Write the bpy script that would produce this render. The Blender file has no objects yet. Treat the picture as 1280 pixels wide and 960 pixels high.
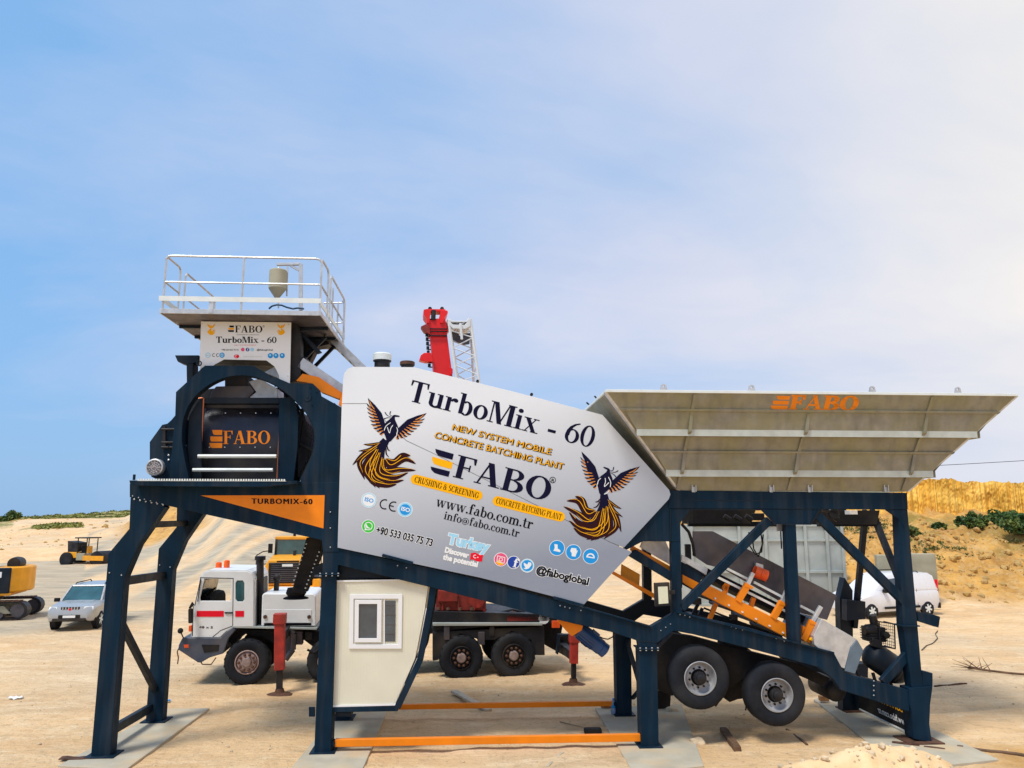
import bpy, bmesh, math, random
from mathutils import Vector, Matrix
from mathutils.geometry import tessellate_polygon
from mathutils import noise as mnoise
R = math.radians
scene = bpy.context.scene
COL = scene.collection

# ------------------------------------------------------------------ camera
FPX, CAMH = 961.0, 4.1
PITCH = math.atan(168 / FPX)
cam_d = bpy.data.cameras.new("camera"); cam = bpy.data.objects.new("camera", cam_d)
COL.objects.link(cam); scene.camera = cam
cam_d.sensor_width = 36; cam_d.lens = 36 * FPX / 1280; cam_d.clip_end = 5000; cam_d.clip_start = .1
cam.location = (0, 0, CAMH); cam.rotation_euler = (math.pi / 2 + PITCH, 0, 0)

# ------------------------------------------------------------------ world, sun, exposure
SUN_EL, SUN_AZ = R(60), R(-138)        # azimuth measured from +Y towards +X
world = bpy.data.worlds.new("World"); scene.world = world; world.use_nodes = True
def build_world():
    nt = world.node_tree; N = nt.nodes; L = nt.links; N.clear()
    def n(t, **k):
        o = N.new(t)
        for a, b in k.items(): setattr(o, a, b)
        return o
    def m(op, a, b=None, c=None, clamp=False):
        o = n('ShaderNodeMath', operation=op, use_clamp=clamp)
        for i, x in enumerate((a, b, c)):
            if x is None: continue
            if isinstance(x, (int, float)): o.inputs[i].default_value = x
            else: L.new(x, o.inputs[i])
        return o.outputs[0]
    def mix(f, a, b):
        o = n('ShaderNodeMix', data_type='RGBA')
        for s, x in ((0, f), (6, a), (7, b)):
            if isinstance(x, tuple): o.inputs[s].default_value = (*x, 1)
            elif isinstance(x, float): o.inputs[s].default_value = x
            else: L.new(x, o.inputs[s])
        return o.outputs[2]
    tc = n('ShaderNodeTexCoord'); sep = n('ShaderNodeSeparateXYZ')
    L.new(tc.outputs['Generated'], sep.inputs[0])
    X, Y, Z = sep.outputs
    # clouds live on a plane overhead: direction / height
    zz = m('ADD', m('MAXIMUM', Z, 0.0), .22)
    px, py = m('DIVIDE', X, zz), m('DIVIDE', Y, zz)
    cv = n('ShaderNodeCombineXYZ'); L.new(px, cv.inputs[0]); L.new(py, cv.inputs[1])
    def noise(scale, det, rough, dist, off):
        mp = n('ShaderNodeMapping'); mp.inputs['Location'].default_value = off; mp.inputs['Scale'].default_value = (1, 1.5, 1)
        L.new(cv.outputs[0], mp.inputs[0])
        o = n('ShaderNodeTexNoise'); o.inputs['Scale'].default_value = scale; o.inputs['Detail'].default_value = det
        o.inputs['Roughness'].default_value = rough; o.inputs['Distortion'].default_value = dist
        L.new(mp.outputs[0], o.inputs[0]); return o.outputs[0]
    n1 = noise(.62, 7, .56, .5, (3.1, 1.7, 0)); n2 = noise(1.1, 6, .55, .5, (7.3, 4.2, 0))
    sky = n('ShaderNodeTexSky'); sky.sky_type = 'NISHITA'; sky.sun_disc = False
    sky.sun_elevation = SUN_EL; sky.sun_rotation = SUN_AZ; sky.dust_density = 1.5; sky.altitude = 200
    skyc = n('ShaderNodeVectorMath', operation='SCALE'); L.new(sky.outputs[0], skyc.inputs[0]); skyc.inputs['Scale'].default_value = .1
    # broken, bright cloud veil, thicker on the sun's side
    side = m('MULTIPLY_ADD', X, 1.25, .60)
    cov = m('ADD', side, m('MULTIPLY', m('SUBTRACT', n1, .5), 2.3), clamp=True)
    cov = m('SMOOTH_MIN', cov, 1.0, .1)
    veil = mix(m('MULTIPLY_ADD', m('SUBTRACT', n2, .5), 1.6, .45, clamp=True), (.38, .44, .60), (.59, .575, .64))
    blue = mix(.75, skyc.outputs[0], (.145, .365, .68))
    c = mix(m('MULTIPLY_ADD', cov, .86, .08), blue, veil)
    # a thinner, brighter bank of cloud to the east
    sd = Vector((math.sin(R(62)) * math.cos(R(24)), math.cos(R(62)) * math.cos(R(24)), math.sin(R(24))))
    dt = n('ShaderNodeVectorMath', operation='DOT_PRODUCT'); L.new(tc.outputs['Generated'], dt.inputs[0]); dt.inputs[1].default_value = sd
    g = m('MULTIPLY', m('POWER', m('MAXIMUM', dt.outputs['Value'], 0.0), 7.0), m('MULTIPLY_ADD', n2, .9, .5))
    c = mix(m('MULTIPLY', g, .95, clamp=True), c, (.86, .78, .60))
    # hazier, duller towards the horizon
    hz = m('POWER', m('SUBTRACT', 1.0, m('ABSOLUTE', Z)), 9.0)
    hcol = mix(m('MULTIPLY_ADD', X, .9, .45, clamp=True), (.23, .36, .54), (.54, .56, .63))
    c = mix(m('MULTIPLY', hz, .75), c, hcol)
    bg = n('ShaderNodeBackground'); L.new(c, bg.inputs[0]); bg.inputs[1].default_value = 1.0
    out = n('ShaderNodeOutputWorld'); L.new(bg.outputs[0], out.inputs[0])
build_world()
sun_d = bpy.data.lights.new("sun", 'SUN'); sun = bpy.data.objects.new("sun", sun_d); COL.objects.link(sun)
sun_d.energy = 2.2; sun_d.angle = R(15); sun_d.color = (1, .95, .86)
sdir = Vector((math.sin(SUN_AZ) * math.cos(SUN_EL), math.cos(SUN_AZ) * math.cos(SUN_EL), math.sin(SUN_EL)))
sun.rotation_euler = sdir.to_track_quat('Z', 'Y').to_euler(); sun.location = (30, -10, 60)
vs = scene.view_settings; vs.view_transform = 'Standard'; vs.look = 'None'; vs.exposure = 0.5; vs.gamma = 1; vs.use_curve_mapping = False
scene.cycles.max_bounces = 6; scene.cycles.diffuse_bounces = 3; scene.cycles.glossy_bounces = 3
scene.cycles.use_denoising = True

# ------------------------------------------------------------------ photograph measurements -> places in the world
GZ = -.05
def ray(u, v):
    x, z = (u - 640) / FPX, (480 - v) / FPX
    c, s = math.cos(PITCH), math.sin(PITCH)
    return Vector((x, c - z * s, s + z * c))
def G(u, v, z=GZ):
    d = ray(u, v); t = (z - CAMH) / d.z
    return Vector((d.x * t, d.y * t, z))
def AT(u, v, Y):
    d = ray(u, v); t = Y / d.y
    return Vector((d.x * t, Y, CAMH + d.z * t))
class Frame:
    """a thing's own axes: x along it, y away from us, z up"""
    def __init__(s, O, yaw):
        s.O = Vector(O); s.yaw = yaw; s.M = Matrix.Rotation(yaw, 3, 'Z'); s.I = s.M.inverted()
    def loc(s, p): return s.I @ (Vector(p) - s.O)
    def P(s, u, v, y=0.0):
        d = s.I @ ray(u, v); o = s.I @ (Vector((0, 0, CAMH)) - s.O)
        t = (y - o.y) / d.y
        return o + d * t
    def X(s, u, v, x):
        d = s.I @ ray(u, v); o = s.I @ (Vector((0, 0, CAMH)) - s.O)
        t = (x - o.x) / d.x
        return o + d * t
    def g(s, u, v, z=0.0): return s.loc(G(u, v, z))

# ------------------------------------------------------------------ mesh building
ICO_V, ICO_F = [], []
def _ico():
    b = bmesh.new(); bmesh.ops.create_icosphere(b, subdivisions=1, radius=1)
    ICO_V.extend(v.co.copy() for v in b.verts); ICO_F.extend([v.index for v in f.verts] for f in b.faces); b.free()
_ico()
class MB:
    def __init__(s): s.v = []; s.f = []
    def add(s, vs, fs):
        o = len(s.v); s.v.extend(tuple(p) for p in vs); s.f.extend([i + o for i in f] for f in fs); return s
    def obox(s, c, a, b, d):
        c, a, b, d = map(Vector, (c, a, b, d)); P = []
        for i in (-1, 1):
            for j in (-1, 1):
                for k in (-1, 1): P.append(c + a * i + b * j + d * k)
        return s.add(P, [(0, 1, 3, 2), (4, 6, 7, 5), (0, 4, 5, 1), (2, 3, 7, 6), (0, 2, 6, 4), (1, 5, 7, 3)])
    def box(s, x0, x1, y0, y1, z0, z1):
        return s.obox(((x0 + x1) / 2, (y0 + y1) / 2, (z0 + z1) / 2), ((x1 - x0) / 2, 0, 0), (0, (y1 - y0) / 2, 0), (0, 0, (z1 - z0) / 2))
    def beam(s, p, q, w, t, n=(0, 1, 0)):
        p, q, n = Vector(p), Vector(q), Vector(n); d = (q - p); L = d.length; d.normalize()
        a = d.cross(n).normalized(); b = a.cross(d).normalized()
        return s.obox((p + q) / 2, d * L / 2, a * w / 2, b * t / 2)
    def ibeam(s, p, q, w, t, n=(0, 1, 0), fl=.02):
        """an open C or I profile: web and two flanges"""
        p, q, n = Vector(p), Vector(q), Vector(n); d = (q - p).normalized()
        a = d.cross(n).normalized(); b = a.cross(d).normalized()
        s.beam(p, q, w - 2 * fl, fl, n)
        s.beam(p + a * (w / 2 - fl / 2), q + a * (w / 2 - fl / 2), fl, t, n)
        s.beam(p - a * (w / 2 - fl / 2), q - a * (w / 2 - fl / 2), fl, t, n)
        return s
    def lathe(s, prof, c, ax=(0, 1, 0), seg=24, ex=1.0, cap=True):
        ax = Vector(ax).normalized(); c = Vector(c)
        e = Vector((0, 0, 1)) if abs(ax.z) < .9 else Vector((1, 0, 0))
        a = ax.cross(e).normalized(); b = ax.cross(a)
        vs, fs = [], []; m = len(prof)
        for i in range(seg):
            t = 2 * math.pi * i / seg
            for r, h in prof: vs.append(c + ax * h + (a * math.cos(t) + b * math.sin(t) * ex) * r)
        for i in range(seg):
            j = (i + 1) % seg
            for k in range(m - 1): fs.append((i * m + k, i * m + k + 1, j * m + k + 1, j * m + k))
        if cap and prof[0][0] > 1e-6: fs.append([i * m for i in range(seg)])
        if cap and prof[-1][0] > 1e-6: fs.append([i * m + m - 1 for i in range(seg)][::-1])
        return s.add(vs, fs)
    def tube(s, p, q, r, seg=8, r2=None):
        p, q = Vector(p), Vector(q); d = q - p
        return s.lathe([(r, 0), (r if r2 is None else r2, d.length)], p, d, seg)
    def path(s, pts, r, seg=6):
        pts = [Vector(p) for p in pts]
        for a, b in zip(pts, pts[1:]):
            if (b - a).length > 1e-5: s.tube(a, b, r, seg)
        return s
    def ball(s, c, r, seg=12, ax=(0, 0, 1)):
        k = 6
        return s.lathe([(max(1e-7, r * math.sin(math.pi * i / k)), -r * math.cos(math.pi * i / k)) for i in range(k + 1)], c, ax, seg)
    def extr(s, poly, vec, holes=()):
        loops = [[Vector(p) for p in poly]] + [[Vector(p) for p in h] for h in holes]
        vec = Vector(vec); flat = [p for l in loops for p in l]; n = len(flat)
        tri = tessellate_polygon(loops); fs = [tuple(t) for t in tri] + [tuple(i + n for i in reversed(t)) for t in tri]
        if len(loops) == 1: fs = [tuple(range(n)), tuple(n + i for i in reversed(range(n)))] if _convex(loops[0]) else fs
        o = 0
        for l in loops:
            m = len(l)
            for i in range(m):
                j = (i + 1) % m; fs.append((o + i, o + j, n + o + j, n + o + i))
            o += m
        return s.add(flat + [p + vec for p in flat], fs)
    def flat(s, poly):
        return s.add(poly, [tuple(range(len(poly)))])
    def rock(s, c, r, seed, squash=(1, 1, .7)):
        rd = random.Random(seed); a = rd.random() * 6
        ca, sa = math.cos(a), math.sin(a); P = []
        for v in ICO_V:
            k = .72 + .5 * rd.random()
            x, y, z = v.x * k * squash[0], v.y * k * squash[1], v.z * k * squash[2]
            P.append((c[0] + r * (x * ca - y * sa), c[1] + r * (x * sa + y * ca), c[2] + r * z))
        return s.add(P, ICO_F)
    def loft(s, rings, cap=True):
        m = len(rings[0]); vs = [p for r in rings for p in r]; fs = []
        for i in range(len(rings) - 1):
            for k in range(m):
                l = (k + 1) % m; fs.append((i * m + k, i * m + l, (i + 1) * m + l, (i + 1) * m + k))
        if cap: fs.append(tuple(range(m))[::-1]); fs.append(tuple((len(rings) - 1) * m + k for k in range(m)))
        return s.add(vs, fs)
    def build(s, name, mat, parent=None, bevel=0.0, smooth=None, label=None, recalc=True, kind=None):
        me = bpy.data.meshes.new(name); me.from_pydata(s.v, [], s.f); me.validate(verbose=False)
        if recalc:
            b = bmesh.new(); b.from_mesh(me); bmesh.ops.recalc_face_normals(b, faces=b.faces[:]); b.to_mesh(me); b.free()
        me.materials.append(mat)
        if smooth is not None:
            me.shade_smooth() if hasattr(me, 'shade_smooth') else None
            me.set_sharp_from_angle(angle=R(smooth))
        o = bpy.data.objects.new(name, me); COL.objects.link(o)
        if parent: o.parent = parent
        if bevel:
            md = o.modifiers.new('edge', 'BEVEL'); md.width = bevel; md.segments = 1; md.limit_method = 'ANGLE'; md.angle_limit = R(40)
        if label: o['label'] = label
        if kind: o['kind'] = kind
        return o
def _convex(l):
    n = len(l); nrm = None
    for i in range(n):
        c = (l[(i + 1) % n] - l[i]).cross(l[(i + 2) % n] - l[(i + 1) % n])
        if nrm is None: nrm = c
        elif c.dot(nrm) < 0: return False
    return True
def thing(name, label, cat, loc=(0, 0, 0), rot=0.0, group=None):
    o = bpy.data.objects.new(name, None); COL.objects.link(o); o.empty_display_size = .3
    o.location = loc; o.rotation_euler = (0, 0, rot); o['label'] = label; o['category'] = cat
    if group: o['group'] = group
    return o
def tag(o, label, cat, group=None):
    o['label'] = label; o['category'] = cat
    if group: o['group'] = group
    return o
def dup(o, loc=None, rotz=None, label=None, parent=None):
    c = o.copy(); COL.objects.link(c)
    if parent is not None: c.parent = parent
    if loc is not None: c.location = loc
    if rotz is not None: c.rotation_euler = (0, 0, rotz)
    if label: c['label'] = label
    for ch in o.children: dup(ch, parent=c)
    return c

# ------------------------------------------------------------------ materials
def mat(name, col, rough=.6, metal=0.0, var=.12, scale=3.0, bump=0.0, bscale=40.0, dirt=None, dirt_amt=.0, spec=.5, coat=0.0, trans=0.0, streak=False, col2=None, var2=.5, s2=1.5):
    m = bpy.data.materials.new(name); m.use_nodes = True; nt = m.node_tree; N, L = nt.nodes, nt.links
    b = N['Principled BSDF']; b.inputs['Roughness'].default_value = rough; b.inputs['Metallic'].default_value = metal
    b.inputs['Specular IOR Level'].default_value = spec; b.inputs['Coat Weight'].default_value = coat
    b.inputs['Transmission Weight'].default_value = trans
    tc = N.new('ShaderNodeTexCoord'); src = tc.outputs['Object']
    def nz(sc, det=5.0, vec=None):
        o = N.new('ShaderNodeTexNoise'); o.inputs['Scale'].default_value = sc; o.inputs['Detail'].default_value = det
        L.new(vec or src, o.inputs[0]); return o.outputs[0]
    def ramp(f, a, b_, c0, c1):
        r = N.new('ShaderNodeMapRange'); r.inputs[1].default_value = a; r.inputs[2].default_value = b_
        r.inputs[3].default_value = c0; r.inputs[4].default_value = c1; L.new(f, r.inputs[0]); return r.outputs[0]
    def mix(f, A, B):
        o = N.new('ShaderNodeMix'); o.data_type = 'RGBA'
        for s_, x in ((0, f), (6, A), (7, B)):
            if isinstance(x, (tuple, list)): o.inputs[s_].default_value = (*x[:3], 1)
            elif isinstance(x, float): o.inputs[s_].default_value = x
            else: L.new(x, o.inputs[s_])
        return o.outputs[2]
    lo = tuple(c * (1 - var) for c in col); hi = tuple(min(1, c * (1 + var)) for c in col)
    c = mix(ramp(nz(scale), .3, .7, 0, 1), lo, hi)
    if col2: c = mix(ramp(nz(s2, 3), .5 - .1, .5 + .12, 0, var2), c, col2)
    if dirt_amt:
        v = src
        if streak:
            mp = N.new('ShaderNodeMapping'); mp.inputs['Scale'].default_value = (6, 6, .5); L.new(src, mp.inputs[0]); v = mp.outputs[0]
        c = mix(ramp(nz(1.3 if not streak else 1.0, 8, v), .46, .75, 0, dirt_amt), c, dirt or (.45, .36, .24))
    L.new(c, b.inputs['Base Color'])
    L.new(ramp(nz(scale * 2.3), .3, .7, max(0, rough - .08), min(1, rough + .1)), b.inputs['Roughness'])
    if bump:
        bp = N.new('ShaderNodeBump'); bp.inputs['Strength'].default_value = bump; bp.inputs['Distance'].default_value = .01
        L.new(nz(bscale, 6), bp.inputs['Height']); L.new(bp.outputs[0], b.inputs['Normal'])
    return m
SAND = (.50, .38, .22)
M = {
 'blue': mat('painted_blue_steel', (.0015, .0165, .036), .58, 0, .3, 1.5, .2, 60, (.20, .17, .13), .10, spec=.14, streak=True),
 'blue2': mat('dark_shaded_blue_steel', (.0014, .009, .020), .5, 0, .2, 2, .1, 60, SAND, .03, spec=.28),  # frame blue with shade of rear and inner parts put in; also dark parts
 'black': mat('black_rubber', (.008, .008, .010), .75, 0, .2, 6, .2, 40, SAND, .06, spec=.25),
 'dark': mat('dark_machine_steel', (.013, .014, .019), .5, .2, .3, 4, .2, 30, SAND, .10, spec=.3),
 'tyre': mat('tyre_rubber', (.010, .012, .017), .8, 0, .2, 4, .25, 70, (.12, .11, .10), .22, spec=.25),
 'orange': mat('orange_paint', (.86, .235, .004), .45, 0, .08, 3, .08, 60, (.40, .16, .03), .10, spec=.3),
 'galv': mat('galvanised_steel', (.56, .57, .58), .42, .55, .16, 7, .10, 50, (.40, .38, .34), .25),
 'hopper': mat('weathered_galvanised_sheet', (.285, .265, .205), .6, .25, .14, 5, .12, 40, (.16, .145, .12), .55, streak=True, col2=(.27, .25, .11), var2=.55, s2=2.2),
 'strip': mat('bright_folded_edge', (.72, .76, .74), .5, .1, .06, 4),
 'flange': mat('lit_flange_edge', (.50, .53, .48), .55, .1, .1, 6, 0, 30, (.35, .33, .26), .4),
 'plate': mat('grey_wear_plate', (.085, .080, .095), .45, .55, .25, 3, .15, 30, (.25, .19, .13), .3),
 'white': mat('white_paint', (.76, .78, .78), .38, 0, .05, 2, 0, 30, (.45, .38, .28), .18),
 'vanwhite': mat('white_car_paint', (.78, .80, .84), .3, 0, .03, 2, dirt=(.5, .42, .3), dirt_amt=.1, coat=.5),
 'silver': mat('silver_car_paint', (.40, .42, .43), .32, .3, .05, 2, dirt=(.5, .42, .3), dirt_amt=.15, coat=.5),
 'red': mat('red_paint', (.80, .006, .006), .4, 0, .08, 2),
 'darkred': mat('worn_red_paint', (.27, .020, .013), .55, 0, .3, 5, .2, 30, (.10, .03, .02), .6),
 'cream': mat('cream_sandwich_panel', (.74, .71, .565), .5, 0, .04, 1.5, 0, 30, (.5, .45, .3), .12),
 'pvc': mat('white_pvc', (.80, .80, .80), .35, 0, .02),
 'glass': mat('dark_window_glass', (.05, .07, .09), .08, 0, .3, 3, spec=.9),
 'teal': mat('tinted_glass', (.03, .095, .11), .07, 0, .3, 2, spec=.9),
 'concrete': mat('pad_concrete', (.46, .42, .33), .9, 0, .15, 2, .5, 30, (.58, .43, .25), .95, spec=.2),
 'oldconc': mat('old_concrete', (.36, .34, .25), .85, 0, .2, 1, .4, 20, (.2, .2, .12), .5),
 'bin': mat('bare_steel_formwork', (.40, .44, .42), .5, .35, .2, .8, .1, 20, (.55, .55, .5), .45),
 'yellow': mat('yellow_machine_paint', (.84, .36, .008), .5, 0, .12, 2, .1, 40, (.35, .25, .12), .25),
 'wood': mat('weathered_wood', (.28, .20, .12), .8, 0, .3, 8, .5, 50),
 'darkwood': mat('dark_timber', (.13, .07, .035), .8, 0, .4, 10, .6, 50),
 'paleplank': mat('dry_plank', (.50, .43, .32), .8, 0, .2, 8, .4, 50),
 'stone': mat('limestone', (.60, .47, .31), .9, 0, .35, 5, .6, 25),
 'brick': mat('brown_block', (.42, .20, .08), .8, 0, .3, 8, .3, 30),
 'navy': mat('print_navy', (.004, .004, .026), .5, 0, .02, spec=.12),
 'ink': mat('print_black', (.003, .003, .005), .5, 0, .02, spec=.12),
 'maroon': mat('print_maroon', (.030, .005, .007), .5, 0, .02, spec=.12),
 'gold': mat('print_gold', (.98, .47, .004), .5, 0, .02, spec=.12),
 'copper': mat('print_copper', (.72, .27, .05), .5, 0, .02, spec=.12),
 'pwhite': mat('print_white', (.82, .84, .85), .5, 0, .02, spec=.12),
 'pblue': mat('print_blue', (.02, .30, .72), .5, 0, .02, spec=.12),
 'plight': mat('print_pale_blue', (.35, .68, .88), .5, 0, .02, spec=.12),
 'pgreen': mat('print_green', (.06, .55, .06), .5, 0, .02, spec=.12),
 'pred': mat('print_red', (.80, .01, .03), .5, 0, .02, spec=.12),
 'ppink': mat('print_pink', (.80, .10, .22), .5, 0, .02, spec=.12),
 'fblue': mat('print_royal_blue', (.02, .06, .35), .5, 0, .02, spec=.12),
 'pgrey': mat('print_pale_gold', (.62, .60, .48), .5, 0, .02, spec=.12),
 'motorblue': mat('blue_motor_paint', (.008, .05, .16), .4, 0, .2, 3, .1, 50),
 'vibrator': mat('vibrator_orange_red', (.78, .09, .008), .45, 0, .2, 6, .1, 40),
 'copperrod': mat('copper_rod', (.50, .16, .07), .4, .5, .1),
 'lamp': mat('flood_lamp_glass', (.70, .70, .52), .3, 0, .05),
 'beacon': mat('orange_beacon', (.95, .12, .01), .25, 0, .1),
 'rust': mat('rusty_iron', (.10, .045, .025), .85, .1, .4, 9, .5, 40),
 'leafA': mat('bush_leaf_dark', (.030, .085, .014), .7, 0, .5, 2, col2=(.15, .19, .035), var2=.8, s2=1.1),
 'leafB': mat('weed_leaf_olive', (.11, .13, .022), .7, 0, .4, 2, col2=(.05, .085, .015), var2=.7, s2=2),
 'leafC': mat('hillside_scrub_olive', (.26, .27, .06), .8, 0, .4, .3, col2=(.10, .13, .03), var2=.8, s2=.25),
 'plastic': mat('bottle_plastic', (.35, .50, .75), .15, 0, .2, trans=.4),
}
# sheet of the big printed panels: base colour runs from silver-white to blue grey downwards
def graded_sheet(name, z0, z1, top, bot, rough=.42, metal=.12, slope=0.0):
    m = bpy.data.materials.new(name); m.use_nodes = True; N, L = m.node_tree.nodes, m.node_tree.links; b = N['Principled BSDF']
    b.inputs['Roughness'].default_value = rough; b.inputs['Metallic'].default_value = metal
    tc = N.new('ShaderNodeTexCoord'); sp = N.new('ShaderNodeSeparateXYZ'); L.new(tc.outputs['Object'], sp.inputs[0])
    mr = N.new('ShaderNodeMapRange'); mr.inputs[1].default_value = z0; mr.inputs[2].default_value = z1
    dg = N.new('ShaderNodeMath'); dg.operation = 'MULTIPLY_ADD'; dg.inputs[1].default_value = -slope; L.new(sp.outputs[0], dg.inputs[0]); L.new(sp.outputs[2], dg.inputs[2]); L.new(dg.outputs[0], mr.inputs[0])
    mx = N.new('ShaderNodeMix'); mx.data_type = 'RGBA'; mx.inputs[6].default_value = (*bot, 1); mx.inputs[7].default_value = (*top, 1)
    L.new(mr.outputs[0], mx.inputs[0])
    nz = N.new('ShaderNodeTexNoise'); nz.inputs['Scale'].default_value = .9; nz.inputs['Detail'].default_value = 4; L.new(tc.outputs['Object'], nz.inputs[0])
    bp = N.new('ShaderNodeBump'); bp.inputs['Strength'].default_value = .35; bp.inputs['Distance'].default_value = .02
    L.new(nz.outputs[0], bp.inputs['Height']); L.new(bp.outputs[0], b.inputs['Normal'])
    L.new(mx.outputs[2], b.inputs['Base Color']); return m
# ------------------------------------------------------------------ lettering
# a bold serif face drawn from stems, slabs, diagonals and stressed bowls; cap height 1
def _ring(cx, cy, rx, ry, wx, wy, a0=0, a1=360, n=22):
    P = []; m = max(3, int(n * abs(a1 - a0) / 360))
    for i in range(m):
        q = []
        for k in (i, i + 1):
            t = R(a0 + (a1 - a0) * k / m); c, s = math.cos(t), math.sin(t)
            q.append(((cx + rx * c, cy + ry * s), (cx + (rx - wx) * c, cy + (ry - wy) * s)))
        P.append([q[0][0], q[1][0], q[1][1], q[0][1]])
    return P
def _b(x0, x1, y0, y1): return [[(x0, y0), (x1, y0), (x1, y1), (x0, y1)]]
def _d(x0, y0, x1, y1, w): return [[(x0 - w / 2, y0), (x0 + w / 2, y0), (x1 + w / 2, y1), (x1 - w / 2, y1)]]
def _stem(x, y0, y1, sb=True, st=True, w=.17, e=.075, t=.042):
    p = _b(x - w / 2, x + w / 2, y0, y1)
    if sb: p += _b(x - w / 2 - e, x + w / 2 + e, y0, y0 + t)
    if st is True: p += _b(x - w / 2 - e, x + w / 2 + e, y1 - t, y1)
    if st == 'l': p += _b(x - w / 2 - e, x, y1 - t, y1)
    return p
TH = .055
def glyph(ch):
    xh = .66
    if ch == ' ': return [], .30
    if ch == 'T': return _stem(.36, 0, 1, True, False) + _b(.02, .70, 1 - TH, 1) + [[(.02, .74), (.06, .74), (.10, 1 - TH), (.02, 1 - TH)], [(.66, .74), (.70, .74), (.70, 1 - TH), (.62, 1 - TH)]], .74
    if ch == 'F': return _stem(.20, 0, 1) + _b(.2, .64, 1 - TH, 1) + [[(.60, .72), (.64, .72), (.64, .96), (.54, .96)]] + _b(.25, .50, .49, .49 + TH) + _b(.46, .50, .38, .66), .70
    if ch == 'E': return _stem(.20, 0, 1) + _b(.2, .66, 1 - TH, 1) + _b(.2, .68, 0, TH) + [[(.60, .74), (.64, .74), (.66, .96), (.54, .96)], [(.54, .04), (.70, .28), (.66, .28), (.52, .05)]] + _b(.25, .50, .49, .49 + TH) + _b(.46, .50, .38, .66), .74
    if ch == 'L': return _stem(.20, 0, 1) + _b(.2, .66, 0, TH) + [[(.54, .04), (.70, .30), (.66, .30), (.50, .05)]], .72
    if ch == 'M': return _stem(.13, 0, 1, True, False, .05, .09) + _b(.02, .2, .96, 1) + _d(.49, 0, .23, 1, .18)[:] + _d(.49, 0, .76, 1, .06) + _stem(.86, 0, 1, True, True, .18, .07), 1.04
    if ch == 'N': return _stem(.13, 0, 1, True, False, .05, .09) + _b(.02, .2, .96, 1) + _d(.68, 0, .20, 1, .19) + _stem(.74, 0, 1, False, True, .05, .09), .88
    if ch == 'A': return _d(.10, 0, .37, 1, .06) + _d(.62, 0, .40, 1, .19) + _b(.18, .56, .30, .30 + TH) + _b(.0, .22, 0, .042) + _b(.46, .80, 0, .042), .80
    if ch in 'BRP':
        p = _stem(.20, 0, 1) + _b(.2, .42, 1 - TH, 1) + _b(.25, .42, .50, .50 + TH)
        p += _ring(.40, .765, .27, .235, .16, TH, -90, 90)
        if ch == 'B': p += _b(.2, .42, 0, TH) + _ring(.40, .265, .32, .265, .17, TH, -90, 90); return p, .78
        if ch == 'R': p += _d(.70, 0, .42, .52, .18) + _b(.62, .84, 0, .042); return p, .82
        return p, .72
    if ch == 'O': return _ring(.40, .5, .39, .515, .18, TH), .82
    if ch == 'C': return _ring(.40, .5, .39, .515, .18, TH, 42, 318) + [[(.64, .68), (.70, .68), (.70, 1), (.63, .86)], [(.63, .14), (.72, .26), (.70, .30), (.60, .14)]], .76
    if ch == 'G': return _ring(.40, .5, .39, .515, .18, TH, 42, 300) + [[(.64, .68), (.70, .68), (.70, 1), (.63, .86)]] + _stem(.66, .08, .48, False, True, .16, .06), .84
    if ch == 'S': return _ring(.29, .745, .25, .27, .13, .08, 30, 255) + _ring(.29, .26, .27, .275, .14, .08, -150, 80) + [[(.19, .62), (.30, .50), (.44, .45), (.28, .60)], [(.20, .52), (.32, .40), (.46, .42), (.2, .62)]], .62
    if ch == 'U': return _stem(.20, .3, 1, False, True) + _stem(.68, .3, 1, False, True, .05, .09) + _ring(.405, .32, .29, .335, .17, .07, 180, 360), .84
    if ch == 'H': return _stem(.20, 0, 1) + _stem(.68, 0, 1) + _b(.25, .62, .47, .47 + TH), .88
    if ch == 'I': return _stem(.2, 0, 1), .40
    if ch == '&': return _ring(.36, .76, .20, .25, .10, .06) + _ring(.32, .26, .28, .275, .14, .06, 60, 330) + _d(.74, 0, .24, .70, .16) + _b(.56, .84, .44, .49) + _d(.56, .12, .70, .46, .05), .88
    if ch == '-': return _b(.06, .36, .24, .37), .42
    if ch == '.': return _ring(.12, .085, .09, .09, .09, .09, n=12), .25
    if ch == '0': return _ring(.28, .5, .27, .51, .13, .05), .58
    if ch == '6': return _ring(.28, .32, .27, .335, .13, .05) + _ring(.56, .32, .55, .68, .15, .05, 100, 180), .58
    # lower case
    if ch == 'u': return _stem(.16, .15, xh, False, 'l', .15) + _stem(.50, 0, xh, False, 'l', .15) + _b(.5, .64, 0, .04) + _ring(.33, .18, .245, .20, .15, .09, 180, 330), .66
    if ch == 'n': return _stem(.16, 0, xh, True, 'l', .15) + _stem(.50, 0, xh - .15, True, False, .15) + _ring(.34, xh - .20, .235, .20, .15, .09, 0, 140), .68
    if ch == 'm': return _stem(.16, 0, xh, True, 'l', .15) + _stem(.48, 0, xh - .15, True, False, .15) + _stem(.80, 0, xh - .15, True, False, .15) + _ring(.33, xh - .20, .225, .20, .15, .09, 0, 140) + _ring(.65, xh - .20, .225, .20, .15, .09, 0, 140), .98
    if ch == 'r': return _stem(.16, 0, xh, True, 'l', .15) + _ring(.40, xh - .20, .18, .20, .09, .09, 80, 170) + _ring(.42, xh - .10, .085, .085, .085, .085, n=12), .52
    if ch == 'b': return _stem(.16, .03, 1, False, 'l', .15) + _ring(.34, .325, .245, .345, .15, .06, -130, 130), .62
    if ch == 'o': return _ring(.29, .325, .275, .345, .15, .055), .58
    if ch == 'c': return _ring(.29, .325, .275, .345, .15, .055, 40, 320) + _ring(.42, .51, .075, .075, .075, .075, n=10), .52
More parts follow.
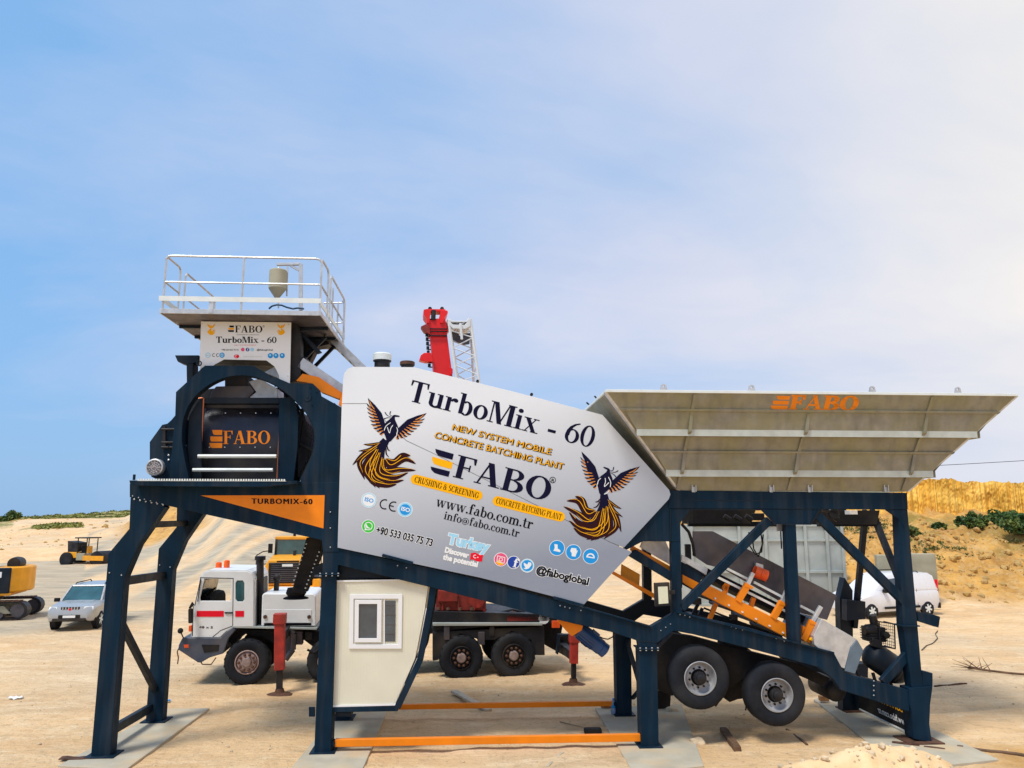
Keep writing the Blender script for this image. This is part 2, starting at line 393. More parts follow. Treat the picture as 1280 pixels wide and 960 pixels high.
    if ch == 'i': return _stem(.16, 0, xh, True, 'l', .15) + _ring(.155, .87, .095, .095, .095, .095, n=14), .34
    if ch == 'x': return _d(.46, 0, .13, xh, .17) + _d(.10, 0, .46, xh, .05) + _b(0, .22, 0, .04) + _b(.33, .62, 0, .04) + _b(0, .28, xh - .04, xh) + _b(.36, .58, xh - .04, xh), .62
    if ch == 'w': return _d(.24, 0, .10, xh, .14) + _d(.26, 0, .42, xh, .05) + _d(.58, 0, .44, xh, .14) + _d(.60, 0, .76, xh, .05) + _b(0, .24, xh - .04, xh) + _b(.34, .58, xh - .04, xh) + _b(.66, .86, xh - .04, xh), .88
    if ch == 'f': return _stem(.18, 0, .84, True, False, .15) + _b(.02, .38, xh - .05, xh) + _ring(.32, .82, .21, .20, .14, .07, 60, 180) + _ring(.40, .90, .08, .08, .08, .08, n=10), .42
    if ch == 't': return _stem(.18, .10, .88, False, False, .14) + _b(.02, .38, xh - .05, xh) + _ring(.30, .13, .19, .15, .13, .07, 180, 320), .42
    if ch == 'a': return _stem(.42, .06, .50, False, False, .15) + _ring(.32, .46, .175, .20, .10, .07, 20, 170) + _ring(.26, .20, .22, .20, .14, .06, 70, 330) + _b(.42, .56, 0, .06), .58
    if ch == '@': return _ring(.42, .34, .40, .42, .06, .06, -50, 300, 26) + _ring(.38, .34, .19, .22, .10, .06) + _stem(.56, .14, .52, False, False, .07), .88
    return _b(.05, .45, 0, .6), .5
class Print:
    """flat print: polygons given in photo pixels laid on a surface, one mesh per ink"""
    def __init__(s, surf, lift=None): s.surf = surf; s.inks = {}; s.k = 0; s.objs = []; s.cc = None; s.lift = lift or Vector((0, -1, 0))
    def poly(s, pts, ink, lift=0.0):
        s.k += 1; mb = s.inks.setdefault(ink, MB()); o = s.lift * (.0030 + lift + .0000012 * (s.k % 500))
        mb.flat([s.surf(u, v) + o for u, v in pts])
    def flush(s, name='printed_emblem'):
        """everything drawn since the last flush becomes one piece of print, inks as material slots"""
        if not s.inks: return
        V, F, I, ms = [], [], [], []
        for k, (ink, mb) in enumerate(s.inks.items()):
            o = len(V); V += mb.v; F += [[i + o for i in f] for f in mb.f]; I += [k] * len(mb.f); ms.append(M[ink])
        me = bpy.data.meshes.new(name); me.from_pydata(V, [], F)
        for q in ms: me.materials.append(q)
        me.polygons.foreach_set('material_index', I); ob = bpy.data.objects.new(name, me); COL.objects.link(ob); s.objs.append(ob); s.inks = {}; s.cc = None
    def serif(s, text, A, B, cap, ink, slant=0.0, lift=.0, track=0.0, grow=0.0):
        s.flush(); A, B = Vector(A), Vector(B); W = 0; pl = []
        for ch in text:
            g, adv = glyph(ch); pl.append((W, g)); W += adv + track
        W -= track + .04; e = (B - A) / W; d = (B - A).normalized(); n = Vector((d.y, -d.x)) * cap
        for x0, g in pl:
            for q in g:
                P = []
                cx = sum(p[0] for p in q) / 4; cy = sum(p[1] for p in q) / 4
                for x, y in q:
                    if grow: x += grow * (1 if x > cx else -1); y += grow * (1 if y > cy else -1)
                    P.append(tuple(A + e * (x0 + x + slant * y) + n * y))
                s.poly(P, ink, lift)
        s.flush('lettering')
    def sans(s, text, A, B, cap, ink, bold=.02, outline=None, mirror=False, extra=.05, space=1.0, dz=0.0):
        s.flush()
        def get(b):
            cu = bpy.data.curves.new('t', 'FONT'); cu.body = text; cu.offset = b; cu.resolution_u = 3; cu.space_character = space
            ob = bpy.data.objects.new('t', cu); me = bpy.data.meshes.new_from_object(ob)
            V = [(v.co.x, v.co.y) for v in me.vertices]; F = [list(p.vertices) for p in me.polygons]
            bpy.data.objects.remove(ob); bpy.data.curves.remove(cu); bpy.data.meshes.remove(me); return V, F
        V, F = get(0.0); x0 = min(v[0] for v in V); x1 = max(v[0] for v in V); H = .715
        A, B = Vector(A), Vector(B); e = (B - A) / (x1 - x0); d = (B - A).normalized(); n = Vector((d.y, -d.x)) * cap / H
        if mirror: A, e = B, -e
        for b, c, l in (((bold + extra, outline, 0.0),) if outline else ()) + ((bold, ink, .0012),):
            V, F = get(b)
            s.k += 1; mb = s.inks.setdefault(c, MB()); o = s.lift * (.0032 + l + dz)
            P = []
            for x, y in V:
                p = A + e * (x - x0) + n * y
                P.append(s.surf(p.x, p.y) + o)
            mb.add(P, F)
        s.flush('lettering')
    def disc(s, c, r, ink, lift=0.0, n=20, ey=1.0):
        if s.cc and (Vector(c) - s.cc).length > 5: s.flush()
        s.cc = Vector(c)
        s.poly([(c[0] + r * math.cos(2 * math.pi * i / n), c[1] + ey * r * math.sin(2 * math.pi * i / n)) for i in range(n)], ink, lift)
    def ring(s, c, r, w, ink, lift=0.0, a0=0, a1=360, n=24):
        for q in _ring(c[0], c[1], r, r, w, w, a0, a1, n): s.poly(q, ink, lift)
    def stroke(s, pts, w, ink, lift=0.0, tf=None, n=14, prof=None):
        """a tapered stroke through control points"""
        P = [Vector(p) for p in pts]; P = [P[0] * 2 - P[1]] + P + [P[-1] * 2 - P[-2]]; C = []
        for i in range(1, len(P) - 2):
            for k in range(n // max(1, len(P) - 3) + 2):
                t = k / (n // max(1, len(P) - 3) + 2); a, b, c, d = P[i - 1:i + 3]
                C.append(.5 * ((2 * b) + (c - a) * t + (2 * a - 5 * b + 4 * c - d) * t * t + (3 * b - a - 3 * c + d) * t ** 3))
        C.append(P[-2]); m = len(C) - 1; Lf, Rt = [], []
        for i, c in enumerate(C):
            d = (C[min(i + 1, m)] - C[max(i - 1, 0)]); d.normalize(); nn = Vector((-d.y, d.x)); t = i / m
            ww = w * (prof(t) if prof else math.sin(math.pi * min(1, t * .85 + .15)) ** .7) / 2
            if i == m: ww = 0.02
            Lf.append(c + nn * ww); Rt.append(c - nn * ww)
        f = tf or (lambda p: p)
        for i in range(m):
            s.poly([tuple(f(Lf[i])), tuple(f(Lf[i + 1])), tuple(f(Rt[i + 1])), tuple(f(Rt[i]))], ink, lift)
    def done(s, name, parent):
        s.flush()
        for o in s.objs: o.parent = parent
def phoenix(pr, c, scale, ang, mirror=False, gold=False):
    """the company emblem: bird with raised wings and a long curled tail; drawn in its own units about (0,0)"""
    pr.flush(); ca, sa = math.cos(ang), math.sin(ang)
    def tf(p):
        x, y = (p[0] - 465), (p[1] - 420)
        # own units were taken from a drawing turned by 14.4 degrees
        a = R(-14.4); x, y = x * math.cos(a) - y * math.sin(a), x * math.sin(a) + y * math.cos(a)
        if mirror: x = -x
        x, y = x * scale, y * scale
        return (c[0] + x * ca - y * sa, c[1] + x * sa + y * ca)
    def rf(p):   # mirror within the drawing's own upright axes
        x, y = p[0] - 465, p[1] - 420; a = R(-14.4)
        X, Y = x * math.cos(a) - y * math.sin(a), x * math.sin(a) + y * math.cos(a); X = -X; a = -a
        return (465 + X * math.cos(a) - Y * math.sin(a), 420 + X * math.sin(a) + Y * math.cos(a))
    A = 'gold' if gold else 'navy'; B = 'gold' if gold else 'maroon'; C = 'gold' if gold else 'copper'; D = 'gold'
    fea = [(380, 505, 300, 520, 235, 518, 20), (370, 510, 285, 560, 190, 576, 22), (362, 520, 235, 600, 140, 697, 30), (352, 540, 205, 660, 245, 822, 40),
           (352, 560, 245, 720, 340, 890, 44), (362, 560, 275, 770, 376, 897, 40)]
    for x0, y0, x1, y1, x2, y2, w in fea:
        pr.stroke([(x0, y0), (x1, y1), (x2, y2)], w * 1.2, B, .0004, tf)
        pr.stroke([(x0, y0), (x1 + 7, y1), ((x1 + x2 * 2) / 3, (y1 + y2 * 2) / 3)], w * .13, D, .0008, tf)
    fe2 = [[(362, 600), (300, 810), (420, 868), (522, 862)], [(375, 600), (335, 780), (460, 838), (585, 825)], [(390, 640), (375, 770), (500, 800), (622, 760)],
           [(400, 650), (420, 745), (550, 735), (686, 742)], [(415, 650), (470, 705), (590, 645), (686, 686)], [(425, 650), (500, 668), (570, 612), (640, 616)]]
    for q in fe2:
        pr.stroke(q, 54, B, .0004, tf, 20); pr.stroke([(p[0] + 5, p[1] - 12) for p in q], 5.5, D, .0009, tf, 20)
    pr.stroke([(430, 480), (375, 570), (372, 680), (430, 800)], 84, A, .0006, tf, prof=lambda t: .75 + .4 * math.sin(math.pi * t) - .7 * max(0, t - .7) / .3)
    for q in ([(345, 560), (290, 680), (330, 800), (420, 850)], [(372, 590), (318, 690), (370, 790), (470, 820)], [(395, 640), (400, 720), (470, 765), (560, 745)]):
        pr.stroke(q, 5.5, D, .0010, tf, 18)
    for q in ([(435, 515), (445, 560), (466, 576)], [(430, 550), (432, 600), (456, 630)]): pr.stroke(q, 12, B, .0004, tf, 8)
    tips = [(274, 120), (262, 168), (262, 200), (268, 238), (278, 276), (290, 310), (298, 346), (318, 378), (345, 402), (372, 428)]
    for side in (0, 1):
        T = (lambda p: tf(rf(p))) if side else tf
        wing = [(275, 122), (335, 180), (392, 250), (425, 350), (440, 400), (405, 428), (372, 400), (345, 350), (325, 290), (300, 200)]
        pr.poly([T(p) for p in wing], A, .0006)
        for i, t in enumerate(tips):
            b = (322 + i * 9, 205 + i * 23)
            pr.stroke([b, ((b[0] + t[0]) / 2 - 3, (b[1] + t[1]) / 2 + 8), t], 16, A, .0005, T, 6)
            pr.stroke([(b[0] + 8, b[1] + 12), ((b[0] + t[0]) / 2 + 3, (b[1] + t[1]) / 2 + 16), (t[0] + 12, t[1] + 16)], 9, C, .0011, T, 6)
    pr.stroke([(490, 290), (475, 350), (465, 420), (450, 500)], 130, A, .0009, tf, prof=lambda t: .22 + .78 * math.sin(math.pi * min(1, t * 1.0)) ** 1.3)
    pr.stroke([(482, 330), (490, 295), (500, 275), (548, 278)], 40, A, .0010, tf, prof=lambda t: 1 - .75 * t)
    if not gold:
        for q in ([(412, 400), (430, 360), (470, 330)], [(520, 430), (528, 400), (520, 370)], [(440, 370), (458, 420), (470, 380), (490, 350)], [(405, 430), (412, 460), (430, 480)], [(505, 465), (520, 440), (525, 410)]):
            pr.stroke(q, 6, 'pwhite', .0016, tf, 10, prof=lambda t: 1)
    for q in ([(478, 292), (440, 290), (408, 300)], [(480, 285), (440, 270), (418, 240)], [(488, 278), (462, 262), (470, 232)]):
        pr.stroke(q, 5, A, .0012, tf, 8, prof=lambda t: .5 + 1.4 * t)
    pr.flush('bird_emblem')
def stripes(pr, quad, cols):
    """the three stacked rounded bars of the company mark inside a slanted box (tl, tr, br, bl)"""
    tl, tr, br, bl = map(Vector, quad)
    def q(x, y): return tuple((tl * (1 - x) + tr * x) * (1 - y) + (bl * (1 - x) + br * x) * y)
    for i, c in enumerate(cols):
        y0 = i * .36; y1 = y0 + .28
        x0 = (.20, .04, -.02)[i]
        pts = [q(x0, y0), q(1.0, y0), q(1.0 - .02, y1)] + [q(x0 + .26 - .2 * math.sin(a), y1 - (y1 - y0) * (1 - math.cos(a)) * .45) for a in (0, .5, 1.0, 1.5)]
        if i == 1: pts = [q(x0 + .02, y0), q(1, y0), q(1, y1)] + [q(x0 + .12 - .1 * math.sin(a), y1 - (y1 - y0) * (1 - math.cos(a)) * .45) for a in (0, .7, 1.5)]
        pr.poly(pts, c, .0004)
    pr.flush('company_mark')
# ================================================================== the ground, hills and quarry wall
def uaz(u): return math.atan2((u - 640) / FPX, 1 / math.cos(PITCH) if False else math.cos(PITCH) + (168 / FPX) * math.sin(PITCH))
PROF = [(-700, [(60, 0), (140, 1), (240, 4), (500, 6)]), (-100, [(45, 0), (95, .2), (130, 1.1), (180, 2.2), (300, 3.6), (600, 3.8)]),
        (0, [(45, 0), (88, .1), (94, 1.0), (112, 1.1), (118, 1.9), (146, 2.1), (155, 3.2), (180, 3.3), (280, 3.7), (600, 3.8)]), (40, [(45, 0), (90, .2), (97, 1.2), (118, 1.5), (126, 2.7), (150, 3.0), (158, 3.9), (180, 3.6), (290, 4.3), (600, 4.5)]),
        (75, [(45, 0), (88, .2), (95, 1.2), (118, 1.6), (128, 3.0), (146, 3.3), (156, 4.0), (180, 3.9), (290, 4.9), (600, 5.2)]), (150, [(45, 0), (78, .3), (86, 1.3), (105, 1.7), (114, 2.9), (140, 3.2), (150, 3.9), (180, 3.9), (260, 5.9), (600, 7.5)]),
        (185, [(45, 0), (72, .3), (92, 1.4), (97, 2.6), (108, 5.2), (150, 5.6), (260, 7.0), (600, 9)]), (240, [(45, 0), (65, .9), (85, 2.4), (94, 3.0), (104, 6.0), (200, 8.0), (600, 10)]),
        (300, [(43, 0), (56, .9), (70, 3.0), (86, 5.6), (115, 6.9), (200, 8), (600, 10)]), (420, [(44, 0), (60, .8), (75, 2.4), (95, 5.2), (115, 6.6), (200, 7), (600, 9)]),
        (560, [(50, 0), (70, 1.2), (90, 3.6), (115, 5.5), (200, 6), (600, 8)]), (780, [(55, 0), (72, 1.0), (90, 3.0), (115, 5.0), (200, 6), (600, 8)]),
        (860, [(41, 0), (45, 1.4), (50, 3.2), (56, 3.9), (60, 6.0), (90, 6.6), (600, 7)]), (1060, [(41.5, 0), (45, 1.7), (49, 3.5), (56, 3.9), (60, 6.2), (90, 6.5), (600, 6.6)]),
        (1280, [(45, 0), (49, 1.6), (53.5, 3.4), (60, 3.8), (63.5, 6.0), (90, 6.2), (600, 6.4)]), (1900, [(45, 0), (52, 2), (60, 4), (80, 6), (200, 7), (600, 8)])]
def SH(u): return max(0, u - 1060) * .017
AZS = [(uaz(u), p) for u, p in PROF]
def profz(p, r):
    if r <= p[0][0]: return 0.0
    for (r0, z0), (r1, z1) in zip(p, p[1:]):
        if r <= r1:
            t = (r - r0) / (r1 - r0); return z0 + (z1 - z0) * t
    return p[-1][1]
def fbm(x, y, z=0, o=4):
    s = 0; a = 1
    for _ in range(o): s += a * mnoise.noise((x, y, z)); x *= 2.03; y *= 2.03; a *= .5
    return s
RUTS = [(-9.5, 17.5, .10, .0011, .9), (-9.5, 19.2, .10, .0011, .9), (2.0, 24.5, -.16, .004, 1.3), (2.0, 26.3, -.16, .004, 1.3), (6, 16.4, .35, -.010, .7), (6, 18.1, .35, -.010, .7), (-4, 11.4, .06, .002, .6), (-16, 27, -.25, .004, 1.2), (-16, 28.8, -.25, .004, 1.2), (8, 31, .22, .006, 1.5), (8, 33, .22, .006, 1.5)]
def rut(x, y):
    """wheel ruts pressed into the sand: groove depth and how fresh the print is"""
    h = 0.0; k = 0.0
    for x0, y0, a, b, w in RUTS:
        d = abs(y - (y0 + a * (x - x0) + b * (x - x0) ** 2 + w * mnoise.noise((x * .12, y0, 0))))
        if d < .7:
            g = math.exp(-(d / .17) ** 2); fade = .55 + .6 * mnoise.noise((x * .35, y0 * 3, 1)); h += fade * (-.045 * g + .028 * math.exp(-((d - .30) / .11) ** 2)); k = max(k, g * fade)
    return h, k
def ground_z(x, y):
    r = math.hypot(x, y); az = math.atan2(x, y)
    if az <= AZS[0][0]: z = profz(AZS[0][1], r)
    elif az >= AZS[-1][0]: z = profz(AZS[-1][1], r)
    else:
        for (a0, p0), (a1, p1) in zip(AZS, AZS[1:]):
            if az <= a1:
                t = (az - a0) / (a1 - a0); t = t * t * (3 - 2 * t); z = profz(p0, r) * (1 - t) + profz(p1, r) * t; break
    k = min(1, max(0, z / 1.5))
    n_ = fbm(x * .35, y * .35) * .035 + k * (1.25 if az > .1 else .14) * (fbm(x * .22, y * .22, 3) * .42 + fbm(x * .9, y * .9, 5, 4) * (.34 if az > .1 or 90 < r < 130 else .15)) + max(0, r - 90) / 200 * fbm(x * .04, y * .04, 8) * .8
    if r < 30: n_ *= .8; n_ += fbm(x * 2.2, y * 2.2, 2, 4) * .020
    return GZ + z + n_ + (.016 if r < 30 else 0) + (rut(x, y)[0] if 9 < y < 42 and r < 45 else 0)
def make_ground():
    azs = [-math.pi + i * R(3) for i in range(44)]; a0 = -math.pi + 44 * R(3)
    lo, hi = -R(47), R(47); azs = [-180 + 3 * i for i in range(45)]; azs = [a for a in azs if a < -47] + [-47 + i * 94 / 640 for i in range(641)] + [a for a in range(50, 180, 3)]
    rs = [0.5, 2, 4]; r = 6.0
    while r < 900: rs.append(r); r *= 1.0095 if 8 < r < 62 else 1.0225
    na, nr = len(azs), len(rs); V = []; C = []
    for a in azs:
        a = R(a); s, c = math.sin(a), math.cos(a); u = 640 + FPX * math.tan(a) if abs(a) < 1.4 else (-9999 if a < 0 else 9999)
        for r in rs:
            x, y = s * r, c * r; z = ground_z(x, y); V.append((x, y, z))
            g = yv = gr = 0.0; n_ = fbm(x * .05, y * .05, 1); n2 = fbm(x * .3, y * .3, 4)
            if u < 240:                                      # far green hillside, weeds on the spoil
                if r > 185 + 12 * n_: g = .95
                elif 128 < r < 142 and 35 < u < 110 and n2 > -.25: g = .9 * max(0, 1 - abs(u - 62) / 50)
                elif 150 < r < 190 and u < 28: g = .8
            elif u < 820 and r > 115: g = .8
            if u < 250 and 50 < r < 150 and n_ > .1: gr = max(gr, min(.8, n_ * 2))
            if u > 840 and r > 41 + SH(u): yv = min(1, (r - 41 - SH(u)) / 2)
            if u > 1120 and 47.5 < r - SH(u) < 56 and n2 > -.25 - (u - 1180) / 400: g = min(.85, .35 + n2)
            if r > 62 and u > 840: g = .5
            px_ = (x - 9.2) / 1.7; py_ = (y - 14.2) / 1.6
            if abs(px_) < 2 and abs(py_) < 2: yv = max(yv, .85 * max(0, 1 - px_ * px_ - py_ * py_ + n2))
            if u < 700 and 24 < r < 120:
                e_ = 31 + .012 * max(0, u) + 4 * n_ + (14 if u > 200 else 0) * min(1, (u - 200) / 60 if u > 200 else 0); gr = max(0, min(1, (r - e_) / 3.0)) * .85
            if u < 120 and r > 86: gr = 0
            if 120 < u < 560 and 40 < r < 125:
                st = mnoise.noise(((u - 4.2 * r) * .022, r * .012, 3)) + .6 * mnoise.noise(((u - 4.2 * r) * .07, r * .03, 5)); gr = max(0, min(1, gr * .35 + st * 1.7 + .12)) * min(1, (r - 40) / 8)
            if 150 < u < 275 and 88 < r < 132:
                e_ = min(1, (u - 150) / 20, (275 - u) / 20, (r - 88) / 5); yv = .95 * e_; gr *= 1 - e_
            C.append((yv, g, gr, max(0, rut(x, y)[1]) if 9 < y < 42 and r < 45 else 0))
    F = []
    for i in range(na):
        j = (i + 1) % na
        for k in range(nr - 1): F.append((i * nr + k, j * nr + k, j * nr + k + 1, i * nr + k + 1))
    F.append([i * nr for i in range(na)][::-1])
    me = bpy.data.meshes.new('ground'); me.from_pydata(V, [], F)
    at = me.color_attributes.new('soil', 'FLOAT_COLOR', 'POINT'); at.data.foreach_set('color', [x for c in C for x in c])
    me.shade_smooth(); o = bpy.data.objects.new('ground', me); COL.objects.link(o); o['kind'] = 'structure'
    return o
ground = make_ground()
def ground_mat():
    m = bpy.data.materials.new('quarry_ground'); m.use_nodes = True; N, L = m.node_tree.nodes, m.node_tree.links; b = N['Principled BSDF']; b.inputs['Roughness'].default_value = .92; b.inputs['Specular IOR Level'].default_value = .12
    tc = N.new('ShaderNodeTexCoord'); src = tc.outputs['Object']
    def nz(sc, det=6, rough=.6, sy=1.0, dist=0.0, rot=0.0):
        mp = N.new('ShaderNodeMapping'); mp.inputs['Scale'].default_value = (1, sy, 1); mp.inputs['Rotation'].default_value = (0, 0, rot); L.new(src, mp.inputs[0])
        o = N.new('ShaderNodeTexNoise'); o.inputs['Scale'].default_value = sc; o.inputs['Detail'].default_value = det; o.inputs['Roughness'].default_value = rough; o.inputs['Distortion'].default_value = dist
        L.new(mp.outputs[0], o.inputs[0]); return o.outputs[0]
    def rg(f, a, b_, c0=0.0, c1=1.0):
        r = N.new('ShaderNodeMapRange'); r.inputs[1].default_value = a; r.inputs[2].default_value = b_; r.inputs[3].default_value = c0; r.inputs[4].default_value = c1; L.new(f, r.inputs[0]); return r.outputs[0]
    def mix(f, A, B):
        o = N.new('ShaderNodeMix'); o.data_type = 'RGBA'
        for s_, x in ((0, f), (6, A), (7, B)):
            if isinstance(x, tuple): o.inputs[s_].default_value = (*x, 1)
            elif isinstance(x, float): o.inputs[s_].default_value = x
            else: L.new(x, o.inputs[s_])
        return o.outputs[2]
    def mul(a, b_):
        o = N.new('ShaderNodeMath'); o.operation = 'MULTIPLY'
        for i, x in enumerate((a, b_)):
            if isinstance(x, float): o.inputs[i].default_value = x
            else: L.new(x, o.inputs[i])
        return o.outputs[0]
    c = mix(rg(nz(.35), .35, .65), (.84, .585, .325), (.72, .46, .235))
    c = mix(rg(nz(.11, 3), .46, .62, 0, .5), c, (.60, .50, .36))                       # greyer compacted lanes
    c = mix(rg(nz(.5, 6, .6, 3.5, 1.2, .35), .50, .72, 0, .7), c, (.90, .70, .46))            # pale tyre-dragged dust
    c = mix(rg(nz(.7, 7, .65, 4, 1.5, -.25), .53, .72, 0, .55), c, (.50, .34, .18))
    c = mix(rg(nz(7, 8, .7), .56, .72, 0, .6), c, (.34, .25, .15))
    c = mix(rg(nz(16, 4, .7), .62, .70, 0, .6), c, (.74, .62, .44))
    vo = N.new('ShaderNodeTexVoronoi'); vo.inputs['Scale'].default_value = 9; L.new(src, vo.inputs[0]); c = mix(rg(vo.outputs['Distance'], .10, .22, .55, 0), c, (.40, .29, .17))
    c = mix(rg(nz(2.4, 9, .75), .54, .68, 0, .6), c, (.46, .33, .19)); c = mix(rg(nz(1.1, 9, .75, 1, .8), .55, .70, 0, .6), c, (.90, .74, .50))
    at = N.new('ShaderNodeAttribute'); at.attribute_name = 'soil'; sp = N.new('ShaderNodeSeparateColor'); L.new(at.outputs['Color'], sp.inputs[0])
    yel = mix(rg(nz(.7, 8, .65), .38, .62), (.70, .385, .10), (.42, .215, .06)); yel = mix(rg(nz(2.2, 9, .75), .48, .66, 0, .75), yel, (.66, .46, .22)); yel = mix(rg(nz(5, 6, .75), .56, .66, 0, .6), yel, (.26, .15, .06))
    c = mix(mul(at.outputs['Alpha'], .55), c, (.50, .37, .23))
    c = mix(sp.outputs[0], c, yel)
    gry = mix(rg(nz(.16, 8, .65, 3.2, 2.2, .85), .38, .62), (.56, .475, .345), (.34, .295, .225)); c = mix(sp.outputs[2], c, gry)
    grn = mix(rg(nz(.6, 8, .7), .40, .60), (.24, .23, .05), (.09, .12, .025)); grn = mix(rg(nz(.15, 4), .55, .65, 0, .5), grn, (.42, .33, .12)); c = mix(mul(sp.outputs[1], rg(nz(.9, 6, .7), .36, .5)), c, grn)
    L.new(c, b.inputs['Base Color'])
    bp = N.new('ShaderNodeBump'); bp.inputs['Strength'].default_value = 1.0; bp.inputs['Distance'].default_value = .07; L.new(nz(6, 10, .7), bp.inputs['Height'])
    b2 = N.new('ShaderNodeBump'); b2.inputs['Strength'].default_value = .5; b2.inputs['Distance'].default_value = .08; L.new(nz(.9, 6, .6, 9, .8, -.25), b2.inputs['Height']); L.new(bp.outputs[0], b2.inputs['Normal'])
    L.new(b2.outputs[0], b.inputs['Normal']); return m
GM = ground_mat(); ground.data.materials.append(GM)
# dug quarry wall with the grooves of the bucket teeth
def make_wall():
    V, F = [], []; nu, nv = 520, 46; rd = random.Random(5); ph = [rd.uniform(0, 6) for _ in range(8)]
    us = [850 + (1500 - 850) * i / nu for i in range(nu + 1)]
    for i, u in enumerate(us):
        a = uaz(u); r0 = 57.0 + SH(u) + 1.2 * mnoise.noise((u * .012, 0, 0)) + .5 * mnoise.noise((u * .04, 3, 0))
        topz = 6.7 + (max(0, 1120 - u) * -.004) - max(0, u - 1180) * .0028 + .28 * mnoise.noise((u * .05, 7, 0)) + .14 * mnoise.noise((u * .25, 9, 0)); botz = 3.2
        w = .5 + .5 * math.sin(u * .80 + 5.5 * mnoise.noise((u * .035, 1, 0))); groove = .30 * (w ** 2.2) * (.40 + 1.3 * abs(mnoise.noise((u * .06, 2, 0)))) + .30 * abs(mnoise.noise((u * .30, 5, 0)))
        for k in range(nv + 1):
            t = k / nv; z = botz + (topz - botz) * t
            r = r0 + t * .9 - groove * (1 - .35 * math.sin(t * 7 + u * .05)) + .30 * mnoise.noise((u * .05, z * .9, 2)) + .10 * mnoise.noise((u * .16, z * 2.2, 4)) + .08 * mnoise.noise((u * .6, z * 5, 4))
            V.append((math.sin(a) * r, math.cos(a) * r, z))
        r = r0 + 4; V.append((math.sin(a) * r, math.cos(a) * r, topz - .02))
    m = nv + 2
    for i in range(nu):
        for k in range(m - 1): F.append((i * m + k, (i + 1) * m + k, (i + 1) * m + k + 1, i * m + k + 1))
    me = bpy.data.meshes.new('quarry_wall'); me.from_pydata(V, [], F); o = bpy.data.objects.new('quarry_wall', me); COL.objects.link(o); o['kind'] = 'structure'
    me.materials.append(mat('dug_ochre_earth', (.80, .47, .085), .95, 0, .14, .5, .8, 3, (.60, .32, .05), .4, spec=.1, col2=(.88, .60, .17), var2=.6, s2=.6)); return o
make_wall()
# rubble lying on the slope below it (nobody could count it)
def rubble():
    mb = MB(); rd = random.Random(11)
    for i in range(3600):
        u = rd.uniform(850, 1420); r = rd.uniform(41.5, 55) + SH(u); a = uaz(u); x, y = math.sin(a) * r, math.cos(a) * r
        if mnoise.noise((x * .3, y * .3, 0)) < -.15 and rd.random() < .7: continue
        s_ = .03 + .20 * rd.random() ** 5; mb.rock((x, y, ground_z(x, y) + s_ * .1), s_, i, (1, 1, .75))
    for i in range(500):
        u = rd.uniform(-80, 330); r = rd.uniform(95, 170); a = uaz(u); x, y = math.sin(a) * r, math.cos(a) * r; s_ = .05 + .4 * rd.random() ** 5; mb.rock((x, y, ground_z(x, y)), s_, i)
    mb.build('rubble', M['slope_stone'], None, kind='stuff', recalc=False)
M['slope_stone'] = mat('ochre_stone', (.46, .29, .10), .95, 0, .3, .8, 0, 20, (.56, .40, .2), .6, spec=.1)
rubble()
def pebbles():
    mb = MB(); rd = random.Random(3)
    for i in range(5200):
        y = 7 + 22 * rd.random() ** 1.6; x = rd.uniform(-.75, .75) * y
        if mnoise.noise((x * .5, y * .5, 4)) < rd.uniform(-.5, .25): continue
        s_ = .006 + .028 * rd.random() ** 5; mb.rock((x, y, ground_z(x, y) + s_ * .25), s_, i)
    mb.build('pebbles', M['stone'], None, kind='stuff', recalc=False)
pebbles()
# spoil heap in the right foreground
def heap():
    c = AT(1082, 935, 9.6); top = AT(1085, 925, 10.0).z; V, F = [], []; n = 130; X0, X1, Y0, Y1 = c.x - 4.2, c.x + 3.8, 5.6, 11.2
    def hz(x, y):
        dx = (x - c.x - .0); e = math.exp(-(dx / (2.3 if dx > 0 else 2.9)) ** 2) ; f = math.exp(-((y - 9.4) / .85) ** 2) if y > 9.4 else math.exp(-((y - 9.4) / 1.5) ** 2)
        h = (top + .17) * e * f; lum = fbm(x * 1.6, y * 1.6, 1) * .13 + fbm(x * 6, y * 6, 3, 3) * .045
        return GZ - .04 + h + lum * min(1, h * 2.2)
    for i in range(n + 1):
        for k in range(n + 1):
            x = X0 + (X1 - X0) * i / n; y = Y0 + (Y1 - Y0) * k / n; V.append((x, y, hz(x, y)))
    for i in range(n):
        for k in range(n): F.append((i * (n + 1) + k, (i + 1) * (n + 1) + k, (i + 1) * (n + 1) + k + 1, i * (n + 1) + k + 1))
    me = bpy.data.meshes.new('gravel_mound'); me.from_pydata(V, [], F); me.shade_smooth(); o = bpy.data.objects.new('gravel_mound', me); COL.objects.link(o); o['kind'] = 'structure'
    me.materials.append(mat('loose_limestone_sand', (.76, .52, .28), .95, 0, .15, 3, 1.0, 22, (.56, .36, .17), .5, spec=.1, col2=(.86, .66, .40), var2=.5, s2=5))
    mb = MB(); rd = random.Random(8)
    for i in range(900):
        x = rd.gauss(c.x, 1.4); y = rd.uniform(7.5, 10.4); z = hz(x, y)
        if z < .1: continue
        s_ = .008 + .05 * rd.random() ** 4; mb.rock((x, y, z + s_ * .2), s_, i)
    mb.build('mound_gravel', M['stone'], None, kind='stuff', recalc=False)
heap()
# concrete pads under the feet
def pad(px):
    o = MB().extr([G(u, v, 0) for u, v in px], (0, 0, -.08)).build('concrete_pad', M['concrete'], None, .006); o['kind'] = 'structure'
pad([(72, 957), (158, 961), (262, 885), (207, 886)]); pad([(364, 960), (452, 964), (486, 884), (425, 884)]); pad([(792, 966), (880, 957), (852, 880), (744, 885)]); pad([(1017, 874), (1062, 862), (1248, 949), (1128, 962)])
